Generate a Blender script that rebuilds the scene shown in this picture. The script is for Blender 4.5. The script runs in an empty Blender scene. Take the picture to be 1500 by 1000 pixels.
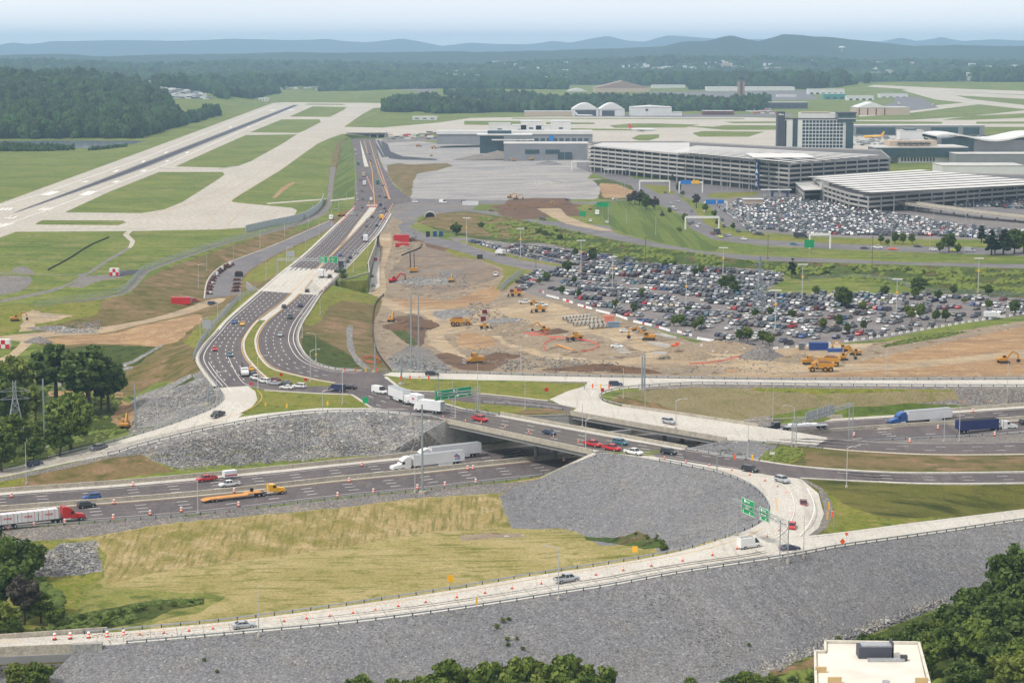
import bpy,bmesh,math,random
import numpy as np
from math import sin,cos,pi,radians
from mathutils import Vector,Matrix,noise as mn
from mathutils.geometry import delaunay_2d_cdt
from mathutils.bvhtree import BVHTree
S =bpy.context.scene
COL =S.collection
random.seed(7)
rnd =random.random
# ---------------------------------------------------------------- camera
H,FP,YH =110.0,3000.0,72.0
PT =math.atan((500 - YH) /FP)
cam_d =bpy.data.cameras.new('camera')
cam =bpy.data.objects.new('camera',cam_d);COL.objects.link(cam)
cam.location =(0,0,H);cam.rotation_euler =(pi /2 - PT,0,0)
cam_d.sensor_width =36;cam_d.lens =36 *FP /1500
cam_d.clip_start =1;cam_d.clip_end =60000
S.camera =cam
S.render.resolution_x,S.render.resolution_y =1024,682
# ---------------------------------------------------------------- sky and sun
SUN_EL,SUN_AZ =54,-122      # azimuth measured from +Y (view direction) clockwise: sun high behind the left shoulder
w =bpy.data.worlds.new('World');S.world =w;w.use_nodes =True
nt =w.node_tree;N =nt.nodes;L =nt.links
bg =N['Background'];bg.inputs['Strength'].default_value =0.125
sky =N.new('ShaderNodeTexSky');sky.sky_type ='NISHITA';sky.sun_disc =False
sky.sun_elevation =radians(SUN_EL);sky.sun_rotation =radians(SUN_AZ)
sky.air_density =1.0;sky.dust_density =3.0;sky.ozone_density =1.0;sky.altitude =200
# thin high overcast: clouds take the blue out of the clear sky
tc =N.new('ShaderNodeTexCoord');mp =N.new('ShaderNodeMapping');mp.inputs['Scale'].default_value =(2.2,2.2,16)
nz =N.new('ShaderNodeTexNoise');nz.inputs['Scale'].default_value =1.3;nz.inputs['Detail'].default_value =5
cr =N.new('ShaderNodeValToRGB');cr.color_ramp.elements[0].position =.3;cr.color_ramp.elements[1].position =.75
cr.color_ramp.elements[0].color =(6.3,6.2,6.25,1);cr.color_ramp.elements[1].color =(7.0,6.8,6.7,1)
mx =N.new('ShaderNodeMixRGB');mx.inputs[0].default_value =.92
L.new(tc.outputs['Generated'],mp.inputs[0]);L.new(mp.outputs[0],nz.inputs['Vector'])
L.new(nz.outputs[0],cr.inputs[0]);L.new(sky.outputs[0],mx.inputs[1]);L.new(cr.outputs[0],mx.inputs[2])
sx =N.new('ShaderNodeSeparateXYZ');L.new(tc.outputs['Generated'],sx.inputs[0])
hr =N.new('ShaderNodeMapRange');hr.inputs[1].default_value =0;hr.inputs[2].default_value =.05;hr.inputs[3].default_value =1.6;hr.inputs[4].default_value =.98;L.new(sx.outputs[2],hr.inputs[0])
vm =N.new('ShaderNodeVectorMath');vm.operation ='SCALE';L.new(mx.outputs[0],vm.inputs[0]);L.new(hr.outputs[0],vm.inputs['Scale'])
L.new(vm.outputs[0],bg.inputs['Color'])
sd =bpy.data.lights.new('sun','SUN');sd.energy =2.6;sd.angle =radians(8);sd.color =(1,.95,.88)
so =bpy.data.objects.new('sun',sd);COL.objects.link(so)
a_,e_ =radians(SUN_AZ),radians(SUN_EL)
so.rotation_euler =Vector((sin(a_) *cos(e_),cos(a_) *cos(e_),sin(e_))).to_track_quat('Z','Y').to_euler()
vs_ =S.view_settings;S.display_settings.display_device ='sRGB'
vs_.view_transform ='Standard';vs_.look ='None';vs_.gamma =1;vs_.exposure =0.24;vs_.use_curve_mapping =False
S.cycles.max_bounces =5;S.cycles.diffuse_bounces =2;S.cycles.glossy_bounces =2;S.cycles.volume_bounces =1
S.cycles.use_denoising =True;S.cycles.sample_clamp_direct =3;S.cycles.sample_clamp_indirect =2
# ---------------------------------------------------------------- projection helpers (pixels of the photograph <-> metres)
def rayd(px,py):
 u,v =px - 750,py - 500
 return Vector((u,FP *cos(PT) - v *sin(PT),-FP *sin(PT) - v *cos(PT)))
def at(px,py,z=0.0):
 r =rayd(px,py);t =(z - H) /r.z
 return Vector((r.x *t,r.y *t,z))
def proj(x,y,z):
 dz =z - H;f =y *cos(PT) - dz *sin(PT);up =y *sin(PT) +dz *cos(PT)
 return 750 +FP *x /f,500 - FP *up /f
# ---------------------------------------------------------------- object helpers
def tag(o,label=None,cat=None,group=None,kind=None):
 if label:o['label'] =label
 if cat:o['category'] =cat
 if group:o['group'] =group
 if kind:o['kind'] =kind
 return o
def mesh_obj(name,verts,faces,mats,parent=None,midx=None,smooth=False):
 me =bpy.data.meshes.new(name);me.from_pydata([tuple(v) for v in verts],[],faces)
 for m in (mats if isinstance(mats,(list,tuple)) else [mats]):me.materials.append(m)
 if midx:me.polygons.foreach_set('material_index',midx)
 if smooth:me.polygons.foreach_set('use_smooth',[True] *len(faces))
 me.update()
 o =bpy.data.objects.new(name,me);COL.objects.link(o)
 if parent:o.parent =parent
 return o
def thing(name,label,cat,loc=(0,0,0),rz=0,group=None,kind=None):
 o =bpy.data.objects.new(name,None);COL.objects.link(o);o.empty_display_size =.5
 o.location =loc;o.rotation_euler =(0,0,rz)
 return tag(o,label,cat,group,kind)
def copy_tree(o,loc=None,rz=None,label=None,group=None,sc=None):
 c =o.copy();COL.objects.link(c)
 if loc is not None:c.location =loc
 if rz is not None:c.rotation_euler =(0,0,rz)
 if sc is not None:c.scale =(sc,sc,sc) if not isinstance(sc,(tuple,list)) else sc
 if label:c['label'] =label
 if group:c['group'] =group
 for ch in KIDS(o):
  d =ch.copy();COL.objects.link(d);d.parent =c
  for g in KIDS(ch):
   e =g.copy();COL.objects.link(e);e.parent =d
 return c
_kc ={}
def KIDS(o):
 k =o.name
 if k not in _kc:_kc[k] =list(o.children)
 return _kc[k]
PEND =[]
def putlab(o,base,px,cat=None,group=None):
 PEND.append((o,base,px));return tag(o,base,cat,group)
ORD =['first','second','third','fourth','fifth','sixth','seventh','eighth','ninth','tenth'] +[f'{k}th' for k in range(11,60)]
def finish_labels():
 G ={}
 for o,b,px in PEND:G.setdefault(b,[]).append((px,o))
 for b,L_ in G.items():
  L_.sort(key=lambda q:q[0])
  for i,(px,o) in enumerate(L_):o['label'] =b if len(L_) == 1 else f'{b}, {ORD[min(i, 58)]} from left' if i < len(L_) - 1 else f'{b}, rightmost'
class MB:
 """collects shapes, links them as ONE mesh object"""
 def __init__(s):s.v =[];s.f =[];s.m =[];s.mat =0
 def add(s,vs,fs,m=None):
  n =len(s.v);s.v += [Vector(v) for v in vs];s.f += [tuple(i +n for i in f) for f in fs]
  s.m += [s.mat if m is None else m] *len(fs);return s
 def box(s,x0,x1,y0,y1,z0,z1,m=None,taper=0,tx=None):
  tx =taper if tx is None else tx
  return s.add([(x0,y0,z0),(x1,y0,z0),(x1,y1,z0),(x0,y1,z0),(x0 +tx,y0 +taper,z1),(x1 - tx,y0 +taper,z1),(x1 - tx,y1 - taper,z1),(x0 +tx,y1 - taper,z1)],
     [(0,3,2,1),(4,5,6,7),(0,1,5,4),(1,2,6,5),(2,3,7,6),(3,0,4,7)],m)
 def prism(s,prof,y0,y1,m=None,ins=0):
  """profile in x,z extruded along y; ins shrinks nothing"""
  n =len(prof)
  vs =[(x,y0,z) for x,z in prof] +[(x,y1,z) for x,z in prof]
  fs =[tuple(range(n)),tuple(reversed(range(n,2 *n)))] +[(i,i +n,(i +1) % n +n,(i +1) % n) for i in range(n)]
  return s.add(vs,fs,m)
 def slab(s,pts,z0,z1,m=None):
  """plan polygon extruded in z"""
  n =len(pts)
  vs =[(p[0],p[1],z0) for p in pts] +[(p[0],p[1],z1) for p in pts]
  return s.add(vs,[tuple(reversed(range(n))),tuple(range(n,2 *n))] +[(i,(i +1) % n,(i +1) % n +n,i +n) for i in range(n)],m)
 def tube(s,a,b,r0,r1=None,n=8,m=None,cap=True):
  a,b =Vector(a),Vector(b);r1 =r0 if r1 is None else r1
  d =(b - a).normalized();u =d.orthogonal().normalized();w_ =d.cross(u)
  vs =[a +(u *cos(2 *pi *i /n) +w_ *sin(2 *pi *i /n)) *r0 for i in range(n)] +[b +(u *cos(2 *pi *i /n) +w_ *sin(2 *pi *i /n)) *r1 for i in range(n)]
  fs =[(i,(i +1) % n,(i +1) % n +n,i +n) for i in range(n)]
  if cap:fs += [tuple(reversed(range(n))),tuple(range(n,2 *n))]
  return s.add(vs,fs,m)
 def bar(s,a,b,w_,h,m=None):
  """box beam from a to b, width w_ (horizontal), height h"""
  a,b =Vector(a),Vector(b);d =(b - a).normalized()
  u =Vector((-d.y,d.x,0));u =u.normalized() if u.length > 1e-4 else Vector((1,0,0));n =u.cross(d).normalized()
  c =[u *w_ /2 +n *h /2,-u *w_ /2 +n *h /2,-u *w_ /2 - n *h /2,u *w_ /2 - n *h /2]
  return s.add([a +k for k in c] +[b +k for k in c],[(0,1,2,3),(7,6,5,4),(0,4,5,1),(1,5,6,2),(2,6,7,3),(3,7,4,0)],m)
 def xf(s,M):s.v =[M @ v for v in s.v];return s
 def join(s,o,M=None):
  n =len(s.v);s.v += [(M @ v if M else v.copy()) for v in o.v];s.f += [tuple(i +n for i in f) for f in o.f];s.m += o.m;return s
 def build(s,name,mats,parent=None,smooth=False):
  return mesh_obj(name,s.v,s.f,mats,parent,s.m if isinstance(mats,(list,tuple)) else None,smooth)
# ---------------------------------------------------------------- materials
def new_mat(name):
 m =bpy.data.materials.new(name);m.use_nodes =True
 return m,m.node_tree.nodes,m.node_tree.links,m.node_tree.nodes['Principled BSDF']
MATS ={}
def paint(name,col,rough=.5,metal=0,var=.12,scale=.6,coat=0):
 """plain surface with slight soiling"""
 if name in MATS:return MATS[name]
 m,n,l,b =new_mat(name)
 b.inputs['Roughness'].default_value =rough;b.inputs['Metallic'].default_value =metal
 if coat:b.inputs['Coat Weight'].default_value =coat;b.inputs['Coat Roughness'].default_value =.25
 tc =n.new('ShaderNodeTexCoord');t =n.new('ShaderNodeTexNoise');t.inputs['Scale'].default_value =scale;t.inputs['Detail'].default_value =4
 r =n.new('ShaderNodeValToRGB');r.color_ramp.elements[0].position =.35;r.color_ramp.elements[1].position =.65
 r.color_ramp.elements[0].color =tuple(c *(1 - var) for c in col) +(1,);r.color_ramp.elements[1].color =tuple(min(1,c *(1 +var)) for c in col) +(1,)
 l.new(tc.outputs['Object'],t.inputs['Vector']);l.new(t.outputs[0],r.inputs[0]);l.new(r.outputs[0],b.inputs['Base Color'])
 MATS[name] =m;return m
def ground(name,a,b_,c=None,big=40,mid=6,small=.7,cmix=(.5,.62),bump=.15,bscale=None,rough=.95,speck=None,streak=None,rock=None,patch=None,rc=.26):
 """ground seen from the air: a<->b by broad noise, c by mid noise, fine grain on top.
 speck=(colour, cell m, share); rock=cell size m of broken stone; streak=(colour, scale vec, lo, hi); patch=(colour, size, lo, hi)"""
 m,n,l,bs =new_mat(name);bs.inputs['Roughness'].default_value =rough
 bs.inputs['Specular IOR Level'].default_value =.2
 g =n.new('ShaderNodeNewGeometry')
 def noi(size,det=4,vec=None,ro=.55):
  t =n.new('ShaderNodeTexNoise');t.inputs['Scale'].default_value =1 /size;t.inputs['Detail'].default_value =det;t.inputs['Roughness'].default_value =ro
  l.new(vec or g.outputs['Position'],t.inputs['Vector']);return t.outputs[0]
 def ramp(f,lo,hi):
  r =n.new('ShaderNodeMapRange');r.inputs[1].default_value =lo;r.inputs[2].default_value =hi;r.clamp =True
  l.new(f,r.inputs[0]);return r.outputs[0]
 def mix(f,A,B,mode='MIX'):
  x =n.new('ShaderNodeMixRGB');x.blend_type =mode
  for s_,v_ in ((0,f),(1,A),(2,B)):
   if hasattr(v_,'links') or hasattr(v_,'is_linked'):l.new(v_,x.inputs[s_])
   elif isinstance(v_,tuple):x.inputs[s_].default_value =v_ +(1,)
   else:x.inputs[s_].default_value =v_
  return x.outputs[0]
 col =mix(ramp(noi(big),.38,.62),a,b_)
 if c:col =mix(ramp(noi(mid,5,ro=.65),*cmix),col,c)
 if patch:col =mix(ramp(noi(patch[1],6,ro=.6),patch[2],patch[3]),col,patch[0])
 if streak:
  mp =n.new('ShaderNodeMapping');mp.inputs['Scale'].default_value =streak[1];l.new(g.outputs['Position'],mp.inputs[0])
  if len(streak) > 4:mp.inputs['Rotation'].default_value =(0,0,radians(streak[4]))
  col =mix(ramp(noi(1,4,mp.outputs[0]),streak[2],streak[3]),col,streak[0])
 fine =noi(small,3,ro=.7)
 col =mix(1.0,col,mix(ramp(fine,.25,.75),(.62,.62,.62),(1.38,1.38,1.38)),'MULTIPLY')
 hgt =fine
 if rock:
  v =n.new('ShaderNodeTexVoronoi');v.inputs['Scale'].default_value =1 /rock;v.inputs['Randomness'].default_value =1
  nv =n.new('ShaderNodeMixRGB');nv.inputs[0].default_value =.35
  l.new(g.outputs['Position'],v.inputs['Vector'])
  hs =n.new('ShaderNodeSeparateColor');l.new(v.outputs['Color'],hs.inputs[0])
  p =n.new('ShaderNodeMath');p.operation ='POWER';p.inputs[1].default_value =2.2;l.new(hs.outputs[0],p.inputs[0])
  col =mix(1.0,col,mix(p.outputs[0],(1 - rc,1 - rc,1 - rc),(1 +2.4 *rc,1 +2.4 *rc,1 +2.3 *rc)),'MULTIPLY')
  v2 =n.new('ShaderNodeTexVoronoi');v2.inputs['Scale'].default_value =1 /(rock *2.7);l.new(g.outputs['Position'],v2.inputs['Vector'])
  hs2 =n.new('ShaderNodeSeparateColor');l.new(v2.outputs['Color'],hs2.inputs[0])
  col =mix(1.0,col,mix(hs2.outputs[1],(.88,.88,.89),(1.12,1.12,1.11)),'MULTIPLY')
  inv =n.new('ShaderNodeMath');inv.operation ='MULTIPLY_ADD';inv.inputs[1].default_value =-1.3;inv.inputs[2].default_value =1;l.new(v.outputs['Distance'],inv.inputs[0])
  hgt =inv.outputs[0]
 if speck:
  v =n.new('ShaderNodeTexVoronoi');v.inputs['Scale'].default_value =1 /speck[1];l.new(g.outputs['Position'],v.inputs['Vector'])
  hs =n.new('ShaderNodeSeparateColor');l.new(v.outputs['Color'],hs.inputs[0])
  col =mix(ramp(hs.outputs[2],1 - speck[2],1 - speck[2] +.02),col,speck[0])
 l.new(col,bs.inputs['Base Color'])
 if bump:
  bu =n.new('ShaderNodeBump');bu.inputs['Strength'].default_value =min(1,bump);bu.inputs['Distance'].default_value =bscale or max(.1,bump)
  l.new(hgt,bu.inputs['Height']);l.new(bu.outputs[0],bs.inputs['Normal'])
 MATS[name] =m;return m
def hx(r,g,b,k=1.0):
 f =lambda c:((c /255 +.055) /1.055) ** 2.4 if c > 10 else c /255 /12.92
 return (f(r) *k,f(g) *k,f(b) *k)
K =.78
G_air =ground('mown_grass',hx(108,126,48,K *.9),hx(130,140,60,K *.9),hx(148,142,84,K *.9),big=70,mid=24,small=2.5,cmix=(.5,.68),bump=.2,streak=(hx(92,112,44,K *0.8),(.02,.12,.1),.5,.7,-15),patch=(hx(88,106,42,K *0.8),9,.56,.7))
G_verge =ground('verge_grass',hx(116,126,40,K *.92),hx(134,136,52,K *.92),hx(150,138,74,K *.92),big=14,mid=4,small=.8,bump=.25,patch=(hx(84,100,32,K *0.8),3,.55,.68))
G_brown =ground('dry_brown_grass',hx(124,110,66,K *0.9),hx(142,118,84,K *0.9),hx(98,96,44,K *0.9),big=22,mid=8,small=1,cmix=(.48,.6),bump=.25,patch=(hx(158,128,98,K *0.9),11,.55,.66))
G_straw =ground('straw_mat',hx(172,152,104,K),hx(158,142,88,K),hx(184,164,120,K),big=26,mid=5,small=.6,bump=.2,streak=(hx(118,114,58,K),(1.1,.12,.3),.46,.7,8),patch=(hx(128,124,58,K),9,.5,.66))
G_strawflat =ground('straw_field',hx(184,168,116,K *.92),hx(166,154,94,K *.92),hx(140,136,70,K *.92),big=18,mid=5,small=.7,cmix=(.52,.66),bump=.15,streak=(hx(120,122,56,K *0.9),(.07,.5,.3),.54,.7,-28))
G_mix =ground('thin_straw_grass',hx(140,142,70,K *.92),hx(156,148,90,K *.92),hx(112,122,48,K *.9),big=14,mid=5,small=.7,cmix=(.48,.62),bump=.2,patch=(hx(92,106,38,K *.9),7,.54,.66))
G_mat =ground('erosion_mat',hx(150,138,102,K *0.9),hx(138,128,92,K *0.9),hx(118,120,62,K *0.9),big=14,mid=5,small=.7,cmix=(.55,.7),bump=.15,patch=(hx(112,118,56,K *0.9),12,.56,.68))
G_scrub =ground('scrub',hx(74,96,38,K *0.8),hx(98,116,50,K *0.8),hx(132,104,76,K *0.8),big=16,mid=7,small=1.2,cmix=(.5,.62),bump=.6,patch=(hx(50,72,26,K *0.8),3.5,.52,.62))
G_dark =ground('rough_green',hx(78,96,32,K *0.8),hx(92,100,40,K *0.8),hx(52,68,24,K *0.8),big=10,mid=3,small=.6,bump=.5)
G_slope =ground('mown_slope',hx(96,100,40,K *.9),hx(118,114,54,K *.9),hx(138,126,82,K *0.8),big=24,mid=2.5,small=.5,cmix=(.6,.72),bump=.25,streak=(hx(62,72,24,K *0.8),(.05,.25,.3),.48,.66,10))
G_lawn =ground('striped_lawn',hx(116,132,58,K *0.8),hx(122,138,62,K *0.8),hx(108,124,54,K *0.8),big=60,mid=5,small=.8,bump=.1,streak=(hx(96,116,48,K *0.8),(.24,.004,.1),.49,.53,0))
ROCK =ground('rockfill',hx(136,135,136,K),hx(125,125,128,K),hx(132,130,129,K),big=26,mid=7,small=.5,rock=.32,rc=.13,bump=.4,bscale=.15,speck=(hx(196,194,190,K),.38,.014))
RIP =ground('riprap',hx(152,150,147,K),hx(136,135,136,K),hx(160,154,144,K),big=18,mid=5,small=.5,rock=.52,bump=.9,bscale=.4,speck=(hx(205,200,190,K),1.0,.04))
GRAV =ground('gravel',hx(138,132,126,K),hx(124,120,118,K),hx(158,138,116,K),big=12,mid=3,small=.35,cmix=(.56,.7),bump=.3,rock=.35)
PAD =ground('gravel_pad',hx(168,164,160,K),hx(150,148,148,K),hx(136,136,138,K),big=45,mid=14,small=1.5,cmix=(.52,.7),bump=.1,streak=(hx(182,176,168,K),(.012,.09,.1),.5,.64,0))
DIRT_T =ground('pale_dirt',hx(186,164,132,K),hx(172,150,120,K),hx(150,138,122,K),big=25,mid=8,small=1,cmix=(.5,.66),bump=.2,streak=(hx(200,182,154,K),(.03,.2,.1),.54,.66,20))
DIRT_G =ground('grey_dirt',hx(162,145,122,K),hx(144,130,112,K),hx(176,154,120,K),big=22,mid=6,small=.8,cmix=(.5,.62),bump=.4,patch=(hx(108,92,78,K),6,.54,.64),speck=(hx(190,186,178,K),1.2,.03))
DIRT_O =ground('ochre_dirt',hx(176,142,102,K),hx(160,130,98,K),hx(186,158,120,K),big=22,mid=7,small=.9,bump=.25,streak=(hx(148,118,90,K),(.03,.16,.1),.5,.66,12))
DIRT_B =ground('brown_dirt',hx(122,94,72,K),hx(104,84,70,K),hx(146,114,84,K),big=14,mid=4,small=.8,bump=.5,patch=(hx(82,66,56,K),4,.52,.62))
DIRT_R =ground('graded_shale',hx(136,121,106,K),hx(122,108,96,K),hx(156,132,102,K),big=30,mid=7,small=.9,bump=.3,streak=(hx(146,136,126,K),(.03,.25,.1),.5,.66,30))
ASPH =ground('asphalt',hx(116,107,106,K *.96),hx(106,98,98,K *.96),hx(124,115,112,K *.96),big=30,mid=9,small=.6,bump=0,rough=.9,streak=(hx(104,98,101,K *0.86),(.4,.02,.1),.5,.7,32))
ASPH_O =ground('old_asphalt',hx(142,138,140,K *0.8),hx(130,126,129,K *0.8),hx(150,146,144,K *0.8),big=40,mid=9,small=.8,bump=0,rough=.9,streak=(hx(124,121,124,K *0.8),(.02,.2,.1),.54,.68,0))
ASPH_N =ground('fresh_asphalt',hx(72,72,78,K),hx(80,80,86,K),big=20,small=.7,bump=0,rough=.85)
LOTM =ground('parking_asphalt',hx(150,143,141,K *0.8),hx(138,131,130,K *0.8),hx(160,152,146,K *0.8),big=35,mid=8,small=.7,bump=0,rough=.92,patch=(hx(122,117,118,K *0.8),7,.6,.7))
CONC =ground('concrete',hx(216,211,200,K),hx(206,200,188,K),hx(194,188,178,K),big=16,mid=3,small=.5,cmix=(.56,.76),bump=0,rough=.85,streak=(hx(196,190,180,K),(.6,.03,.1),.55,.68,60))
RUNWAY =ground('runway_concrete',hx(206,198,184,K *0.93),hx(198,190,177,K *0.93),hx(188,182,170,K *0.93),big=90,mid=22,small=3,cmix=(.52,.72),bump=0,rough=.88)
DECK =ground('bridge_deck',hx(122,115,108,K *0.86),hx(116,110,104,K *0.86),hx(132,124,116,K *0.86),big=20,mid=5,small=.5,bump=0,rough=.9)
WALLC =ground('wall_concrete',hx(178,177,172,K),hx(168,167,163,K),hx(156,154,150,K),big=8,mid=2,small=.4,bump=.05,rough=.85)
BARR =ground('barrier_concrete',hx(196,188,172,K),hx(188,180,164,K),hx(176,168,154,K),big=9,mid=2,small=.4,bump=0,rough=.85)
RUBBER =ground('tyre_rubber',hx(84,84,92,K),hx(76,76,86,K),hx(104,102,106,K),big=30,mid=8,small=1.2,bump=0,streak=(hx(80,79,86,K),(.5,.008,.1),.46,.6,-8))
RUBBER2 =ground('tyre_rubber_edge',hx(160,154,148,K),hx(150,145,140,K),hx(178,170,160,K),big=30,mid=6,small=1.2,bump=0)
WHITE =paint('road_white',hx(235,233,226,.85),.8,var=.06)
YELL =paint('road_yellow',hx(226,176,84,.85),.8,var=.08)
FAINT =paint('taxi_yellow',hx(214,182,140,.8),.8,var=.05)
# ================================================================ terrain surface from breaklines (pixel x, pixel y, height in m)
def W3(pts):return [at(*p) for p in pts]
def smooth(P,k=5):
 """Catmull-Rom through world points"""
 if len(P) < 3:return list(P)
 out =[]
 for i in range(len(P) - 1):
  p0 =P[max(0,i - 1)];p1 =P[i];p2 =P[i +1];p3 =P[min(len(P) - 1,i +2)]
  for j in range(k):
   t =j /k
   out.append(.5 *((2 *p1) +(p2 - p0) *t +(2 *p0 - 5 *p1 +4 *p2 - p3) *t *t +(3 *p1 - p0 - 3 *p2 +p3) *t ** 3))
 out.append(P[-1]);return out
def offset(P,d,dz=None,z=None):
 out =[]
 for i,p in enumerate(P):
  t =(P[min(i +1,len(P) - 1)] - P[max(i - 1,0)]);t.z =0;t.normalize()
  q =p +Vector((-t.y,t.x,0)) *d
  q.z =z if z is not None else p.z +(dz or 0)
  out.append(q)
 return out
def resample(P,n):
 P =[Vector(p) for p in P];s =[0]
 for i in range(1,len(P)):s.append(s[-1] +(P[i] - P[i - 1]).length)
 out =[];j =0
 for k in range(n):
  t =s[-1] *k /(n - 1)
  while j < len(P) - 2 and s[j +1] < t:j += 1
  out.append(P[j].lerp(P[j +1],(t - s[j]) /max(1e-6,s[j +1] - s[j])))
 return out
def plen(P):return sum((P[i +1] - P[i]).length for i in range(len(P) - 1))

e_FN =smooth(W3([(-140,787,-8),(0,773,-8),(145,762,-8),(290,751,-8),(400,738.5,-8),(500,727,-8),(620,716,-8),(700,706.5,-8),(794,697,-8),(1000,675.5,-8),(1150,660,-8),(1290,645.5,-7.1),(1430,638.5,-5.6),(1500,633.5,-4.8),(1640,622,-4)]),3)
e_FF =smooth(W3([(-140,739,-8),(0,725,-8),(197,711,-8),(400,692.5,-8),(480,684,-8),(600,672,-8),(773,654,-8),(950,637,-8),(1100,624,-8),(1207,617,-7.6),(1313,610.5,-6.9),(1500,597.5,-4.8),(1640,588,-4)]),3)
R2LO =smooth(W3([(-140,726,-7.5),(0,699,-6.5),(107,676,-5),(168,664,-4),(200,654,-3.5),(280,634,-2),(360,617.5,-1),(440,606,-.3),(533,602.5,0),(600,607,0),(629,610,0),(651,616,0)]))
R2UP =smooth(W3([(-140,712,-7.5),(0,688,-6.5),(107,662,-5),(160,648.5,-4),(240,625,-2.5),(288,608,-1.2),(315,596,-.5),(327,583,0),(318,566,0),(301,545,0),(291,525,0),(300,507,0),(317,488,0),(333,469,0),(360,445,0),(381,427,0),(413,400,0),(449,371,0),(487,335,0),(513,307,0),(520,293,-.3),(520,270,-1),(523,261,-1.5),(520,235,-4),(515,203,-6)]))
MRR =smooth(W3([(550,203,-6),(556,235,-4),(567,253,-2),(577,272,-1),(604,293,0),(577,301,0),(570,316,0),(556,339,0),(540,357,0),(497,402,0),(471,427,0),(453,454,0),(440,474,0),(434,494,0),(440,512,0),(451,525,0),(469,535,0),(493,541,0),(530,543,0),(573,545,0)]),4)
TUP =smooth(W3([(573,545,0),(701,547.5,0),(780,550,0),(977,554,0),(1180,556.5,0),(1500,556,0),(1640,555,0)]),2)
TLO =smooth(W3([(951,566,0),(1020,562,0),(1180,564,0),(1343,565.5,0),(1500,566,0),(1640,565,0)]),2)
LOOPIN =smooth(W3([(868,662,0),(905,664.5,0),(967,674.5,0),(1047,690,0),(1087,704,0),(1113,720,-.2),(1127,739,-.4),(1124,755,-.7),(1108,769,-1),(1073,784,-1.4),(1000,806,-2),(900,825,-2.6),(794,841,-3.2),(660,864,-4),(500,888,-5),(340,909,-6),(157,926,-7),(0,936,-7.5),(-140,943,-8)]))
OUT =smooth(W3([(1640,745,-8),(1500,762,-7),(1400,776.5,-5.5),(1320,788,-4),(1234,800,-2.5),(1147,816,-1.2),(1000,838.5,-2),(900,857,-2.6),(817,870,-3.2),(660,894,-4),(500,914,-5),(340,929,-6),(150,945,-7),(0,952,-7.5),(-140,960,-8)]))
RUP =smooth(W3([(1184,784,-1.3),(1240,778,-2.8),(1334,765.5,-4.5),(1420,755,-6),(1500,745,-7),(1640,728,-8)]))
LRU =smooth(W3([(1004,656.5,0),(1111,674.5,0),(1180,684,0),(1287,691,-1),(1367,692.5,-1.5),(1500,691,-2.5),(1640,688,-3.5)]))
LRL =smooth(W3([(1172,700,0),(1260,704.5,-1),(1367,708.5,-1.5),(1500,707.5,-2.5),(1640,705,-3.5)]))
URU =smooth(W3([(1065,644,0),(1120,640.5,-1.5),(1209,641.5,-3),(1287,646.5,-3.4),(1340,648.5,-3.7),(1430,648,-4.2),(1500,646,-4.5),(1640,641,-4.5)]))
URL =smooth(W3([(1097,645,-.5),(1140,650,-1.5),(1207,656.5,-3),(1260,661,-3.3),(1367,666,-3.8),(1500,665.5,-4.5),(1640,662,-4.5)]))
SRL =smooth(W3([(300,437,-6),(304,413,-6),(316,397,-5.5),(337,384,-4.5),(407,357,-2.5),(484,323,0)]))
SRR =smooth(W3([(353,432,-6),(353,413,-6),(364,397,-5.5),(407,371,-3),(460,347,-1),(492,329,0)]))
WTOP =W3([(652,617,0),(735,607.3,0),(836,605,0),(911,596,0)])
WBOT =offset(WTOP,-.35,z=-8)
NWT =W3([(551,350,0),(548,362,0),(537.5,388,0),(540.5,398,0),(538,410.5,0),(498,411.5,0)])
NWB =offset(NWT,.35,z=-6)
CREST_E =W3([(868,662.5,0),(1004,656.5,0),(1065,644,0)])
FENCE =smooth(W3([(-60,521,-2),(0,517,-2),(60,443 +8,-2),(150,437,-2),(190,427,-1.5),(215,402,-1),(235,391,-1),(330,358,0),(375,346,0),(430,332,0),(452,322,0),(467,305,0)][2:]))
UPL =smooth(W3([(560,303,1),(620,303,2),(680,309,3),(744,318,3.5),(808,331,4),(872,345,4),(936,358,4),(1000,367,4),(1092,380.5,4),(1220,384.5,4),(1500,393,4),(1640,397,4)]),3)
LOTTOP =W3([(640,333,0),(690,350,0),(850,372,0),(930,386,0),(1010,388,0),(1150,402,0),(1200,416,0),(1400,432,0),(1500,438,0),(1640,444,0)])
_wa,_wb =at(652,617,0),at(572,661.5,-7.7)
def carve(P):return [p if proj(*p)[0] > 103 else Vector((p.x,p.y,-13)) for p in P]
BL =[[_wa,_wb],[Vector((_wa.x +.1,_wa.y - .5,-8)),Vector((_wb.x +.1,_wb.y - .5,-8))],e_FN,e_FF,R2LO,R2UP,MRR,TUP,TLO,carve(LOOPIN),carve(OUT),RUP,LRU,LRL,URU,URL,SRL,SRR,WTOP,WBOT,NWT,NWB,CREST_E,FENCE,UPL,LOTTOP]
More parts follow.
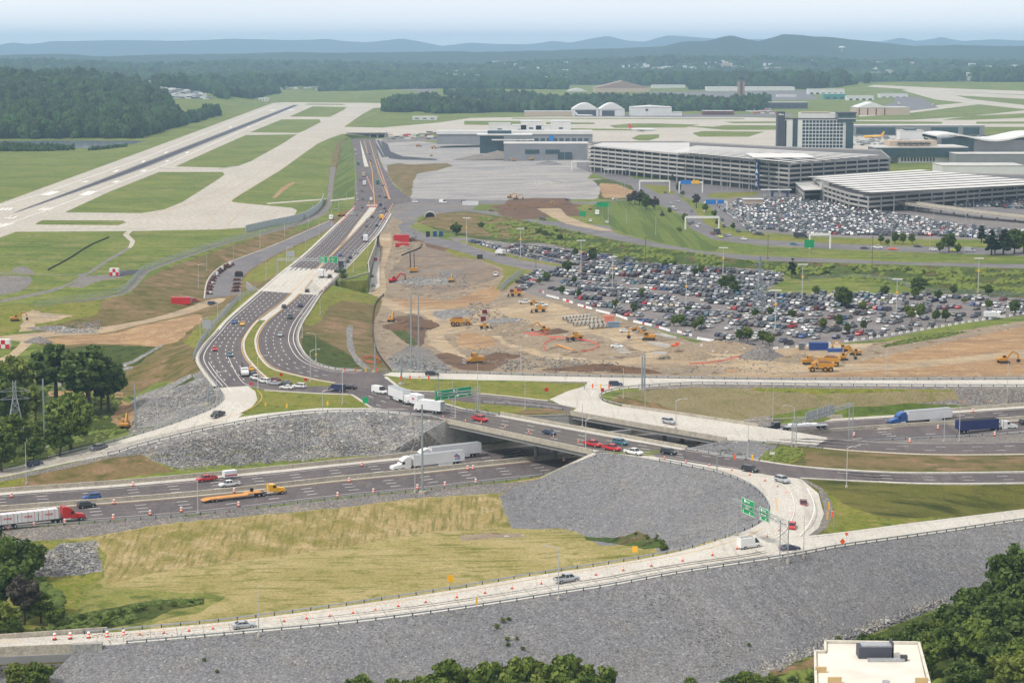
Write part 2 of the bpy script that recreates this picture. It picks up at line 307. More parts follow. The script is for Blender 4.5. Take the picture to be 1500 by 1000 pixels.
BL += [offset(e_FF,4.5,z=-8)[:24],[p +Vector((0,0,0)) for p in offset(e_FF,6,dz=0)[28:]],
    offset(LOOPIN[45:],-13,z=-12),
    W3([(-140,800,-9),(0,789,-9),(300,765,-9),(500,745,-9),(730,724,-9)]),
    W3([(-140,855,-13.5),(150,845,-13.3),(300,825,-13),(500,800,-12.5),(640,775,-12.2),(749,773,-12),(830,776,-12),(900,793,-11.5),(950,806,-10)]),
    W3([(868,663.5,-.1),(791,699.5,-8)]),W3([(790,704,-8.3),(765,722,-9.5),(768,745,-11),(800,768,-12)]),
    W3([(-140,890,-13.5),(80,885,-13.5),(300,870,-13),(600,850,-12.5),(800,815,-12)]),
    W3([(1640,850,-17),(1500,862,-16),(1390,884,-15),(1280,926,-15),(1170,966,-15),(1040,1000,-15),(900,1022,-15),(750,1032,-15),(600,1040,-15),(300,1050,-15),(0,1060,-16)]),
    [p for p in resample(W3([(-160,345,0),(0,297.5,0),(207,222,0),(400,150.5,0)]),30)],resample(W3([(-100,352,0),(20,312,0),(200,246.5,0),(440,153,0)]),30),resample(W3([(300,331,0),(400,262,0),(498,199,0),(600,156,0)]),25),resample(W3([(60,330,0),(234,250,0),(365,196,0),(456,156,0)]),25),
    # left low ground with the trees
    W3([(-140,664,-13),(0,645,-13),(100,640,-13),(188,632,-12.5),(182,600,-12),(200,572,-11),(240,556,-8)]),
    W3([(-100,555,-11),(40,545,-11),(150,548,-11),(200,535,-9)]),
    W3([(-100,520,-6.5),(0,500,-6.5),(150,480,-6),(240,463,-6),(310,447,-6)]),
    # right: fill slope between upper loop and motorway
    offset(TLO,-4,dz=-.3),
    W3([(911,596,0),(905,593,0),(882,587,0),(878,581,0),(890,573,0),(920,568.5,0),(951,566,0)]),
    # motorway service side east, slope right of the main road
    W3([(480,432,-5),(560,436,-6),(556,455,-6),(545,480,-6),(520,500,-3),(530,535,-1)]),
    W3([(575,360,-4),(560,400,-6)]),W3([(580,330,-1),(600,345,-3)]),
    ]
SPOT =[(600,400,-6),(600,480,-6.5),(650,500,-7),(700,528,-5),(560,500,-5),(600,520,-5),(800,520,-3),(700,440,-5),(760,425,-3),(850,470,-2),(950,530,-1),(1100,535,-1),(1300,540,-.5),
  (790,400,0),(820,440,0),(900,470,0),(1050,510,0),(1200,500,0),(1500,465,0),(650,350,-2),(700,385,-3),(1500,500,0),(1640,500,0),
  (610,250,1),(700,240,2),(860,260,3),(650,292,1),(860,295,3),(900,320,4),(1500,350,4),(1640,300,4),(1500,210,4),(1000,205,3),(700,203,2),(700,160,0),(1500,165,3),
  (504,197,0),(475,230,0),(470,270,0),(560,187,0),(640,187,0),(600,215,-4),(640,203,0),
  (0,340,0),(200,340,0),(-200,340,0),(-200,460,-2),(0,445,-2),(0,400,-1),(150,400,-1),
  (0,225,-3),(-200,225,-3),(120,222,-3),(205,212,-3),(190,205,-4),(0,204,-4),(-200,204,-4),(0,300,0),(-200,300,0),(200,232,0),(250,215,0),(400,150,0),(600,150,0),
  (20,115,48),(120,114,48),(-150,112,50),(190,122,38),(225,134,22),(245,150,6),(268,178,0),(120,180,6),(0,180,6),(-200,180,6),(60,150,22),(160,155,18),(60,130,38),
  (330,140,0),(600,130,0),(900,125,4),(1150,150,2),(1200,128,18),(1320,120,30),(1500,121,30),(1700,121,30),(1500,140,14),(1250,145,6)]
wp =[];ed =[];segs =[]
def addline(P):
 k =len(wp)
 wp.extend(P)
 for i in range(len(P) - 1):ed.append((k +i,k +i +1));segs.append((P[i],P[i +1]))
for P in BL:addline(P)
wp += [at(*s) for s in SPOT]
wp += [Vector(v) for v in [(-500,120,-16),(500,120,-17),(-300,330,-15),(0,330,-15),(300,330,-16),(-2500,150,-10),(2500,150,-10),(-3500,2000,0),(3500,2000,4),(-5000,9000,0),(5000,9000,20),(0,9000,0),(-2500,9000,0),(2500,9000,20),
    (-900,800,-4),(900,700,-2),(-700,600,-10),(700,500,-8),(500,450,-14),(-1500,1500,0),(1500,1300,4)]]
def run_cdt(P2,E):
 vs,es,fs,ov,oe,of =delaunay_2d_cdt([Vector((p[0],p[1])) for p in P2],E,[],0,1e-3)
 return vs,fs,ov
vs,fs,ov =run_cdt(wp,ed)
SA =np.array([[a.x,a.y,a.z,b.x,b.y,b.z] for a,b in segs])
def seg_z(x,y):
 d =SA[:,3:5] - SA[:,0:2];t =((x - SA[:,0]) *d[:,0] +(y - SA[:,1]) *d[:,1]) /np.maximum(1e-9,(d ** 2).sum(1));t =np.clip(t,0,1)
 qx =SA[:,0] +d[:,0] *t;qy =SA[:,1] +d[:,1] *t;i =np.argmin((qx - x) ** 2 +(qy - y) ** 2)
 return SA[i,2] +(SA[i,5] - SA[i,2]) *t[i]
tz =[min(wp[i].z for i in o) if o else seg_z(v.x,v.y) for v,o in zip(vs,ov)]
tin =[Vector((v.x,v.y,z)) for v,z in zip(vs,tz)]
BVH =BVHTree.FromPolygons(tin,fs)
def gz(x,y):
 h =BVH.ray_cast(Vector((x,y,500)),Vector((0,0,-1)))
 return h[0].z if h[0] else 0.0
def on(px,py):
 """where the line of sight through a pixel of the photograph meets the ground"""
 r =rayd(px,py).normalized();h =BVH.ray_cast(Vector((0,0,H)),r)
 return h[0].copy() if h[0] else at(px,py,0)
def PX(pts,k=0,jag=0,closed=True):
 """pixel outline -> ground polygon; k smooths, jag roughens (metres)"""
 P =[on(*p) for p in pts]
 if k:
  Q =smooth(P +[P[0]],k)[:-1] if closed else smooth(P,k)
  P =Q
 if jag:
  Q =[]
  n =len(P)
  for i in range(n):
   a,b =P[i],P[(i +1) % n];m =max(1,min(30,int((b - a).length /(jag *1.6))))
   for j in range(m):
    q =a.lerp(b,j /m);v =mn.noise_vector(q /(jag *3)) ;Q.append(q +Vector((v.x,v.y,0)) *jag)
  P =Q
 return P
# ---------------------------------------------------------------- zones, later ones win
ZONES =[]
def zone(name,mat,poly,kind='structure'):ZONES.append((name,mat,[(p.x,p.y) for p in poly]))
def zpx(name,mat,pts,k=0,jag=0):zone(name,mat,PX(pts,k,jag))
def band(A,B):return list(A) +list(reversed(B))
# -- airfield
zpx('water',None,[(-200,207),(0,206.5),(60,206),(190,206),(213,206.5),(195,211),(170,214.5),(120,217.5),(0,216),(-200,216)])
zpx('runway',RUNWAY,[(-160,346),(0,298),(207,222.5),(400,151),(420,150),(540,151),(598,152.2),(603,155.5),(547,158.5),(530,168),(504,186),(640,189),(760,190),(760,193),(640,193.5),(500,196.5),(482,203),(466,210),(410,250),(339,293),(341,296),(348,297),(428,304.5),(435,308),(432,314),(423,320),(401,328),(359,333.5),(320,336),(192,338.5),(23,339.5),(0,348),(-160,400)])
for P in ([(53,327),(62,322.5),(180,323),(185,326),(173,330),(53,329)],
    [(95,311),(160,281),(233,252),(326,252),(329,256),(313,267),(267,296),(240,307),(207,312.3)],
    [(257,244),(310,220),(360,198),(435,197),(413,211),(368,236),(350,243),(334,246)],
    [(366,194),(413,175),(468,175),(470,179),(447,191),(437,195)],
    [(424,171),(458,156),(508,157),(504,161),(483,171.5)],
    [(445,153.5),(452,152),(500,152.5),(508,154)]):
 zpx('grass',G_air,P)
def rubber(mat,pts,w0,w1):
 P =resample([on(*p) for p in pts],30);A =[];B =[]
 for i,p in enumerate(P):
  t =P[min(i +1,29)] - P[max(i - 1,0)];t.z =0;t.normalize();n_ =Vector((-t.y,t.x,0)) *((w0 +(w1 - w0) *i /29) /2 *min(1,(i +1) /7));A.append(p +n_);B.append(p - n_)
 zone('rubber_deposit',mat,band(A,B))
rubber(RUBBER2,[(20,312),(120,276.3),(200,246.5),(436,153.4)],17,15)
rubber(RUBBER2,[(210,243),(250,248),(320,248),(345,243)],3,4)
rubber(RUBBER,[(26,310),(120,276.3),(200,246.5),(434,154)],11,10)
# east airfield taxiways (one pale sheet with grass islands)
zpx('taxiway',RUNWAY,[(560,187),(640,180),(690,173),(800,171),(1100,172),(1240,176),(1420,176),(1520,172),(1700,170),(1700,182),(1500,186),(1250,186),(1330,205),(1500,216),(1700,216),(1700,232),(860,232),(760,205),(700,194),(640,193.5)])
zpx('taxiway',RUNWAY,[(1230,176),(1330,183),(1420,170),(1500,166),(1700,163),(1700,158),(1500,162),(1400,172),(1330,176)])
zpx('taxiway',RUNWAY,[(1280,124.5),(1400,130),(1600,137),(1600,141.5),(1500,139),(1330,131),(1270,127)])
zpx('taxiway',RUNWAY,[(1320,132),(1370,146),(1500,160),(1700,176),(1700,170),(1500,154),(1420,145),(1400,140),(1600,150),(1600,145),(1390,134),(1335,131)])
zpx('taxiway',RUNWAY,[(1260,171),(1330,166),(1440,152),(1430,149),(1330,158),(1250,165)])
for P in ([(1000,184.5),(1045,185.6),(1062,183.5),(1137,183.8),(1137,190.5),(1060,190.5)],
    [(680,177.2),(763,177.5),(770,181),(762,183.5),(680,183)],[(800,179),(870,179.8),(872,182),(800,182.5)],
    [(893,184),(925,181),(960,181),(1024,182.8),(1003,187),(900,187.5)],[(1014,195),(1030,192),(1120,193),(1096,200.5),(1024,200.5)],
    [(925,203),(936,197.5),(966,197),(965,202),(950,206),(936,206)],[(835,188),(940,189.5),(940,191.5),(835,191)],[(750,172.8),(1090,173.8),(1090,174.8),(750,174.2)],
    [(1060,178.5),(1140,178),(1140,180.5),(1075,180.8)],[(1250,177.5),(1380,178.6),(1380,181.5),(1250,182)],[(1420,187.5),(1700,185),(1700,197),(1443,195)],[(1430,178.5),(1700,177),(1700,181),(1430,181.5)]):
 zpx('grass',G_air,P)
# dark aprons, car parks in the distance
zpx('apron',ASPH_O,[(840,167),(1100,167.5),(1160,166),(1160,171),(1000,172),(840,171)])
zpx('apron',ASPH_O,[(670,143),(720,139),(790,150),(795,156),(740,158),(690,152)])
zpx('apron',ASPH_O,[(950,135),(1180,133),(1200,146),(1010,150),(960,145)])
zpx('apron',ASPH_O,[(1310,140),(1350,143),(1375,158),(1300,166),(1250,166),(1310,150)])
zpx('road',ASPH_O,[(560,130),(620,127),(640,131),(625,136),(640,143),(665,150),(674,156),(662,157),(645,147),(617,141),(612,133)])
zpx('road',ASPH_O,[(238,142),(245,142),(256,165),(250,166)])
zpx('water',None,[(835,100),(836,100),(836,100.3)])
# -- west side tracks and pads
zpx('track',RUNWAY,[(187,338.5),(194,338.5),(189,344),(198,353),(192,363),(186,364),(191,354),(180,344)],2)
zpx('track',GRAV,[(186,363),(191,364),(160,382),(140,396),(120,407),(90,423),(60,431),(0,443),(-80,455),(-80,451),(0,439.5),(50,429),(90,419),(118,404),(90,403),(0,401),(-80,400),(-80,398.5),(0,399.5),(110,402.5),(135,394),(156,380)],2)
zpx('track',GRAV,[(120,405),(160,402),(178,396),(205,398),(175,407),(150,410),(120,421),(100,421)],0,1)
zpx('gravel',GRAV,[(17,394),(32,389.5),(44,394),(50,401),(30,400),(18,398)],2)
zpx('gravel',GRAV,[(-60,404),(30,404),(46,407),(46,414),(30,426),(0,432),(-60,436)],2)
zpx('rubbing_strip',RUBBER,[(165,397),(205,395),(208,398),(190,403),(165,405)],2)
zone('track',GRAV,band(FENCE,offset(FENCE,3.2)))
# brown slopes west of the main road
zpx('dry_grass',G_brown,[(50,474),(100,452),(150,441),(190,431),(215,408),(240,394),(330,362),(375,348),(450,326),(490,308),(513,308),(449,371),(381,427),(333,469),(300,507),(291,525),(301,545),(280,560),(230,560),(180,580),(160,560),(80,520),(50,500)],0,1.5)
zpx('grass',G_air,[(450,322),(470,300),(512,268),(519,285),(513,305),(490,318),(462,330),(420,345)],0,1)
zpx('grass',G_verge,[(355,412),(366,398),(408,373),(462,348),(490,332),(484,337),(449,370),(413,398),(384,413)])
zpx('grass',G_verge,[(300,470),(330,448),(356,428),(380,424),(333,466),(300,504),(290,515),(270,500)],0,1)
zpx('scrub',G_dark,[(105,508),(170,505),(225,508),(240,502),(220,520),(180,545),(110,555),(60,545),(20,548),(50,520),(85,515)],0,2)
zpx('scrub',G_dark,[(-80,560),(60,548),(120,560),(175,575),(190,600),(185,632),(100,668),(0,688),(-120,706),(-120,560)],0,2)
zpx('scrub',G_dark,[(186,580),(230,570),(290,545),(300,556),(250,572),(200,592)],0,1.2)
zpx('dry_grass',G_verge,[(-60,450),(0,445),(70,446),(150,440),(140,462),(60,480),(0,492),(-60,500)],0,1.5)
zpx('dirt',DIRT_T,[(32,460),(50,453),(62,458),(110,462),(80,470),(52,474),(48,484),(28,486),(34,470)],0,1)
zpx('dirt_track',DIRT_T,[(-60,499),(0,492.5),(50,487),(90,484),(170,476),(230,464),(275,450),(306,440),(330,437),(318,446),(280,458),(230,470),(170,484),(120,490),(60,495),(45,505),(30,518),(0,533),(-60,550),(-60,536),(0,524),(20,512),(30,500),(0,499),(-60,506)],2)
zpx('dirt',DIRT_O,[(60,496),(120,491),(180,485),(240,470),(290,460),(300,470),(260,500),(230,508),(180,503),(120,503),(70,508)],0,1.5)
zpx('gravel',GRAV,[(55,480),(75,478),(92,482),(70,486)],0,.6)
zpx('riprap',RIP,[(80,560),(120,558),(180,552),(186,556),(120,565),(90,570)],0,1)
zpx('dirt_track',DIRT_O,[(70,573),(120,570),(180,575),(180,582),(120,578),(72,580)],0,.8)
zpx('riprap',RIP,[(176,534),(236,504),(239,506),(182,538)],0,.4)
zpx('riprap',RIP,[(172,540),(192,536),(195,539),(175,545)],0,.4)
zpx('riprap',RIP,[(186,594),(200,580),(240,566),(278,548),(282,552),(250,570),(300,550),(312,566),(322,584),(310,596),(285,606),(240,622),(190,637),(186,610)],0,.8)
zpx('dirt',DIRT_O,[(165,610),(180,585),(192,590),(198,605),(194,628),(172,624),(163,618)],0,1)
zpx('fence_strip',GRAV,[(352,432),(336,448),(318,466),(300,493),(290,520),(288,519),(297,491),(314,465),(332,446),(349,431)])
# -- green bank beside the road into the tunnel
zpx('grass',G_lawn,[(512,203),(519,235),(522,261),(519,270),(519,287),(488,300),(484,296),(490,262),(494,235),(498,215),(506,202)])
zpx('dirt',G_brown,[(478,300),(484,262),(488,225),(494,210),(507,200),(500,212),(496,240),(490,264),(484,300)],0,1.2)
zpx('track',GRAV,[(466,308),(478,298),(484,246),(489,244),(492,247),(489,262),(486,300),(478,313),(452,326),(380,346),(378,343),(448,322)],0)
zpx('dirt',DIRT_O,[(398,290),(412,275),(430,266),(432,268),(416,279),(404,290)],0,.8)
zpx('track',RUNWAY,[(390,297.5),(440,293.5),(478,291),(478,292.5),(440,295.5),(392,299)])
zpx('track',RUNWAY,[(484,293),(519,289),(519,291),(484,295)])
# -- region east of the main road, north
zpx('gravel',PAD,[(548,203),(640,210),(720,213),(840,222),(880,240),(860,262),(880,262),(885,287),(870,292),(640,294),(604,292),(575,268),(563,248),(556,232)],0)
zpx('grass',G_brown,[(567,242),(585,239),(600,241),(655,239),(664,243),(640,250),(612,254),(605,265),(603,288),(596,286),(576,268),(568,255)],0,1.5)
zpx('verge',G_scrub,[(868,264),(890,262),(925,272),(940,284),(932,292),(876,292),(880,275)],0,1.5)
zpx('dirt',DIRT_O,[(878,268),(905,270),(930,280),(928,290),(884,290),(880,280)],0,1.5)
zpx('hauling_yard',GRAV,[(560,200),(640,200),(640,206),(560,210)],0,1)
zpx('fresh_road',ASPH_N,[(545,205),(549,205),(563,230),(560,231)])
zpx('fresh_road',ASPH_N,[(551.5,205),(555,205),(568,229.5),(563.8,230.5)])
zpx('fresh_road',ASPH_N,[(557,206),(568,211),(572,222),(590,229),(640,233),(640,235),(585,234),(570,232),(563,222)])
zpx('gravel',GRAV,[(555,294),(600,294),(660,296),(700,300),(690,309),(640,306),(625,310),(610,322),(590,330),(584,345),(600,365),(590,372),(575,375),(560,420),(552,440),(536,432),(541,425),(541,398),(551,352),(557,340),(572,314),(578,301)],0)
# -- construction ground
zpx('dirt',DIRT_G,[(541,430),(548,405),(556,345),(575,318),(600,330),(615,345),(640,350),(700,370),(760,395),(800,400),(830,425),(880,450),(950,480),(1050,512),(1150,512),(1300,500),(1500,470),(1640,450),(1640,553),(1180,555),(977,552),(780,548),(573,543),(548,520),(545,480),(552,455)],0,1)
zpx('dirt',DIRT_R,[(590,378),(615,360),(660,368),(700,378),(735,395),(740,402),(715,412),(680,424),(640,430),(600,425),(580,415),(572,395)],0,2)
zpx('dirt',DIRT_B,[(620,352),(650,355),(672,362),(655,369),(625,362)],0,1.2)
zpx('dirt',DIRT_O,[(565,440),(620,436),(660,440),(690,430),(720,418),(735,425),(715,445),(660,452),(600,452),(572,447)],0,1.6)
zpx('grass',G_verge,[(650,366),(672,362),(700,370),(760,388),(800,398),(790,404),(762,408),(740,424),(726,424),(738,405),(735,392),(705,380),(690,378),(668,376)],0,1)
zpx('gravel',GRAV,[(655,412),(640,397),(668,397),(668,405)],0,.8)
zpx('riprap',RIP,[(588,410),(620,406),(662,408),(660,416),(610,418)],0,1.2)
zpx('dirt',DIRT_T,[(536,430),(560,434),(600,452),(660,454),(740,450),(780,440),(830,450),(900,475),(960,500),(1040,512),(1060,520),(1000,532),(900,535),(800,525),(740,505),(715,490),(700,480),(650,490),(672,515),(690,528),(660,522),(630,505),(625,490),(640,474),(620,462),(580,455),(560,447)],0,1.6)
zpx('dirt',DIRT_G,[(715,470),(745,468),(780,474),(880,492),(960,520),(880,528),(800,516),(745,502),(722,485)],0,1.5)
zpx('dirt',DIRT_O,[(668,492),(690,485),(720,494),(728,504),(700,512),(672,508)],0,1.5)
zpx('dirt',DIRT_B,[(578,463),(610,462),(640,472),(625,482),(618,508),(604,500),(580,478)],0,1.5)
zpx('dirt',DIRT_B,[(630,520),(655,516),(690,528),(742,522),(745,530),(718,543),(680,542),(650,532)],0,1.3)
zpx('grass',G_scrub,[(572,476),(580,473),(600,490),(612,505),(604,508),(585,495),(572,483)],0,.8)
zpx('riprap',RIP,[(640,455),(680,453),(695,455),(680,466),(645,468),(632,460)],0,.8)
zpx('dirt',DIRT_O,[(1060,540),(1200,545),(1300,520),(1400,498),(1500,478),(1640,460),(1640,548),(1180,552),(1075,552)],0,1.5)
zpx('dirt_track',DIRT_T,[(960,505),(1060,518),(1180,530),(1300,534),(1500,512),(1640,500),(1640,514),(1500,522),(1350,538),(1200,548),(1100,552),(1040,551),(1100,540),(1000,534),(940,522)],0,1)
zpx('dirt_track',DIRT_T,[(1060,520),(1180,505),(1280,503),(1250,520),(1180,527),(1080,530)],0,1)
zpx('grass',G_scrub,[(1290,506),(1340,494),(1390,486),(1420,486),(1380,495),(1330,503),(1295,509)],0,.8)
zpx('gravel',GRAV,[(575,519),(600,505),(630,512),(650,530),(660,541),(590,541),(578,532)],0,1)
zpx('riprap',RIP,[(568,525),(600,524),(650,536),(660,543),(600,543),(575,542)],0,.7)
# grass slope right of the main road
zpx('dry_grass',G_brown,[(455,455),(475,430),(500,427),(545,432),(560,440),(556,455),(545,475),(548,505),(560,525),(570,544),(493,540),(469,534),(451,524),(441,511),(436,494),(441,475)],0)
zpx('grass',G_verge,[(476,428),(500,427),(540,430),(556,438),(552,446),(520,442),(500,440),(480,450),(470,470),(455,478),(446,474),(455,455)],0,1)
zpx('grass',G_dark,[(442,490),(462,492),(500,512),(520,525),(530,540),(493,540),(469,534),(451,524),(443,511)],0,.8)
zpx('riprap',RIP,[(507,480),(512,476),(517,478),(516,495),(521,518),(534,532),(544,541),(536,541),(520,530),(508,508)],0,.4)
zpx('grass',G_verge,[(498,411),(503,400),(537,389),(548,362),(550,352),(537,361),(497,403)])
# -- lots and lawns
zpx('grass',G_scrub,[(610,325),(640,312),(690,310),(744,319),(808,332),(872,346),(936,359),(1000,368),(1092,381),(1220,385),(1500,394),(1640,398),(1640,444),(1500,438),(1400,432),(1200,418),(1150,403),(1000,392),(930,387),(850,374),(700,351),(650,340)],0,1.2)
zpx('grass',G_brown,[(612,326),(640,313),(690,311),(760,323),(790,335),(800,352),(760,352),(700,345),(640,334)],0,1.5)
zpx('parking_lot',LOTM,[(655,347),(700,350),(750,356),(800,356),(850,367),(935,387),(1010,388),(1140,396),(1150,408),(1120,428),(1300,430),(1400,430),(1640,446),(1640,452),(1500,462),(1390,476),(1290,497),(1200,506),(1080,514),(960,482),(860,448),(780,432),(765,425),(780,410),(800,402),(700,375)])
zpx('grass',G_verge,[(680,352),(697,358),(760,376),(845,392),(845,395),(760,380),(700,364),(672,353)])
zpx('grass',G_verge,[(856,389),(905,392),(940,386),(990,386),(1000,390),(940,396),(880,395)],0,.6)
zpx('lawn',G_air,[(1132,424),(1160,412),(1200,407),(1260,408),(1310,414),(1345,428),(1300,430),(1120,431)],2)
zpx('grass',G_verge,[(1085,458),(1120,455),(1130,459),(1100,463)],0,.5)
zpx('grass',G_verge,[(1220,449),(1300,436),(1310,438),(1225,452)],0,.4)
zone('upper_road',ASPH_O,band(W3([(580,318,1),(600,306,1.5),(620,301,2),(680,306,3),(723,309,3.5),(787,322,4),(893,331,4),(900,341,4),(964,356,4),(1028,368,4),(1113,375,4),(1220,379,4),(1329,384,4),(1500,387,4),(1640,390,4)]),UPL[6:] ))
zpx('road',ASPH_O,[(583,330),(590,326),(612,324),(600,332),(625,344),(660,352),(700,366),(760,384),(850,401),(930,410),(925,414),(850,408),(760,390),(700,376),(650,362),(612,351),(590,343)])
zpx('road',ASPH_O,[(550,291),(604,291),(680,292),(700,293),(860,296),(935,291),(935,295),(870,299),(700,299),(640,298),(604,298),(560,300)])
zpx('lawn',G_lawn,[(866,302),(880,295),(936,293),(960,300),(1000,318),(1005,335),(1040,352),(1120,362),(1250,368),(1500,377),(1640,380),(1640,388),(1500,385),(1329,382),(1220,377),(1113,373),(1028,366),(964,354),(915,342),(880,322)],0)
zpx('grass',G_air,[(1045,354),(1120,363),(1250,369),(1500,378),(1640,381),(1640,388),(1500,385),(1329,382),(1220,377),(1113,373),(1050,369)])
zpx('terminal_road',ASPH_O,[(845,235),(880,232),(930,262),(960,262),(980,275),(1010,300),(1030,318),(1060,338),(1100,346),(1180,352),(1300,360),(1500,364),(1640,366),(1640,378),(1500,375),(1250,366),(1120,360),(1045,351),(1010,334),(1005,318),(985,308),(955,296),(935,290),(925,272),(890,262),(845,245)],0)
zpx('terminal_apron',ASPH_O,[(930,262),(1200,275),(1500,262),(1640,262),(1640,345),(1240,345),(1100,340),(1060,330),(1040,302),(985,282)])
zpx('parking_lot',LOTM,[(1050,292),(1065,288),(1170,290),(1250,300),(1400,320),(1640,338),(1640,352),(1300,350),(1180,346),(1100,338),(1075,322)])
zpx('grass',G_verge,[(1008,295),(1020,305),(1045,325),(1070,338),(1110,345),(1250,352),(1500,358),(1500,361),(1250,358),(1110,351),(1058,343),(1030,325)])
zpx('grass',G_verge,[(940,270),(975,272),(990,284),(965,284)],0,.8)
zpx('grass',G_verge,[(1040,283),(1110,281),(1110,286),(1060,291),(1035,288)],0,.8)
zpx('dirt',DIRT_B,[(727,310),(745,292),(780,290),(830,290),(850,310),(858,318),(830,316),(790,320),(760,322),(735,316)],0,1.2)
zpx('dirt_track',DIRT_T,[(782,303),(800,300),(822,306),(830,316),(860,328),(900,338),(880,338),(830,328),(808,318)],0,.8)
# -- interchange
zone('gravel',GRAV,band(offset(TUP,3,dz=0),offset(TLO,-9,dz=0)) )
zone('bowl',G_strawflat,LOOPIN +W3([(-140,790,-9),(0,778,-8),(290,755,-8),(500,731,-8),(620,719,-8),(794,699,-8)]))
zpx('straw_slope',G_straw,[(143,785),(233,770),(367,756),(500,744),(600,731),(730,724),(738,745),(749,772),(700,776),(640,778),(560,790),(500,803),(400,815),(300,828),(220,840),(157,856),(150,820)],0,.7)
zpx('gravel',GRAV,[(-140,792),(0,776),(145,764),(290,753),(400,741),(500,729),(620,718),(700,709),(794,699),(780,710),(740,722),(600,730),(500,743),(367,755),(233,768),(143,784),(0,800),(-140,810)],0,.7)
zpx('rockfill',ROCK,[(868,664),(905,666),(967,676),(1047,692),(1087,706),(1113,722),(1126,740),(1123,755),(1107,769),(1072,784),(1000,805),(966,811),(955,800),(930,793),(881,799),(850,780),(820,772),(780,775),(750,773),(740,750),(731,726),(760,712),(792,700),(830,682)],0,.6)
zpx('grass',G_mix,[(-140,800),(0,800),(60,790),(140,790),(150,830),(157,860),(200,862),(250,868),(330,872),(300,895),(240,908),(160,926),(-140,940)],0,3)
zpx('grass',G_verge,[(-140,800),(0,800),(60,792),(130,795),(148,845),(120,880),(90,915),(-140,935)],0,3)
zpx('riprap',RIP,[(55,815),(90,796),(140,790),(152,835),(120,842),(50,845)],0,1)
zpx('scrub',G_dark,[(80,905),(160,890),(230,878),(300,876),(300,884),(250,893),(220,908),(150,922),(70,925)],0,1.2)
zpx('dirt',DIRT_G,[(672,784),(720,780),(766,782),(770,786),(720,788),(680,792)],0,1)
zpx('dirt',G_scrub,[(855,785),(900,788),(935,778),(968,790),(975,805),(945,804),(900,795),(860,790)],0,.9)
zone('rockfill',ROCK,band(OUT,W3([(1640,850,-17),(1500,862,-16),(1390,884,-15),(1280,926,-15),(1170,966,-15),(1040,1000,-15),(900,1022,-15),(750,1032,-15),(600,1040,-15),(300,1050,-15),(0,1060,-16),(-140,1065,-16)])))
zpx('riprap',RIP,[(1100,1000),(1170,962),(1280,922),(1385,880),(1385,872),(1290,905),(1180,945),(1110,975),(1040,1000)],0,1)
zpx('ground',G_dark,[(1000,1060),(1040,1003),(1100,1000),(1170,968),(1280,928),(1390,886),(1500,864),(1640,855),(1800,1200),(900,1200)],0,1)
zpx('grass',G_brown,[(1125,982),(1170,970),(1240,945),(1330,925),(1385,905),(1390,912),(1330,935),(1250,958),(1200,976),(1130,990)],0,.8)
# R2 fill
zone('gravel',GRAV,W3([(625,610,0),(664,617,0),(655,640,-4),(640,668,-8),(540,674,-8),(560,650,-6)]))
zone('riprap',RIP,R2LO[-16:] +W3([(652,617,0),(572,662,-8),(520,668,-8),(470,675,-8)]))
zone('riprap',RIP,band(R2UP[18:47],offset(R2UP[18:47],4)))
zone('rockfill',ROCK,band(LOOPIN[:66],offset(LOOPIN[:66],-5)))
zone('riprap',RIP,band(R2LO[10:],W3([(572,660,-8),(640,656,-8),(572,665,-8),(480,674,-8),(400,681,-8),(258,692,-8),(210,665,-4)])))
zpx('dry_grass',G_brown,[(-60,716),(30,700),(110,680),(168,666),(205,665),(257,690),(160,703),(60,712)],0,.6)
zpx('grass',G_verge,[(-140,722),(0,704),(40,700),(30,710),(0,714),(-140,728)],0,.6)
zpx('gravel',GRAV,[(205,666),(168,665.5),(107,677.5),(0,700.5),(0,705),(110,683),(160,671)],0)
zone('gravel',GRAV,band(e_FF[:26],offset(e_FF,7,z=-8)[:26]))
# right slopes
zone('gravel',GRAV,band(e_FF[24:],W3([(911,596,0),(1000,607,0),(1100,600,0),(1300,590,0),(1640,568,0)][::1])))
zpx('erosion_slope',G_mat,[(887,587),(913,575),(950,570),(1020,567),(1180,568.5),(1399,571),(1405,584),(1233,596),(1156,604),(1100,612),(1084,616.5),(1001,607),(911,594)],0,.4)
zpx('grass',G_verge,[(1100,568),(1200,569),(1330,570),(1395,571),(1395,573),(1290,574),(1180,575),(1110,573)],0,.6)
zpx('dry_grass',G_brown,[(880,587),(905,580),(960,590),(1010,607),(940,600)],0,.8)
zone('green_slope',G_slope,band(LRL,RUP))
zpx('grass',G_verge,[(1177,701),(1200,712),(1240,740),(1300,760),(1400,756),(1334,765),(1205,783),(1222,745),(1205,715)],0,.6)
zpx('gravel',GRAV,[(1171,701),(1180,702),(1205,715),(1218,735),(1221,750),(1212,772),(1195,783),(1182,784),(1200,766),(1207,743),(1199,717)])
zone('dry_grass',G_slope,band(W3([(1113,674,0),(1180,684,0),(1287,691,-1),(1367,692.5,-1.5),(1500,691,-2.5),(1640,688,-3.5)]),URL[4:]))
zpx('dry_grass',G_brown,[(1180,662),(1233,661),(1367,667),(1500,668),(1640,666),(1640,684),(1500,688),(1367,690),(1260,687),(1180,681)],0,.8)
zpx('riprap',ROCK,[(1004,657),(1065,645),(1097,646),(1140,653),(1130,660),(1113,670),(1112,674),(1060,667)])
zpx('grass',G_verge,[(1113,673),(1124,661),(1148,655),(1175,656),(1178,668),(1160,678),(1130,676)],0,.4)
zone('gravel',GRAV,band(URU[10:],e_FN[-16:]))
zone('gravel',ROCK,band(W3([(868,663,0),(1004,657,0),(1065,645,0)]),e_FN[24:33]))
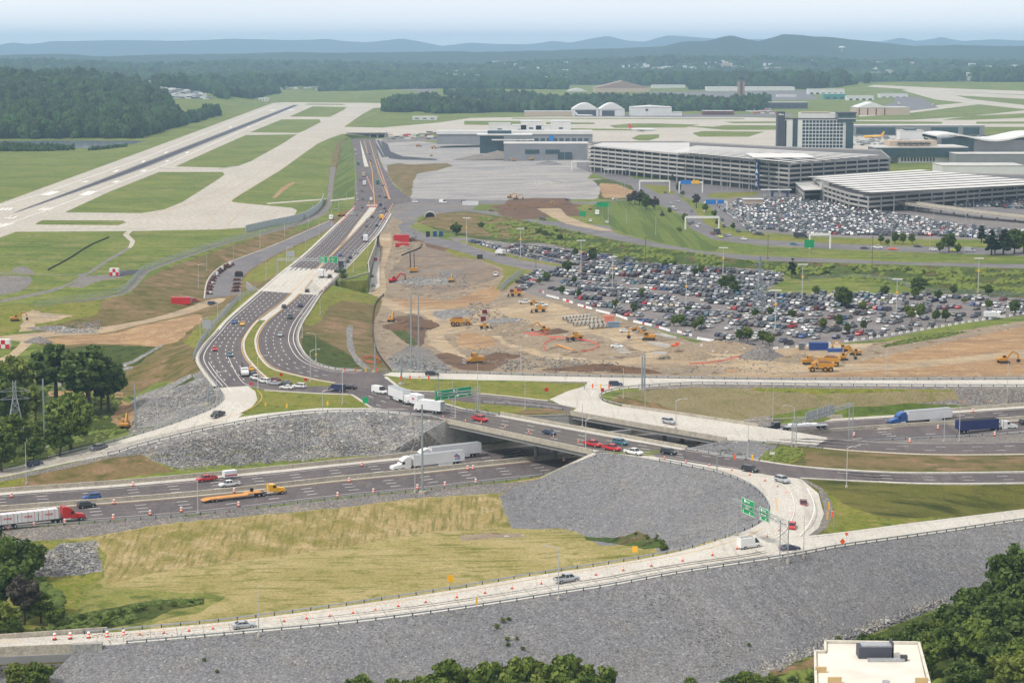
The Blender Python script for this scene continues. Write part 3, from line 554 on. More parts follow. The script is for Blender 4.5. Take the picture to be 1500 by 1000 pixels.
# roads
FRW =band(e_FN,e_FF)
zone('motorway',ASPH,FRW)
zone('upper_loop',CONC,TUP +list(reversed(smooth(W3([(951,566,0),(1020,562,0),(1180,564,0),(1343,565.5,0),(1500,566,0),(1640,565,0)]),2))) +smooth(W3([(913,569,0),(890,574,0),(879,581,0),(888,589,0),(911,595.5,0)])) +W3([(836,604.5,0),(845,597,0),(820,592,0),(804,584,0),(833,572,0),(855,566,0),(861,559,0),(701,556.5,0),(648,555,0),(600,554,0),(560,549,0)]))
zone('main_road',ASPH,R2UP[40:] +MRR +W3([(561,549,0),(571,556,0),(583,566,0),(597,572.5,0),(640,573.5,0),(693,576,0),(803,587.5,0),(840,597,0),(836,605,0),(800,603,0),(735,593,0),(707,591,0),(651,591,0),(683,600,0),(731,607.2,0),(652,616.5,0),(600,607,0),(545,602,0),(517,578,0),(467,576,0),(387,571.5,0),(363,565,0),(340,568,0)]))
zone('connector_ramp',CONC,R2UP[:40] +W3([(318,568,0),(363,565,0),(374,573,0),(377,585,0),(370,595,0),(349,607,0),(387,603,0),(467,597,0),(544,597.5,0),(575,603,0),(629,609,0),(600,607,0)]) +list(reversed(R2LO[:45])))
# islands of the interchange
zpx('grass',G_verge,[(363.5,565.5),(387,572),(467,577),(516,578.5),(543,597),(467,596.3),(387,602),(350,606.5),(370,595),(377.5,585),(375,573)])
zone('grass',G_verge,smooth(W3([(379,469,0),(360,493,0),(357,509,0),(363,525,0),(381,545,0),(399,560,0),(440,565,0),(480,565.3,0)])) +smooth(W3([(491,561.5,0),(467,557,0),(427,548,0),(397,539,0),(381,523,0),(375,507,0),(376,491,0),(391,469.5,0)])))
zpx('grass',G_verge,[(568,553),(637,557.5),(701,559),(861,561),(856,565),(837,570),(803,585.5),(693,574.5),(640,572.3),(597,571),(582,565)])
zpx('grass',G_verge,[(629,583.5),(640,583.5),(707,591.5),(760,595),(824,601),(836,604.5),(768,611),(744,607),(731,606.5),(683,599.5),(651,591.5)])
zpx('dry_grass',G_brown,[(748,606),(765,601),(800,598),(822,601),(834,604),(800,607),(768,610.5)],0,.4)
zone('median_strip',CONC,smooth(W3([(541,305,0),(520,332,0),(499,360,0),(449,408,0),(417,440,0),(379,468.5,0)]),3) +list(reversed(smooth(W3([(552,305,0),(533,325,0),(511,348,0),(487,371,0),(465,397,0),(433,435,0),(391,469,0)]),3))))
zone('median_strip',CONC,W3([(527,204,-6),(540,244,-3),(534,244,-3),(532.5,238,-3.5)]) +W3([(527,204.1,-6)]))
zpx('bridge_road',CONC,[(407,403),(421,392),(500,396),(497,403),(471,427),(466,432),(378,427),(381,425)])
zone('connector_ramp',CONC,band(RUP,OUT[:26]) if False else (OUT[:30] +[at(1147,816,-1.2)] +list(reversed(RUP))[-len(RUP):][::-1][:0] +RUP))
zone('connector_ramp',CONC,LOOPIN +list(reversed(OUT[25:])) +W3([(1184,784,-1.3),(1199,767,-1),(1207,743,-.5),(1199,717,-.2),(1174,701,0),(1130,695,0),(1080,686,0),(1040,681,0),(960,668,0)]))
zone('lower_road',ASPH,LRU +list(reversed(LRL)) +W3([(1172,700.5,0),(1128,696,0),(1080,687,0),(1040,681.5,0),(960,668.5,0),(955,665,0)]))
zone('upper_ramp',ASPH,URU[8:] +list(reversed(URL[2:])))
zone('side_road',ASPH_O,SRL +list(reversed(SRR)))
zone('upper_loop',CONC,W3([(1065,644.5,0),(1097,646,-.5),(1140,650.5,-1.5),(1190,655,-2.6),(1213,642,-3),(1160,637,-2),(1120,640,-1.5)]))
zpx('access_road',CONC,[(540,430),(545,400),(552,362),(558,362),(556,380),(566,372),(572,372),(566,400),(570,425),(560,436)][:5] +[(556,425)])
zpx('dirt_track',DIRT_T,[(541,428),(556,420),(558,390),(556,345),(572,340),(574,360),(563,392),(566,425),(556,437)],0,.5)
# ---------------------------------------------------------------- one conforming triangulation, cut into zones
P2 =[(v.x,v.y) for v in wp];E2 =list(ed)
for nm,mt,poly in ZONES:
 k =len(P2);n =len(poly);P2 += poly;E2 += [(k +i,k +(i +1) % n) for i in range(n)]
vs2,fs2,ov2 =run_cdt(P2,E2)
V2 =np.array([(v.x,v.y) for v in vs2]);F2 =np.array(fs2)
Z2 =np.array([gz(x,y) for x,y in V2])
C2 =V2[F2].mean(1);zid =np.full(len(F2),-1)
for zi,(nm,mt,poly) in enumerate(ZONES):
 p =np.array(poly);lo,hi =p.min(0),p.max(0)
 idx =np.where((C2[:,0] > lo[0]) & (C2[:,0] < hi[0]) & (C2[:,1] > lo[1]) & (C2[:,1] < hi[1]))[0]
 if len(idx) == 0:continue
 cx,cy =C2[idx,0],C2[idx,1];ins =np.zeros(len(idx),bool)
 for i in range(len(p)):
  x1,y1 =p[i];x2,y2 =p[(i +1) % len(p)]
  if y1 == y2:continue
  ins ^= ((y1 > cy) != (y2 > cy)) & (cx < (x2 - x1) *(cy - y1) /(y2 - y1) +x1)
 zid[idx[ins]] =zi
WATER,n,l,b =new_mat('pond_water');b.inputs['Base Color'].default_value =hx(150,160,172,.6) +(1,);b.inputs['Roughness'].default_value =.12
groups ={('ground',G_air.name):(G_air,[i for i in range(len(F2)) if zid[i] < 0])}
for zi,(nm,mt,poly) in enumerate(ZONES):
 mt =mt or WATER;g =groups.setdefault((nm,mt.name),(mt,[]));g[1].extend(np.where(zid == zi)[0].tolist())
for (nm,mn_),(mt,tri) in groups.items():
 if not tri:continue
 f =F2[tri];u,inv =np.unique(f,return_inverse=True);inv =inv.reshape(-1,3)
 mesh_obj(nm,[(V2[i,0],V2[i,1],Z2[i]) for i in u],[tuple(int(c) for c in r) for r in inv],mt)['kind'] ='structure'
# ================================================================ markings, kerbs, bridges, walls
def ribbon(P,w_,dz=.03,off=0,drape=False):
 A =offset(P,off +w_ /2);B =offset(P,off - w_ /2)
 v =[];f =[]
 for a,b in zip(A,B):
  if drape:a.z =gz(a.x,a.y);b.z =gz(b.x,b.y)
  v += [(a.x,a.y,a.z +dz),(b.x,b.y,b.z +dz)]
 for i in range(len(A) - 1):f.append((2 *i,2 *i +2,2 *i +3,2 *i +1))
 return v,f
class Marks:
 def __init__(s,name,mat):s.mb =MB();s.name =name;s.mat =mat
 def line(s,P,w_=.18,dash=None,dz=.03,drape=False):
  Lm =plen(P)
  if dash:
   on_,gap =dash;n =int(Lm /(on_ +gap));Q =resample(P,max(2,int(Lm /1.0)))
   st =Lm /(len(Q) - 1)
   for k in range(n):
    i0 =int(k *(on_ +gap) /st);i1 =min(len(Q) - 1,i0 +max(1,round(on_ /st)))
    if i1 > i0:s.mb.add(*ribbon([Q[i0],Q[i1]],w_,dz,0,drape))
  else:s.mb.add(*ribbon(resample(P,max(2,int(Lm /5))),w_,dz,0,drape))
 def done(s):s.mb.build(s.name,s.mat)['kind'] ='structure'
def lerpline(A,B,t,n=80):
 return [a.lerp(b,t) for a,b in zip(resample(A,n),resample(B,n))]
mw =Marks('lane_markings',WHITE);my =Marks('yellow_lines',YELL)
med_t =.535
MED =lerpline(e_FN,e_FF,med_t,120)
for t in (.17,.27,.37):mw.line(lerpline(e_FN,e_FF,t,120),.32,(3.2,8.5))
for t in (.67,.77,.87):mw.line(lerpline(e_FN,e_FF,t,120),.32,(3.2,8.5))
mw.line(lerpline(e_FN,e_FF,.06,120),.2);mw.line(lerpline(e_FN,e_FF,.955,120),.2)
my.line(lerpline(e_FN,e_FF,.475,120),.22);my.line(lerpline(e_FN,e_FF,.585,120),.22)
LCI =smooth(W3([(541,305,0),(499,360,0),(449,408,0),(417,440,0),(379,468.5,0),(360,493,0),(357,509,0),(363,525,0),(381,545,0),(399,560,0)]))
LCO =list(reversed(R2UP[54:86]))
LCO =smooth(W3([(519,305,0),(487,335,0),(449,371,0),(413,400,0),(381,427,0),(360,445,0),(333,469,0),(317,488,0),(300,507,0),(291,525,0),(301,545,0),(318,566,0)]))
for t in (.27,.43,.6,.77):mw.line(lerpline(LCI,LCO,t),.26,(3,7))
mw.line(lerpline(LCI,LCO,.9),.24);my.line(lerpline(LCI,LCO,.05),.28)
RCI =smooth(W3([(552,305,0),(533,325,0),(511,348,0),(487,371,0),(465,397,0),(433,435,0),(391,469,0),(376,491,0),(375,507,0),(381,523,0),(397,539,0),(427,548,0),(467,557,0),(491,561,0)]))
RCO =smooth(W3([(576,303,0),(570,316,0),(556,339,0),(540,357,0),(497,402,0),(471,427,0),(453,454,0),(440,474,0),(434,494,0),(440,512,0),(451,525,0),(469,535,0),(493,541,0),(530,543,0)]))
for t in (.24,.42,.6):mw.line(lerpline(RCI,RCO,t),.26,(3,7))
mw.line(lerpline(RCI,RCO,.8),.22);mw.line(lerpline(RCI,RCO,.92),.24);my.line(lerpline(RCI,RCO,.05),.28)
BU =smooth(W3([(491,561,0),(540,566,0),(583,577,0),(640,592,0),(683,600.5,0),(731,608,0),(870,633,0),(1004,657.5,0),(1090,671,0)]))
BD =smooth(W3([(515,578,0),(545,600,0),(600,606,0),(652,615,0),(760,638,0),(868,661,0),(960,668,0),(1040,681.5,0),(1080,687,0)]))
for t in (.3,.52,.74):mw.line(lerpline(BU,BD,t)[8:],.24,(3,8))
mw.line(lerpline(BU,BD,.1)[8:],.2);mw.line(lerpline(BU,BD,.9)[10:],.2)
MU =smooth(W3([(560,550,0),(597,573.5,0),(640,574.5,0),(693,577,0),(803,588.5,0),(860,600,0)]));MD =smooth(W3([(590,578,0),(629,582,0),(651,590,0),(707,590.5,0),(800,601,0),(850,606,0)]))
mw.line(lerpline(MU,MD,.5)[10:],.24,(3,8));mw.line(lerpline(MU,MD,.12),.2)
for t in (.36,.66):mw.line(lerpline(LRU,LRL[:len(LRL)],t),.24,(3,8))
mw.line(lerpline(LRU,LRL,.08),.24);mw.line(lerpline(LRU,LRL,.93)[20:],.24)
for t in (.35,.65):mw.line(lerpline(URU[8:],URL[2:],t),.24,(3,8))
mw.line(lerpline(URU[8:],URL[2:],.06),.24);my.line(lerpline(URU[8:],URL[2:],.93),.24)
RIN,ROUT =LOOPIN[14:],OUT[26:]
mw.line(lerpline(LOOPIN[50:],OUT[29:],.5),.2,(3,9));my.line(smooth(W3([(1010,679,0),(1090,696,0),(1125,713,-.2),(1138,735,-.4),(1135,756,-.8),(1120,772,-1.1),(1082,789,-1.4),(1000,811,-2),(794,845.5,-3.2),(660,868.5,-4),(500,892,-5),(340,913,-6),(157,930,-7),(0,940,-7.5)])),.22)
mw.line(smooth(W3([(1130,701,0),(1155,716,0),(1163,735,-.5),(1162,755,-.7),(1150,776,-1),(1128,793,-1.3)])),.2)
mw.line(smooth(W3([(1182,715,0),(1193,738,-.5),(1188,762,-.7),(1172,784,-1)])),.22)
mw.line(offset(OUT,-.9)[2:],.25)
mw.line(offset(RUP,-1,dz=0),.2);mw.line(lerpline(OUT[:28],RUP,.5) if False else offset(OUT[:26],-4.2),.2,(3,9))
mw.line(offset(R2LO,.8)[3:],.25);my.line(smooth(W3([(377,571,0),(384,580,0),(378,591,0),(362,600,0),(330,611,-.8),(288,623,-1.8),(200,646,-3.4),(107,672,-5),(0,697,-6.5)])),.2)
mw.line(smooth(W3([(305,530,0),(318,549,0),(338,572,0),(345,590,-.2),(335,603,-.6)])),.2)
mw.line(smooth(W3([(333,520,0),(350,553,0),(372,567,0),(440,574,0),(510,577,0)])),.2)
for off in (-2,2.2):mw.line(offset(TLO[3:],off +3),.2)
for pts in ([(861,573),(880,564),(905,557)],[(905,583),(870,579),(855,574)],[(866,580),(869,572),(885,566)]):mw.line(smooth(W3([(a,b,0) for a,b in pts])),.2)
# upper part of the main road, car-park drives
for a,b in (((519,225,-4),(523,300,0)),((545,225,-4),(565,290,0)),((549,225,-4),(573,290,-.5))):mw.line(W3([a,b]),.3,(3,9),dz=.25)
for pts in ([(533,205),(545,250),(548,290),(549,305)],[(541,205),(554,250),(570,292)]):
 P =resample(W3([(x,y,0) for x,y in pts]),60)
 my.line([Vector((p.x,p.y,gz(p.x,p.y))) for p in [on(*proj(*q)) for q in P]],.5,dz=.25)
mw.done();my.done()
# runway markings
rw =Marks('runway_markings',WHITE)
def gquad(mk,pts,dz=.05):
 P =[on(*p) for p in pts];mk.mb.add([(p.x,p.y,p.z +dz) for p in P],[tuple(range(len(P)))])
for q in ([(59,286),(73,286),(89,280.5),(75,280.5)],[(115,286),(130,286),(144,280),(129,280)],
    [(118,267),(125,267),(132,265),(126,265)],[(163,267.5),(171,267.5),(177,265),(170,265)],[(164,252),(169,252),(176,249),(171,249)],[(204,251.5),(211,251.5),(217,249),(210,249)],
    [(206,238),(210,238),(214,235.5),(210,235.5)],[(241,237),(245,237),(249,235),(245,235)],[(240,224.5),(243,224.5),(247,222.5),(243,222.5)],[(271,224.5),(275,224.5),(278,222.5),(274,222.5)],
    [(334,187),(338,187),(341,185.7),(337,185.7)],[(361,187),(364,187),(367,185.7),(364,185.7)],[(392,162),(400,162),(405,160.8),(398,160.8)],[(420,162),(428,162),(433,160.8),(426,160.8)]):
 gquad(rw,q)
for k in range(3):
 gquad(rw,[(55 +k *6,308),(59 +k *6,308),(67 +k *6,304.5),(63 +k *6,304.5)]);gquad(rw,[(-2 +k *6,308),(2 +k *6,308),(8 +k *6,304.5),(4 +k *6,304.5)])
for k in range(6):gquad(rw,[(-60 +k *9,336 - k *.2),(-55 +k *9,336),(-22 +k *9,327),(-26 +k *9,327)])
gquad(rw,[(6,320),(20,320),(26,316.5),(23,316.5),(18,319),(6,319)]);gquad(rw,[(12,318),(14,318),(18,316.3),(15,316.3)])
rw.line([on(-40,313),on(60,284.5),on(210,232),on(404,153.5)],1.1,dz=.09,drape=True);rw.line([on(-40,346),on(60,311),on(140,281),on(253,237),on(440,153)],1.1,dz=.09,drape=True)
rw.done()
ty =Marks('taxiway_lines',FAINT)
for pts in ([(200,318),(260,303),(330,282),(380,253),(440,215),(480,195),(540,170),(560,160)],[(329,333),(345,318),(362,300)],[(380,325),(405,315),(412,308)],[(345,262),(320,278),(270,300),(230,316)],[(300,330),(330,300),(420,240),(470,205),(500,195)]):
 ty.line(smooth([on(*p) for p in pts]),.5,dz=.08,drape=True)
ty.done()
def patchline(name,mat,pts,w0,w1,dz):
 P =[Vector((p.x,p.y,gz(p.x,p.y) +.03)) for p in resample([on(*p) for p in pts],40)];A =[];B =[]
 for i,p in enumerate(P):
  t =(P[min(i +1,39)] - P[max(i - 1,0)]);t.z =0;t.normalize();n_ =Vector((-t.y,t.x,0));w_ =(w0 +(w1 - w0) *i /39) /2 *min(1,(i +1) /8)
  A.append(p +n_ *w_);B.append(p - n_ *w_)
 v =[]
 for a,b in zip(A,B):v += [(a.x,a.y,gz(a.x,a.y) +dz +.02),(b.x,b.y,gz(b.x,b.y) +dz +.02)]
 mesh_obj(name,v,[(2 *i,2 *i +1,2 *i +3,2 *i +2) for i in range(39)],mat)['kind'] ='structure'
# worn wheel paths and joints
W_A =ground('worn_asphalt',hx(112,105,107,K *.84),hx(102,96,99,K *.85),hx(122,114,114,K *.88),big=12,mid=3,small=.6,bump=0,rough=.8)
W_C =ground('worn_concrete',hx(209,203,192,K),hx(199,193,181,K),hx(188,182,172,K),big=12,mid=3,small=.5,bump=0,rough=.8)
J_C =paint('joint_sealant',hx(120,116,110,K),.9)
wa =Marks('wheel_wear',W_A);wc =Marks('wheel_wear',W_C);wj =Marks('pavement_joints',J_C)
for t in (.115,.22,.32,.42,.62,.72,.82,.91):wa.line(lerpline(e_FN,e_FF,t,120),.9,dz=.012)
def offdeck(P):
 k =[proj(*p)[1] for p in P];return [p for p,y in zip(P,k) if y < 398],[p for p,y in zip(P,k) if y > 434]
for t in (.18,.35,.52,.69,.84):
 for q_ in offdeck(lerpline(LCI,LCO,t)):wa.line(q_,.8,dz=.012)
for t in (.15,.33,.51,.7):
 for q_ in offdeck(lerpline(RCI,RCO,t)):wa.line(q_,.8,dz=.012)
for t in (.2,.41,.63,.82):wa.line(lerpline(BU,BD,t),.8,dz=.034)
for t in (.2,.5,.8):wa.line(lerpline(LRU,LRL,t),.8,dz=.012);wa.line(lerpline(URU[8:],URL[2:],t),.8,dz=.012)
for o_ in (1.9,3.3,5.6,7.0):wc.line(offset(OUT,-o_)[2:],.55,dz=.012)
for o_ in (2.2,3.6,5.4,6.8):wc.line(offset(R2LO,o_)[3:44],.5,dz=.012)
for o_ in (1.6,3.0,4.8,6.2):wc.line(offset(TLO,o_),.5,dz=.012)
for P_,a_,b_,s_ in ((OUT[2:],-.3,-8.6,5.2),(R2LO[3:44],.3,8.4,5.2),(TLO,.3,8,5.2)):
 n_ =int(plen(P_) /s_);A_,B_ =resample(offset(P_,a_),n_),resample(offset(P_,b_),n_)
 for p_,q_ in zip(A_,B_):wj.mb.add(*ribbon([p_,q_],.09,.016))
wa.done();wc.done();wj.done()
# kerbs: pale concrete gutters with a real step
def kerb(P,w_=1.1,off=0,h=.13):
 Q =resample(P,max(2,int(plen(P) /4)));A =offset(Q,off +w_ /2);B =offset(Q,off - w_ /2)
 v =[];f =[]
 for a,b in zip(A,B):v += [(a.x,a.y,a.z - .2),(a.x,a.y,a.z +h),(b.x,b.y,b.z +h),(b.x,b.y,b.z - .2)]
 for i in range(len(A) - 1):
  k =4 *i
  for j in range(3):f.append((k +j,k +j +1,k +5 +j,k +4 +j))
 mesh_obj('kerb',v,f,CONC)['kind'] ='structure'
kerb(LCO,1.5,-.4);kerb(RCO,1.1,.4);kerb(LCI[20:],.8,0);kerb(RCI[30:],.8,0)
kerb(W3([(387,571.8,0),(467,576.5,0),(516,578,0),(544,597.4,0)]),.8);kerb(smooth(W3([(565,552,0),(583,566,0),(597,572.3,0),(693,575.6,0),(803,587,0)])),1)
kerb(W3([(651,591,0),(683,600,0),(731,607,0)]),.8);kerb(LRU,1.2,.2);kerb(LRL,1,0);kerb(URL[2:],1,0)
kerb(smooth(W3([(300,437,-6),(304,413,-6),(316,397,-5.5),(337,384,-4.5),(407,357,-2.5),(484,323,0)])),.6,.3)
# ---------------------------------------------------------------- solid strips
def strip(A,B,z0,z1,name,mat,parent=None,n=None):
 """closed slab between two edge lines; z0, z1 relative to them"""
 n =n or max(len(A),len(B));A =resample(A,n);B =resample(B,n);mb =MB();v =[];f =[]
 for a,b in zip(A,B):v += [(a.x,a.y,a.z +z0),(a.x,a.y,a.z +z1),(b.x,b.y,b.z +z1),(b.x,b.y,b.z +z0)]
 for i in range(n - 1):
  k =4 *i
  for j in range(4):f.append((k +j,k +(j +1) % 4,k +4 +(j +1) % 4,k +4 +j))
 f += [(3,2,1,0),(4 *n - 4,4 *n - 3,4 *n - 2,4 *n - 1)]
 return mesh_obj(name,v,f,mat,parent)
def along(P,w_,h,name,mat,parent=None,z0=0,off=0):
 return strip(offset(P,off - w_ /2),offset(P,off +w_ /2),z0,z0 +h,name,mat,parent)
tag(along(MED,.7,1.15,'median_barrier',BARR,z0=-.05),'long beige concrete barrier between the two motorway carriageways','barrier')
tag(along(offset(e_FF,3.6)[:29],.6,1.25,'roadside_barrier',BARR,z0=-.05),'pale concrete barrier along the far motorway shoulder left of the bridges','barrier')
tag(along(offset(e_FF,3.6)[31:],.6,1.1,'roadside_barrier',BARR,z0=-.05),'pale concrete barrier along the far motorway shoulder right of the bridges','barrier')
def shoulder(A,d0,d1):strip(offset(A,d0),offset(A,d1),-.1,.04,'shoulder',CONC)['kind'] ='structure'
shoulder(e_FF,.1,3.4)
shoulder(MED,.5,2.0);shoulder(MED,-.5,-1.6)
GIRD =paint('bridge_girder_grey',hx(158,158,156,.7),.8,var=.05)
SHADE =paint('soffit_concrete',hx(130,130,130,.7),.9,var=.05)
def bridge(near,far,label,deckmat,npier,colpx,over=.45):
 t =thing('road_bridge',label,'bridge',tuple(near[0]))
 t.location =(0,0,0)
 strip(near,far,-.28,.02,'deck',deckmat,t)
 n0 =offset(near,0);
 sgn =1 if (offset(near,1)[0] - far[0]).length > (offset(near,-1)[0] - far[0]).length else -1
 strip(offset(near,sgn *.35),offset(near,sgn *-.05),-.7,.85,'parapet',BARR,t)
 sg2 =1 if (offset(far,1)[0] - near[0]).length > (offset(far,-1)[0] - near[0]).length else -1
 strip(offset(far,sg2 *.35),offset(far,sg2 *-.05),-.7,.85,'parapet',BARR,t)
 for k in range(7):
  f_ =.02 +.96 *k /6
  G =[a.lerp(b,f_) for a,b in zip(resample(near,12),resample(far,12))]
  strip(offset(G,-.3),offset(G,.3),-1.75,-.27,'girder',GIRD,t)
 cap =[Vector((p.x,p.y,-3.0)) for p in colpx]
 d =(cap[-1] - cap[0]).normalized()
 pier =strip(offset([cap[0] - d *1.6,cap[-1] +d *1.6],-.7),offset([cap[0] - d *1.6,cap[-1] +d *1.6],.7),0,1.22,'pier_cap',GIRD,t)
 for p in colpx:
  MB().tube((p.x,p.y,-8.1),(p.x,p.y,-3),.62,n=14).build('pier_column',GIRD,t,True)
 return t
def medpt(x):
 return min(lerpline(e_FN,e_FF,med_t,600),key=lambda p:abs(proj(p.x,p.y,-8)[0] - x))
n1 =W3([(651,615.8,0),(760,639,0),(868,662.2,0)]);f1 =W3([(733,607,0),(870,632,0),(1006,657,0)])
bridge(n1,f1,'near road bridge over the motorway with brown grey deck and red pickups on it',DECK,3,[medpt(x) for x in (785,812,838,866,893,918)])
tag(along([p +Vector((0,0,.03)) for p in n1],2.2,.02,'shoulder',CONC,off=1.4),kind='structure')
tag(along([p +Vector((0,0,.03)) for p in f1],2.2,.02,'shoulder',CONC,off=-1.4),kind='structure')
n2 =W3([(836,604.8,0),(967,628,0),(1065,644.4,0),(1120,642,-1.2),(1211,641.8,-3)]);f2 =W3([(911,595.3,0),(1001,608,0),(1100,623,-.8),(1160,631.5,-1.9),(1212,640,-2.98)])
n2b,f2b =n2[:3],W3([(911,595.3,0),(1001,608,0),(1110,624.5,-.9)])
bridge(n2b,f2b,'far road bridge over the motorway with pale concrete deck and silver crossover',CONC,3,[medpt(x) for x in (972,999,1024,1050)])
strip(W3([(1065,644.4,0),(1120,642.3,-1.2),(1211,641.8,-3)]),W3([(1110,624.5,-.9),(1160,631.5,-1.9),(1212,640.5,-2.98)]),-9,.03,'upper_loop',CONC)['kind'] ='structure'
# retaining walls
def wall(P,z_bot,name,label,mat=WALLC,th=.5,ztop=.1,side=-1):
 A =offset(P,0);v =[];mb =MB()
 t =thing(name,label,'wall');strip([Vector((p.x,p.y,p.z)) for p in offset(P,side *th)],[Vector((p.x,p.y,p.z)) for p in offset(P,side *.1)],z_bot,ztop,'wall_panel',mat,t)
 strip([Vector((p.x,p.y,p.z)) for p in offset(P,side *(th +.1))],offset(P,0),ztop,ztop +.25,'coping',BARR,t);return t
wall(WTOP,-8.2,'abutment_wall','long grey concrete abutment wall under the west ends of both bridges',ztop=-.5)
wing =W3([(652,617,0),(650,617.6,-.3)]);a_ =at(652,617,0);b_ =at(572,661.5,-8);d_ =(b_ - a_);
wp_ =[a_ +d_ *k /6 for k in range(7)]
mbw =MB();nrm =Vector((d_.y,-d_.x,0)).normalized();
v_ =[]
for k,p in enumerate(wp_):
 top =0.3 - 7.6 *k /6
 for q in (p,p +nrm *-.5):v_ += [(q.x,q.y,-8.2),(q.x,q.y,top)]
f_ =[]
for k in range(6):
 i =4 *k;f_ += [(i,i +4,i +5,i +1),(i +2,i +3,i +7,i +6),(i +1,i +5,i +7,i +3)]
tag(mesh_obj('wing_wall',v_,f_,WALLC),'sloping concrete wing wall at the corner of the near bridge beside the rock slope','wall')
wall(NWT,-6.5,'retaining_wall','tall curved grey concrete retaining wall below the main road beside the haul track',side=1,ztop=.3)
tag(along([at(361,413.5,-.5),at(374,425,-.5),at(386,429,-.5)],.5,3.2,'retaining_wall',WALLC,z0=-2.8),'short grey wall below the main road on its left side near the grey columns of pipe racks','wall')['label'] ='short grey retaining wall left of the main road at the end of its pale bridge deck'
tag(along(W3([(471,427.5,0),(498,403.5,0)]),.5,2.6,'bridge_wall',WALLC,z0=-2,off=-.4),'pale side wall of the main road bridge above the haul track','wall')
tag(along(W3([(467,431,0),(497.5,402.5,0)]),.35,.9,'bridge_parapet',BARR,off=-.1),'low concrete parapet on the right edge of the main road bridge','barrier')
# edge strip of the cone
tag(strip(W3([(868,663.5,.1),(791,699.5,-8)]),W3([(873,664.5,.1),(797,700,-8)]),-.3,.15,'slope_kerb',CONC),kind='structure')
# bridge at the lower left
lb =OUT[-11:];li =LOOPIN[-9:]
tl =thing('ramp_bridge','concrete bridge carrying the near ramp at the lower left corner','bridge')
strip(W3([(150,926,-7.03),(108,928.2,-7.15),(60,932,-7.3),(-140,943,-8)]),W3([(150,945.3,-7.03),(108,948.2,-7.15),(60,949.7,-7.3),(-140,960,-8)]),-.5,.02,'deck',CONC,tl)
lo_ =W3([(132,946.5,-7.1),(60,949.5,-7.3),(-140,958,-7.8)])
strip(offset(lo_,.1),offset(lo_,.5),-1.1,.85,'parapet',BARR,tl);strip(offset(lo_,.4),offset(lo_,.9),-2.6,-1.1,'girder',GIRD,tl)
li_ =W3([(157,924.5,-7),(60,932,-7.3),(-140,942,-7.8)]);strip(offset(li_,-.4),offset(li_,0),-.3,.9,'parapet',BARR,tl)
ab_ =W3([(150,946.3,-7.1),(104,948.6,-7.3)]);strip(offset(ab_,-.5),offset(ab_,1.0),-5.5,.9,'abutment',WALLC,tl)
# ================================================================ distant hills, woods, haze
def interp(xs,pts):
 return np.interp(xs,[p[0] for p in pts],[p[1] for p in pts])
LAY =[  # distance, width, crest line in the photograph (x, y)
 (6600,700,[(-300,117),(0,112),(150,108),(250,112),(400,111),(500,109),(620,113),(800,116),(950,116),(1100,113),(1200,114),(1300,117),(1420,106),(1500,107),(1800,107)]),
 (8300,900,[(-300,96),(0,93),(100,95),(200,97),(350,92),(500,94),(700,99),(900,95),(1100,92),(1300,97),(1500,98),(1800,98)]),
 (12000,1700,[(-300,79),(0,80),(100,78),(150,80),(233,80),(333,79),(433,76),(500,77),(600,76),(700,75),(800,73),(900,69),(967,68),(1000,60),(1030,60),(1067,52),(1087,57),(1107,61),(1143,51),(1173,53),(1217,56),(1253,60),(1283,63),(1333,68),(1400,65),(1450,67),(1500,68),(1800,66)]),
 (26000,3000,[(-400,64),(-100,66),(0,67),(25,62),(50,65),(83,61),(200,59),(260,60),(350,57),(417,59),(460,59),(480,57),(500,60),(540,62),(590,57),(610,60),(650,68),(690,63),(733,65),(777,65),(810,60),(833,63),(887,53),(917,60),(943,61),(973,52),(1000,53),(1060,58),(1130,58),(1216,56),(1253,60),(1283,61),(1313,55),(1337,60),(1373,54),(1400,60),(1443,58),(1500,60),(1600,56),(1900,60)])]
us =np.linspace(-700,2200,420);ds =np.concatenate([np.linspace(5200,9500,90),np.linspace(9600,14400,50),np.linspace(14500,31000,50)])
U,D =np.meshgrid(us,ds);Zh =np.full(U.shape,-6.0)
for d0,wd,pr in LAY:
 crest =H +(72 - interp(U,pr)) *d0 /3000
 wv =np.where(D < d0,wd,wd *1.6)
 Zh =np.maximum(Zh,crest *np.exp(-((D - d0) /wv) ** 2) - 3)
XX =(U - 750) *D /3000
for i in range(U.shape[0]):
 for j in range(U.shape[1]):
  d =D[i,j];x =XX[i,j]
  f_ =min(1,max(0,(d - 5200) /900))
  Zh[i,j] += f_ *(14 *mn.noise((x /420,d /420,0)) +26 *mn.noise((x /1500,d /1300,3))) *min(1,8000 /d) +(5 *mn.noise((x /90,d /90,9)) if d > 8000 else 0)
Zh[0,:] =-12
HILL =ground('wooded_hills',hx(34,52,34,.7),hx(46,66,40,.7),hx(78,92,60,.7),big=500,mid=150,small=14,cmix=(.6,.7),bump=1,bscale=9,patch=(hx(34,52,26,.75),40,.5,.6))
nr,nc =U.shape
hv =[(XX[i,j],D[i,j],Zh[i,j]) for i in range(nr) for j in range(nc)]
hf =[(i *nc +j,i *nc +j +1,(i +1) *nc +j +1,(i +1) *nc +j) for i in range(nr - 1) for j in range(nc - 1)]
hills =mesh_obj('hills',hv,hf,HILL,smooth=True);hills['kind'] ='structure'
HB =BVHTree.FromPolygons([Vector(v) for v in hv],hf)
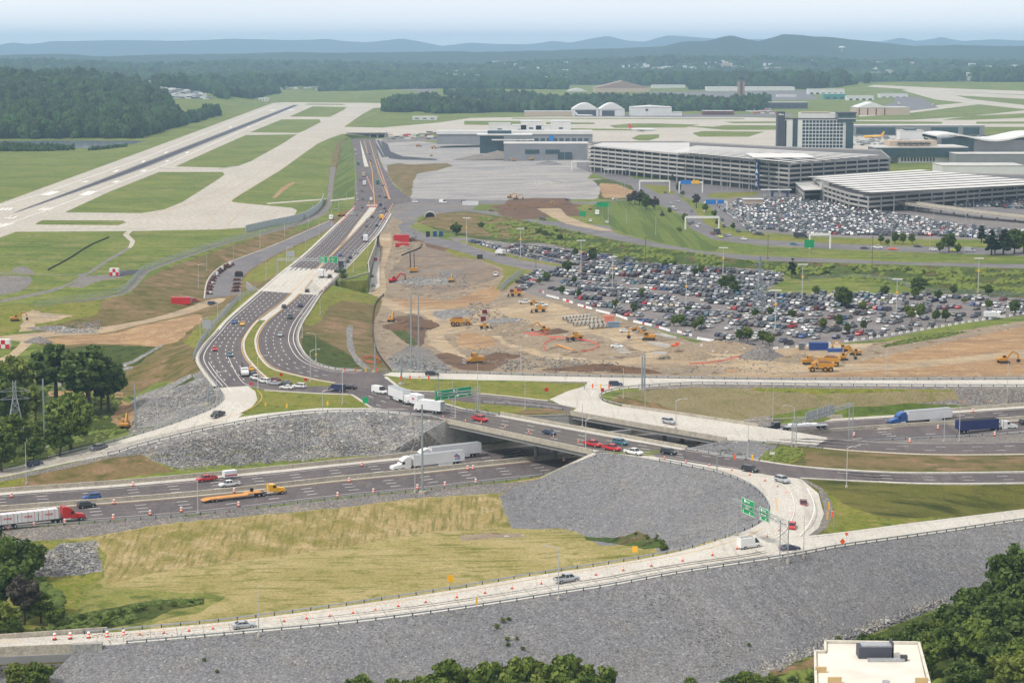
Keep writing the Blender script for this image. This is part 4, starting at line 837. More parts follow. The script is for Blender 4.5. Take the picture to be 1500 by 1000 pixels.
# crowns: a lumpy unit crown, placed on points by a node group (only for woods nobody could count)
def leafmat(name,c1,c2,c3=None):
 m,n,l,b =new_mat(name);b.inputs['Roughness'].default_value =.8;b.inputs['Specular IOR Level'].default_value =.15
 oi =n.new('ShaderNodeObjectInfo');g =n.new('ShaderNodeNewGeometry');t =n.new('ShaderNodeTexNoise');t.inputs['Scale'].default_value =.5;t.inputs['Detail'].default_value =4
 l.new(g.outputs['Position'],t.inputs['Vector'])
 r =n.new('ShaderNodeValToRGB');r.color_ramp.elements[0].color =c1 +(1,);r.color_ramp.elements[1].color =c2 +(1,);r.color_ramp.elements[0].position =.35;r.color_ramp.elements[1].position =.68
 l.new(t.outputs[0],r.inputs[0]);hs =n.new('ShaderNodeHueSaturation')
 mr =n.new('ShaderNodeMapRange');mr.inputs[3].default_value =.5;mr.inputs[4].default_value =1.7;l.new(oi.outputs['Random'],mr.inputs[0]);l.new(mr.outputs[0],hs.inputs['Value'])
 mh =n.new('ShaderNodeMapRange');mh.inputs[3].default_value =.48;mh.inputs[4].default_value =.52;l.new(oi.outputs['Random'],mh.inputs[0]);l.new(mh.outputs[0],hs.inputs['Hue'])
 l.new(r.outputs[0],hs.inputs['Color']);l.new(hs.outputs[0],b.inputs['Base Color']);MATS[name] =m;return m
WOOD =leafmat('woodland_foliage',(.009,.023,.007),(.05,.082,.02))
def crown_nodes(name,sub,mat,lump=.35):
 ng =bpy.data.node_groups.new(name,'GeometryNodeTree')
 ng.interface.new_socket('Geometry',in_out='INPUT',socket_type='NodeSocketGeometry');ng.interface.new_socket('Geometry',in_out='OUTPUT',socket_type='NodeSocketGeometry')
 n,l =ng.nodes,ng.links;i =n.new('NodeGroupInput');o =n.new('NodeGroupOutput')
 ico =n.new('GeometryNodeMeshIcoSphere');ico.inputs['Subdivisions'].default_value =sub
 sp =n.new('GeometryNodeSetPosition');tn =n.new('ShaderNodeTexNoise');tn.inputs['Scale'].default_value =2.3;tn.inputs['Detail'].default_value =3
 nm =n.new('GeometryNodeInputNormal');vm =n.new('ShaderNodeVectorMath');vm.operation ='SCALE';ma =n.new('ShaderNodeMath');ma.operation ='MULTIPLY_ADD';ma.inputs[1].default_value =lump *3.2;ma.inputs[2].default_value =-lump *1.6
 l.new(tn.outputs[0],ma.inputs[0]);l.new(nm.outputs[0],vm.inputs[0]);l.new(ma.outputs[0],vm.inputs['Scale']);l.new(ico.outputs[0],sp.inputs[0]);l.new(vm.outputs[0],sp.inputs['Offset'])
 sm =n.new('GeometryNodeSetMaterial');sm.inputs['Material'].default_value =mat;l.new(sp.outputs[0],sm.inputs[0])
 ip =n.new('GeometryNodeInstanceOnPoints');l.new(i.outputs[0],ip.inputs['Points']);l.new(sm.outputs[0],ip.inputs['Instance'])
 at_ =n.new('GeometryNodeInputNamedAttribute');at_.data_type ='FLOAT_VECTOR';at_.inputs['Name'].default_value ='sc'
 rv =n.new('FunctionNodeRandomValue');rv.data_type ='FLOAT_VECTOR';rv.inputs[1].default_value =(.5,.5,6.28)
 l.new(at_.outputs['Attribute'],ip.inputs['Scale']);l.new(rv.outputs[0],ip.inputs['Rotation']);l.new(ip.outputs[0],o.inputs[0])
 return ng
NG =crown_nodes('woodland_crowns',3,WOOD,.55)
def woods(name,pts,ng=NG):
 me =bpy.data.meshes.new(name);me.from_pydata([p[:3] for p in pts],[],[])
 a =me.attributes.new('sc','FLOAT_VECTOR','POINT');a.data.foreach_set('vector',[c for p in pts for c in p[3:6]])
 o =bpy.data.objects.new(name,me);COL.objects.link(o);m =o.modifiers.new('crowns','NODES');m.node_group =ng;o['kind'] ='stuff';return o
def inpoly(x,y,P):
 r =False;j =len(P) - 1
 for i in range(len(P)):
  if (P[i][1] > y) != (P[j][1] > y) and x < (P[j][0] - P[i][0]) *(y - P[i][1]) /(P[j][1] - P[i][1]) +P[i][0]:r =not r
  j =i
 return r
RG =random.Random(3)
def fill(poly,step,r0,r1,hole=()):
 """crown points on the ground inside a pixel outline"""
 P =[on(*p) for p in poly];x0,x1 =min(p.x for p in P),max(p.x for p in P);y0,y1 =min(p.y for p in P),max(p.y for p in P)
 out =[];y =y0;PP =[(p.x,p.y) for p in P]
 while y < y1:
  x =x0
  while x < x1:
   qx,qy =x +RG.uniform(-.5,.5) *step,y +RG.uniform(-.5,.5) *step
   if inpoly(qx,qy,PP) and RG.random() < .93:
    r =RG.uniform(r0,r1);h =r *RG.uniform(.8,1.9)
    out.append((qx,qy,gz(qx,qy) +h *.75,r,r *RG.uniform(.85,1.15),h))
   x += step
  y += step
 return out
W1 =fill([(-150,113),(20,116),(120,115),(190,123),(225,135),(240,150),(250,163),(262,172),(258,178),(215,183),(222,190),(208,203),(120,203.5),(-150,204)],10.5,4.5,9)
W1 += fill([(222,180),(270,176),(320,166),(322,169),(275,181),(225,189)],8,4,6) +fill([(225,184),(262,183),(275,183),(248,190),(222,197),(200,204),(200,196)],8,4,7)
W1 += fill([(-150,213),(0,213),(60,215),(108,217),(110,220),(60,222),(0,222),(-150,222)],4,1,1.9) +fill([(128,219),(150,217.5),(186,214),(185,216),(150,219.5),(130,221)],4,.8,1.4)
woods('woodland',W1)
W2 =fill([(228,126),(300,124),(450,126),(620,124),(800,125),(640,127),(640,126),(590,126),(480,127),(400,129),(330,130),(240,131)],16,7,11)
W2 += fill([(650,139),(700,141),(780,146),(800,152),(850,149),(960,150),(1010,152),(1060,156),(1060,161),(1000,163),(880,165),(800,165),(760,165),(700,163),(670,160),(740,162),(806,160),(790,152),(700,145)],10,4,7)
W2 += fill([(640,126),(830,127),(830,131),(640,130)],14,6,9) +fill([(1010,131),(1180,130),(1180,127),(1010,127)],14,5,8)
W2 += fill([(600,152),(625,150),(660,158),(700,160),(765,163),(700,166),(640,167),(610,163),(590,165),(560,164),(575,158)],9,4,8)
W2 += fill([(1095,152),(1125,150),(1127,158),(1110,163),(1020,163),(1010,160),(1060,157)],9,4,7)
W2 += fill([(880,112),(1000,116),(1260,124),(1280,121),(1240,126),(1180,131),(1050,128),(870,124)],18,8,12)
W2 += fill([(1420,114),(1500,113),(1700,113),(1700,119),(1500,120),(1430,119)],16,7,12)
W2 += fill([(310,140),(350,138),(400,133),(410,136),(370,145),(330,146)],12,5,8)
woods('woodland',W2)
W3_ =[]
for _ in range(26000):
 d =5300 +(RG.random() ** 1.3) *5000;u =RG.uniform(-500,2000);x =(u - 750) *d /3000
 if mn.noise((x /300,d /300,5)) < -.32:continue
 h =HB.ray_cast(Vector((x,d,900)),Vector((0,0,-1)))
 if h[0] and h[0].z > gz(x,d) - 2:r =RG.uniform(9,17);W3_.append((x,d,h[0].z +r *.25,r,r,r *RG.uniform(.7,1.1)))
woods('woodland',W3_)
# haze: one even volume round everything
hz =MB().box(-17000,17000,-300,32500,-40,330).build('haze',[])
m,n,l,b =new_mat('haze_air');n.remove(b);pv =n.new('ShaderNodeVolumePrincipled');pv.inputs['Density'].default_value =6.8e-5;pv.inputs['Color'].default_value =(.48,.73,1.0,1);pv.inputs['Anisotropy'].default_value =.1
l.new(pv.outputs[0],n['Material Output'].inputs['Volume']);hz.data.materials.append(m);hz['kind'] ='stuff'
# ================================================================ vehicles (x forward, z up, origin on the ground)
PC ={'white':hx(232,232,230,.9),'silver':hx(176,180,184,.9),'grey':hx(112,116,122,.8),'black':hx(30,32,38),'navy':hx(34,44,78),'blue':hx(40,84,150),'red':hx(190,24,34),'maroon':hx(110,22,34),
   'teal':hx(48,104,122),'yellow':hx(236,178,30),'orange':hx(226,92,30),'beige':hx(180,168,146),'green':hx(24,110,84),'lime':hx(200,214,40),'dark':hx(48,52,60)}
PM ={k:paint('car_paint_' +k,v,.32,.1 if k in ('silver','grey') else 0,.04,.8,coat=.4) for k,v in PC.items()}
GLASS =paint('car_glass',(.02,.025,.032),.3,0,.1)
TYRE =paint('tyre_black',(.018,.018,.02),.85,0,.2)
RIM =paint('wheel_rim',(.45,.46,.48),.4,.6,.1)
LAMPW =paint('lamp_clear',(.75,.76,.74),.2,0,.05);LAMPR =paint('lamp_red',(.4,.02,.02),.3,0,.05)
STEEL =paint('galvanised_steel',(.42,.44,.46),.5,.5,.12,2);DSTEEL =paint('dark_steel',(.06,.062,.068),.6,.2,.2,2)
CHROME =paint('chrome',(.7,.7,.72),.25,.9,.05)
def shell(st,m=0,mb=None):
 """st: stations (x, half width at sill, z sill, half width at shoulder, z shoulder)"""
 mb =mb or MB();v =[];f =[]
 for x,w0,z0,w1,z1 in st:
  zm =z0 +(z1 - z0) *.6;v += [(x,-w0,z0),(x,-w1 *1.02,zm),(x,-w1 *.93,z1),(x,w1 *.93,z1),(x,w1 *1.02,zm),(x,w0,z0)]
 n =len(st)
 for i in range(n - 1):
  k =6 *i
  for j in range(6):f.append((k +j,k +(j +1) % 6,k +6 +(j +1) % 6,k +6 +j))
 f += [(5,4,3,2,1,0),tuple(6 *n - 6 +j for j in range(6))]
 return mb.add(v,f,m)
def frustum(mb,x0,x1,xr0,xr1,w0,w1,z0,z1,m):
 return mb.add([(x0,-w0,z0),(x1,-w0,z0),(x1,w0,z0),(x0,w0,z0),(xr0,-w1,z1),(xr1,-w1,z1),(xr1,w1,z1),(xr0,w1,z1)],
      [(0,3,2,1),(4,5,6,7),(0,1,5,4),(1,2,6,5),(2,3,7,6),(3,0,4,7)],m)
KD ={
 'sedan':dict(L=4.85,W=.92,st=[(-2.42,.8,.35,.84,.78),(-2.3,.84,.26,.9,.98),(-1.5,.86,.22,.92,1.02),(.8,.86,.22,.92,.98),(1.7,.84,.24,.9,.88),(2.25,.8,.3,.82,.74),(2.42,.7,.36,.7,.62)],cab=(-1.75,1.0,-1.0,.25,.86,.66,.98,1.42),wh=(-1.42,1.46,.33)),
 'suv':dict(L=4.8,W=.96,st=[(-2.4,.84,.4,.86,.95),(-2.3,.88,.32,.93,1.12),(.9,.9,.3,.95,1.1),(1.8,.88,.3,.92,1.02),(2.28,.84,.36,.86,.88),(2.4,.74,.42,.74,.7)],cab=(-2.28,1.1,-1.95,.45,.9,.76,1.1,1.7),wh=(-1.4,1.45,.38)),
 'hatch':dict(L=4.2,W=.9,st=[(-2.1,.8,.38,.82,.8),(-2.0,.84,.3,.88,1.0),(.8,.84,.24,.9,.98),(1.6,.82,.26,.86,.88),(2.0,.76,.32,.8,.76),(2.1,.66,.38,.68,.64)],cab=(-1.98,1.0,-1.55,.3,.85,.68,.98,1.48),wh=(-1.3,1.3,.32)),
 'pickup':dict(L=5.8,W=1.0,st=[(-2.9,.9,.5,.92,1.12),(-.6,.94,.4,.97,1.14),(1.3,.94,.4,.97,1.16),(2.3,.92,.4,.95,1.1),(2.8,.88,.44,.88,.96),(2.9,.8,.5,.78,.8)],cab=(-.75,1.55,-.62,.95,.9,.76,1.14,1.86),wh=(-1.85,1.85,.41)),
 'van':dict(L=5.9,W=1.0,st=[(-2.95,.92,.4,.94,1.3),(1.3,.94,.34,.98,1.3),(2.4,.92,.34,.94,1.16),(2.85,.86,.4,.86,.98),(2.95,.78,.46,.76,.8)],cab=(-2.93,2.1,-2.9,1.2,.95,.84,1.28,2.45),wh=(-1.75,1.8,.38)),
}
def car_parts(kind):
 k =KD[kind];body =MB();glass =MB();shell(k['st'],0,body)
 x0,x1,r0,r1,w0,w1,z0,z1 =k['cab']
 if kind == 'van':
  frustum(body,x0,.9,r0,.9,w0,w1 +.02,z0,z1,0);frustum(glass,.9,x1,.9,r1,w0 - .01,w1,z0,z1 - .06,1);frustum(body,.85,r1,.85,r1 - .1,w1,w1 - .1,z1 - .06,z1,0)
 else:
  frustum(glass,x0,x1,r0,r1,w0,w1,z0,z1 - .05,1);frustum(body,r0 - .04,r1 +.02,r0 +.1,r1 - .1,w1 +.02,w1 - .1,z1 - .06,z1,0)
  t =.35
  for s in (-1,1):   # pillars
   xm =x0 +(x1 - x0) *.45;xr =r0 +(r1 - r0) *.45
   body.bar((xm,s *w0,z0),(xr,s *(w1 +.01),z1 - .05),.06,.1,0);body.bar((x1,s *w0,z0),(r1,s *(w1 +.01),z1 - .05),.07,.07,0);body.bar((x0,s *w0,z0),(r0,s *(w1 +.01),z1 - .05),.08,.1,0)
 if kind == 'pickup':   # open bed
  body.v =[v for v in body.v];glass.box(-2.78,-.85,-.8,.8,1.12,1.16,2)
  for s in (-1,1):body.box(-2.88,-.8,s *.86 - .06,s *.86 +.06,1.12,1.26,0)
  body.box(-2.9,-2.8,-.86,.86,1.1,1.26,0)
 a,b,r =k['wh'];W =k['W']
 wheels =[]
 for x in (a,b):
  for s in (-1,1):
   wmb =MB();wmb.tube((x,s *(W - .22),r),(x,s *(W +.015),r),r,n=12,m=2);wmb.tube((x,s *(W +.015),r),(x,s *(W +.025),r),r *.6,n=10,m=3);wheels.append(wmb)
 L2 =k['L'] /2;zl =k['st'][-2][4] - .1;zt =k['st'][1][4] - .2
 fl =[MB().box(L2 - .26,L2 - .08,s *W *.7 - .17,s *W *.7 +.17,zl - .08,zl +.1,4) for s in (-1,1)]
 rl =[MB().box(-L2 - .02,-L2 +.1,s *W *.78 - .12,s *W *.78 +.12,zt - .12,zt +.08,5) for s in (-1,1)]
 return body,glass,wheels,fl,rl
_cp ={k:car_parts(k) for k in KD}
_cm ={}
def car_one(kind,col):
 """a parked car as one mesh"""
 if (kind,col) not in _cm:
  b,g,w_,fl,rl =_cp[kind];mb =MB()
  for p in [b,g] +w_ +fl +rl:mb.join(p)
  o =mb.build('parked_car',[PM[col],GLASS,TYRE,RIM,LAMPW,LAMPR]);_cm[(kind,col)] =o.data;bpy.data.objects.remove(o)
 return _cm[(kind,col)]
_ct ={}
NICE ={'sedan':'sedan','suv':'sport utility car','hatch':'hatchback','pickup':'pickup','van':'van'}
def car_tree(kind,col,px,py,z,ang,label,group=None,cat=None,sc=1.0):
 loc =at(px,py,z) if z is not None else on(px,py)
 loc.z += .03
 if (kind,col) not in _ct:
  b,g,w_,fl,rl =_cp[kind];mats =[PM[col],GLASS,TYRE,RIM,LAMPW,LAMPR]
  t =thing({'sedan':'sedan_car','suv':'suv_car','hatch':'hatchback_car','pickup':'pickup_truck','van':'van'}[kind],label,cat or ('van' if kind == 'van' else 'pickup' if kind == 'pickup' else 'car'),loc,ang,group)
  b.build('body',mats,t);g.build('windows',mats,t)
  for w__ in w_:w__.build('wheel',mats,t)
  for q in fl:q.build('headlight',mats,t)
  for q in rl:q.build('tail_light',mats,t)
  _ct[(kind,col)] =t
  for o in t.children:KIDS(o)
  KIDS(t);return t
 t =copy_tree(_ct[(kind,col)],loc,ang,label,group)
 if 'group' in t and not group:del t['group']
 if cat:t['category'] =cat
 return t
def hd(px,py,dx,dy,z=0):
 a =at(px,py,z);b =at(px +dx,py +dy,z);return math.atan2(b.y - a.y,b.x - a.x)
bpy.context.view_layer.update()
RV =(14,-1.6);LV =(-14,1.6)   # motorway directions in the picture
NR =(20,-2.4)
CARS =[  # kind, colour, px, py, z (None = ground), (dx, dy) heading, label
 ('sedan','silver',357,919,None,(20,-2),'silver sedan driving alone on the near concrete ramp at lower left'),
 ('pickup','silver',830,852,None,(20,-3),'silver pickup with open bed on the near ramp beside a light pole'),
 ('sedan','navy',1157,806,None,(20,-2),'dark navy sedan under the sign gantry on the near ramp'),
 ('hatch','red',1160,774,None,(-3,12),'bright red hatchback following the loop ramp down to the junction'),
 ('hatch','maroon',1177,741,None,(2,12),'dark red car in the middle of the loop ramp'),
 ('suv','silver',1146,706,None,(14,4),'silver sport utility car entering the loop ramp'),
 ('suv','black',1099,690.5,None,(14,2.4),'black sport utility car at the mouth of the loop ramp'),
 ('pickup','white',928,665.5,0,(14,2.6),'white pickup at the right end of the near bridge'),
 ('pickup','red',896,659.5,0,(14,2.6),'red pickup on the near bridge directly ahead of the white pickup'),
 ('pickup','red',868,653.5,0,(14,2.6),'red pickup on the near bridge nearest its middle light pole'),
 ('suv','teal',909,651,0,(14,2.6),'teal sport utility car on the far lane of the near bridge'),
 ('suv','black',980,665,None,(14,2),'black sport utility car just past the bridge on the lower road'),
 ('sedan','navy',805,636,0,(14,2.8),'dark blue sedan in the middle of the near bridge'),
 ('pickup','red',703,616.5,0,(14,2.8),'dark red pickup at the left end of the near bridge'),
 ('suv','silver',980,620,0,(14,2.8),'silver crossover on the far concrete bridge'),
 ('suv','navy',902,565,None,(14,0),'long navy sport utility car at the top of the upper loop'),
 ('suv','black',633,550,None,(14,0),'black sport utility car on the upper ramp behind the traffic signals'),
 ('suv','navy',51,682,None,(14,-2.5),'dark blue sport utility car at the lower left end of the connector ramp'),
 ('pickup','grey',144,659,None,(-14,2.6),'grey pickup going down the connector ramp'),
 ('pickup','black',319,610,None,(-14,4),'black pickup at the top of the connector ramp beside the grass triangle'),
 ('sedan','black',745,674,None,LV,'black sedan on the motorway just left of the bridge shadow'),
 ('pickup','red',303,704.5,None,LV,'red pickup on the motorway pulling a white trailer'),
 ('pickup','white',336,712.5,None,LV,'white pickup on the motorway beside the long median barrier'),
 ('suv','blue',134,731,None,LV,'blue sport utility car on the far carriageway at lower left'),
 ('suv','black',127,743,None,RV,'black sport utility car ahead of the red semi truck'),
 ('suv','dark',1503,621,None,RV,'dark car at the right edge of the motorway'),
 ('van','navy',493,573,0,(-14,-1),'tall dark navy passenger van waiting on the turning road'),
 ('sedan','black',512,569.5,0,(-14,-1),'low black sedan beside the dark navy passenger van'),
 ('van','white',556,576,0,(14,2.5),'white van with dark lower body ahead of the box trucks'),
 ('suv','white',438,568,0,(-14,-1),'white and yellow taxi last in the queue on the turning road'),
 ('sedan','white',420,569.5,0,(-14,-1),'white sedan on the near side of the queue'),
 ('sedan','grey',417,563,0,(-14,-1),'grey sedan in the queue beside the white sedan'),
 ('sedan','silver',401,563.5,0,(-14,-1.4),'silver sedan in the queue beside a dark red car'),
 ('sedan','maroon',401,558.5,0,(-14,-1.4),'dark red sedan in the queue at the grass median'),
 ('suv','white',387,560.5,0,(-14,-2),'white crossover in the middle of the queue'),
 ('pickup','white',375,556.5,0,(-14,-4),'white pickup behind the tow truck'),
 ('suv','dark',369,551,0,(-14,-5),'dark sport utility car right behind the tow truck'),
 ('sedan','yellow',368.5,542,0,(-3,-14),'yellow taxi passing the tow truck'),
 ('sedan','teal',336.5,521.5,0,(3,14),'blue grey sedan in the middle of the wide bend'),
 ('sedan','red',315,513,0,(1,14),'red car hugging the outer edge of the wide bend'),
 ('sedan','blue',343,473.5,0,(-9,13),'blue sedan beside a yellow taxi above the bend'),
 ('sedan','yellow',355.5,476,0,(-9,13),'yellow taxi beside a blue sedan above the bend'),
 ('sedan','silver',410.5,492,0,(-4,14),'silver sedan alone on the inner carriageway at the bend'),
 ('pickup','dark',425,466.5,0,(-8,14),'dark pickup with white roof just below the bridge deck'),
 ('sedan','dark',416,450.5,0,(9,-13),'dark sedan beside the white median tip'),
 ('sedan','navy',440,449,0,(9,-13),'dark blue sedan in the outer lane below the bridge deck'),
 ('sedan','black',450,427.5,0,(9,-12),'black sedan crossing the pale bridge deck of the main road'),
 ('sedan','dark',483,406,0,(9,-12),'dark car beside the white box truck on the bridge deck'),
 ('sedan','black',492.5,398.5,0,(9,-12),'black car above the white box truck'),
 ('suv','dark',509,384.5,0,(9,-12),'dark sport utility car beside the olive truck'),
 ('suv','navy',513,378.5,0,(9,-12),'navy car ahead of the olive truck'),
 ('sedan','blue',498.7,375,0,(9,-12),'bright blue car beside the right green road sign'),
 ('suv','silver',522,371,0,(9,-12),'silver car right of the white median between green sign and lorry'),
 ('suv','red',550,381.5,None,(0,-12),'red car on the haul track below the retaining wall'),
 ('sedan','grey',545,405.5,None,(-1,-12),'grey car parked on the haul track by the tall retaining wall'),
 ('sedan','silver',547,419,None,(-1,-12),'silver car nearest the end of the tall retaining wall'),
]
for k,c,x,y,z,d,lab in CARS:car_tree(k,c,x,y,z,hd(x,y,d[0],d[1],z or 0),lab)
# far traffic: each car one mesh, labelled by road and neighbours
def far_cars(rows,group,where):
 for i,(k,c,x,y,d,lab) in enumerate(rows):
  p =on(x,y);o =bpy.data.objects.new('car' if k != 'van' else 'van',car_one(k,c));COL.objects.link(o);o.location =p +Vector((0,0,.03));o.rotation_euler =(0,0,hd(x,y,*d))
  tag(o,lab,'van' if k == 'van' else 'car',group)
UP =(6,-14);DN =(-5,14)
fr =[]
cn ={'dark':'dark','black':'black','silver':'silver','white':'white','grey':'grey','navy':'navy','blue':'blue','red':'red','beige':'beige'}
for i,(c,x,y,k,ref) in enumerate([
 ('silver',534.7,344,'sedan','behind the blue and white lorry, left lane'),('dark',532,349,'sedan','directly left of the blue and white lorry'),('navy',552,331.5,'suv','in the outer lane below the yellow bus'),('grey',537,332,'sedan','next to the white median below the yellow bus'),
 ('black',545,319,'suv','level with the yellow bus, one lane left'),('silver',538,323,'sedan','at the white median level with the yellow bus'),('silver',558,312,'sedan','just above the yellow bus'),('dark',566,311,'sedan','above and right of the yellow bus'),
 ('dark',562.7,306.5,'suv','two cars above the yellow bus'),('navy',557.5,302,'van','large, beside the tip of the white median'),('white',538.7,302.5,'sedan','left of the white median tip, nearest to it'),('dark',530.7,305,'sedan','second left of the white median tip'),
 ('grey',522.7,316,'sedan','at the red barrels, inner of two'),('silver',515,315,'sedan','at the red barrels, outer of two'),('dark',531,292.5,'sedan','in front of the signals, middle lane'),('white',543.5,294,'van','in front of the signals'),
 ('silver',523.5,293.5,'sedan','in front of the signals, left lane'),('dark',530,280.5,'sedan','above the signals'),('black',527.5,264.5,'sedan','between the tan truck and the white truck'),('dark',561,273,'sedan','right below the green truck'),
 ('silver',547.5,245.5,'sedan','right of the white median end in the north'),('dark',543,236.3,'sedan','right of the long white median, lower of two'),('black',541.5,226.5,'suv','right of the long white median, upper of two'),('silver',521.5,226.5,'sedan','left lane, lower of two near the tunnel'),
 ('white',520.5,220,'sedan','left lane, upper of two near the tunnel'),('dark',564.8,290,'suv','right of the junction signals'),('silver',523,285,'sedan','above the left signals'),('dark',556,288,'sedan','at the right signals')]):
 far =x < 536 and y < 320
 fr.append((k,c,x,y,DN if far else UP,f"{cn[c]} {'van' if k == 'van' else 'car'} on the main road {ref}"))
far_cars(fr,'cars on the distant main road','')
bpy.context.view_layer.update()
tr =[]
for c,x,y,k,ref,d in [
 ('dark',974.5,283,'sedan','in front of the first white gantry',(12,5)),('silver',993.5,296,'sedan','alone in the right lane left of the trees',(12,6)),('silver',982.8,298.8,'sedan','first of three going down past the lawn trees',(10,8)),('white',986,304,'sedan','second of three going down past the lawn trees',(10,8)),
 ('silver',989,307.3,'sedan','third of three going down past the lawn trees',(10,8)),('grey',1013.5,310,'sedan','above the lower white gantry',(10,8)),('dark',1014.4,327,'sedan','upper dark one under the lower white gantry',(8,8)),('black',1010.3,329,'sedan','left one under the lower white gantry',(8,8)),
 ('silver',1024,329,'sedan','right one under the lower white gantry',(8,8)),('white',1021.4,333,'hatch','just below the lower white gantry',(9,7)),('black',1060,333,'suv','in the exit lane by the row of parked cars',(8,7)),('dark',1058,323,'sedan','higher in the exit lane by the parked cars',(6,9)),
 ('maroon',1044,343.6,'suv','left of the dark lorry',(12,4)),('lime',1055.5,348,'sedan','the bright yellow green one',(12,3)),('grey',1062.4,346.5,'sedan','right of the yellow green one',(12,3)),('silver',1067.5,345.4,'sedan','second right of the yellow green one',(12,3)),
 ('white',1089.7,351.5,'hatch','above the lawn on the curve',(14,2)),('black',1114,344.5,'suv','at the end of the parked row',(14,1)),('black',1082,340,'sedan','beside the lone small tree',(12,3)),('teal',1163.7,359,'sedan','alone on the curve left of the green sign',(14,1)),
 ('black',1267,364.8,'sedan','left of a white one',(14,.5)),('white',1285,364,'pickup','left of the orange one',(14,.5)),('orange',1308,366,'sedan','the orange one',(14,.5)),('dark',1345,362,'sedan','behind the orange one',(14,.5)),
 ('white',1367,367,'hatch','beside the round tree at right',(14,.5)),('lime',1399,367.6,'sedan','the yellow green one at right',(14,.5)),('silver',1420.6,369,'van','between the two tree groups at right',(14,.5)),
 ('maroon',720,309.4,'sedan','on the gravel haul road above the brown bank',(14,2)),('dark',795,322.5,'pickup','on the haul road below the dirt mound',(14,2)),('white',865,324.5,'hatch','on the drive below the green sign',(-3,12)),('white',889,327,'suv','at the edge of the striped lawn',(-10,-6)),
 ('white',901,292.5,'suv','left of the lawn trees',(14,-1)),('dark',832,293.8,'sedan','behind the dirt mound',(14,1)),('white',608,296.7,'suv','entering the cross street by the red marker',(14,1)),('white',648.8,297.5,'van','on the cross street above the tunnel pipe',(14,1)),('black',680,296,'sedan','on the cross street right of the white van',(14,0)),
 ('white',726,404,'pickup','standing alone on the construction ground',(-2,10)),('white',769,444.5,'pickup','left white one beside the small loader',(14,0)),('white',793,449,'pickup','right white one beside the small loader',(14,0)),('white',916,486.5,'sedan','on the dirt beside the excavator and pipes',(14,0)),
 ('white',904,509,'sedan','beside the white slabs on the dirt',(14,1)),('dark',930,483,'sedan','second one beside the excavator and pipes',(13,-3)),('silver',940,484.5,'suv','third one beside the excavator and pipes',(13,-3)),('red',284,442,'suv','beside the red container',(14,-1)),('navy',312,446.5,'suv','at the foot of the side road',(14,0))]:
 tr.append((k,c,x,y,d,f"{c} {NICE[k]} {ref}"))
far_cars(tr,'cars on the distant side roads','')
# ---------------------------------------------------------------- trucks
def wheels(t,xs,r=.5,W=1.25,w_=.32,dual=()):
 for x in xs:
  for s in (-1,1):
   mb =MB();ww =.58 if x in dual else w_;mb.tube((x,s *(W - ww),r),(x,s *W,r),r,n=14,m=0);mb.tube((x,s *W,r),(x,s *(W +.02),r),r *.52,n=10,m=1)
   mb.build('wheel',[TYRE,RIM],t)
def tractor(t,col,xo=0,day=False):
 """conventional tractor, front bumper at xo+8, coupling near xo+1"""
 P =PM[col]
 cab =MB();cab.prism([(xo +2.2,1.0),(xo +5.5,1.0),(xo +5.5,2.0),(xo +4.95,2.9),(xo +4.4,3.5),(xo +3.4,3.95),(xo +2.2,4.0)] if not day else [(xo +3.2,1.0),(xo +5.5,1.0),(xo +5.5,2.0),(xo +5.0,2.9),(xo +3.2,3.0)],-1.2,1.2);cab.build('cab',P,t)
 MB().prism([(xo +5.45,.75),(xo +7.9,.6),(xo +8.0,1.3),(xo +7.7,1.65),(xo +5.45,2.05)],-1.02,1.02).build('hood',P,t)
 MB().box(xo +5.02,xo +5.2,-1.05,1.05,2.1,2.8).xf(Matrix.Identity(4)).build('windscreen',GLASS,t)
 for s in (-1,1):
  MB().box(xo +4.2,xo +5.1,s *1.2 - .02,s *1.2 +.02,2.0,2.75).build('side_window',GLASS,t);MB().tube((xo +2.4,s *.95,.75),(xo +4.2,s *.95,.75),.33,n=12).build('fuel_tank',CHROME,t)
  MB().box(xo +6.3,xo +7.7,s *1.0 - .2,s *1.0 +.2,1.0,1.2).build('mudguard',P,t)
  MB().box(xo +7.75,xo +7.95,s *.8 - .18,s *.8 +.18,1.0,1.25).build('headlight',LAMPW,t)
 MB().box(xo +7.9,xo +8.15,-1.15,1.15,.45,.85).build('bumper',CHROME if col == 'white' else DSTEEL,t)
 MB().box(xo - .6,xo +6,-.45,.45,.75,1.0).build('chassis',DSTEEL,t);wheels(t,(xo +6.9,),.5,1.22);wheels(t,(xo +.2,xo +1.5),.5,1.25,dual=(xo +.2,xo +1.5))
 if day:MB().tube((xo +3.05,-.9,1),(xo +3.05,-.9,3.7),.09).tube((xo +3.05,.9,1),(xo +3.05,.9,3.7),.09).build('exhaust_stack',CHROME,t)
BOXW =paint('trailer_white',hx(226,228,230,.9),.5,0,.05,.3);BOXB =paint('trailer_navy',hx(30,42,96),.5,0,.1,.5)
def text_mesh(s,size,mat,M,name='lettering',parent=None,ext=0.0):
 cu =bpy.data.curves.new(name,'FONT');cu.body =s;cu.size =size;cu.align_x ='CENTER';cu.align_y ='CENTER';cu.extrude =.01;cu.resolution_u =1;cu.offset =ext
 o =bpy.data.objects.new(name,cu);COL.objects.link(o);dg =bpy.context.evaluated_depsgraph_get();me =bpy.data.meshes.new_from_object(o.evaluated_get(dg));bpy.data.objects.remove(o);bpy.data.curves.remove(cu)
 me.transform(M);me.materials.clear();me.materials.append(mat);o =bpy.data.objects.new(name,me);COL.objects.link(o)
 if parent:o.parent =parent
 return o
def SM(x,y,z,rz=0,tilt=90):   # text standing upright facing -y, turned by rz
 return Matrix.Translation((x,y,z)) @ Matrix.Rotation(radians(rz),4,'Z') @ Matrix.Rotation(radians(tilt),4,'X')
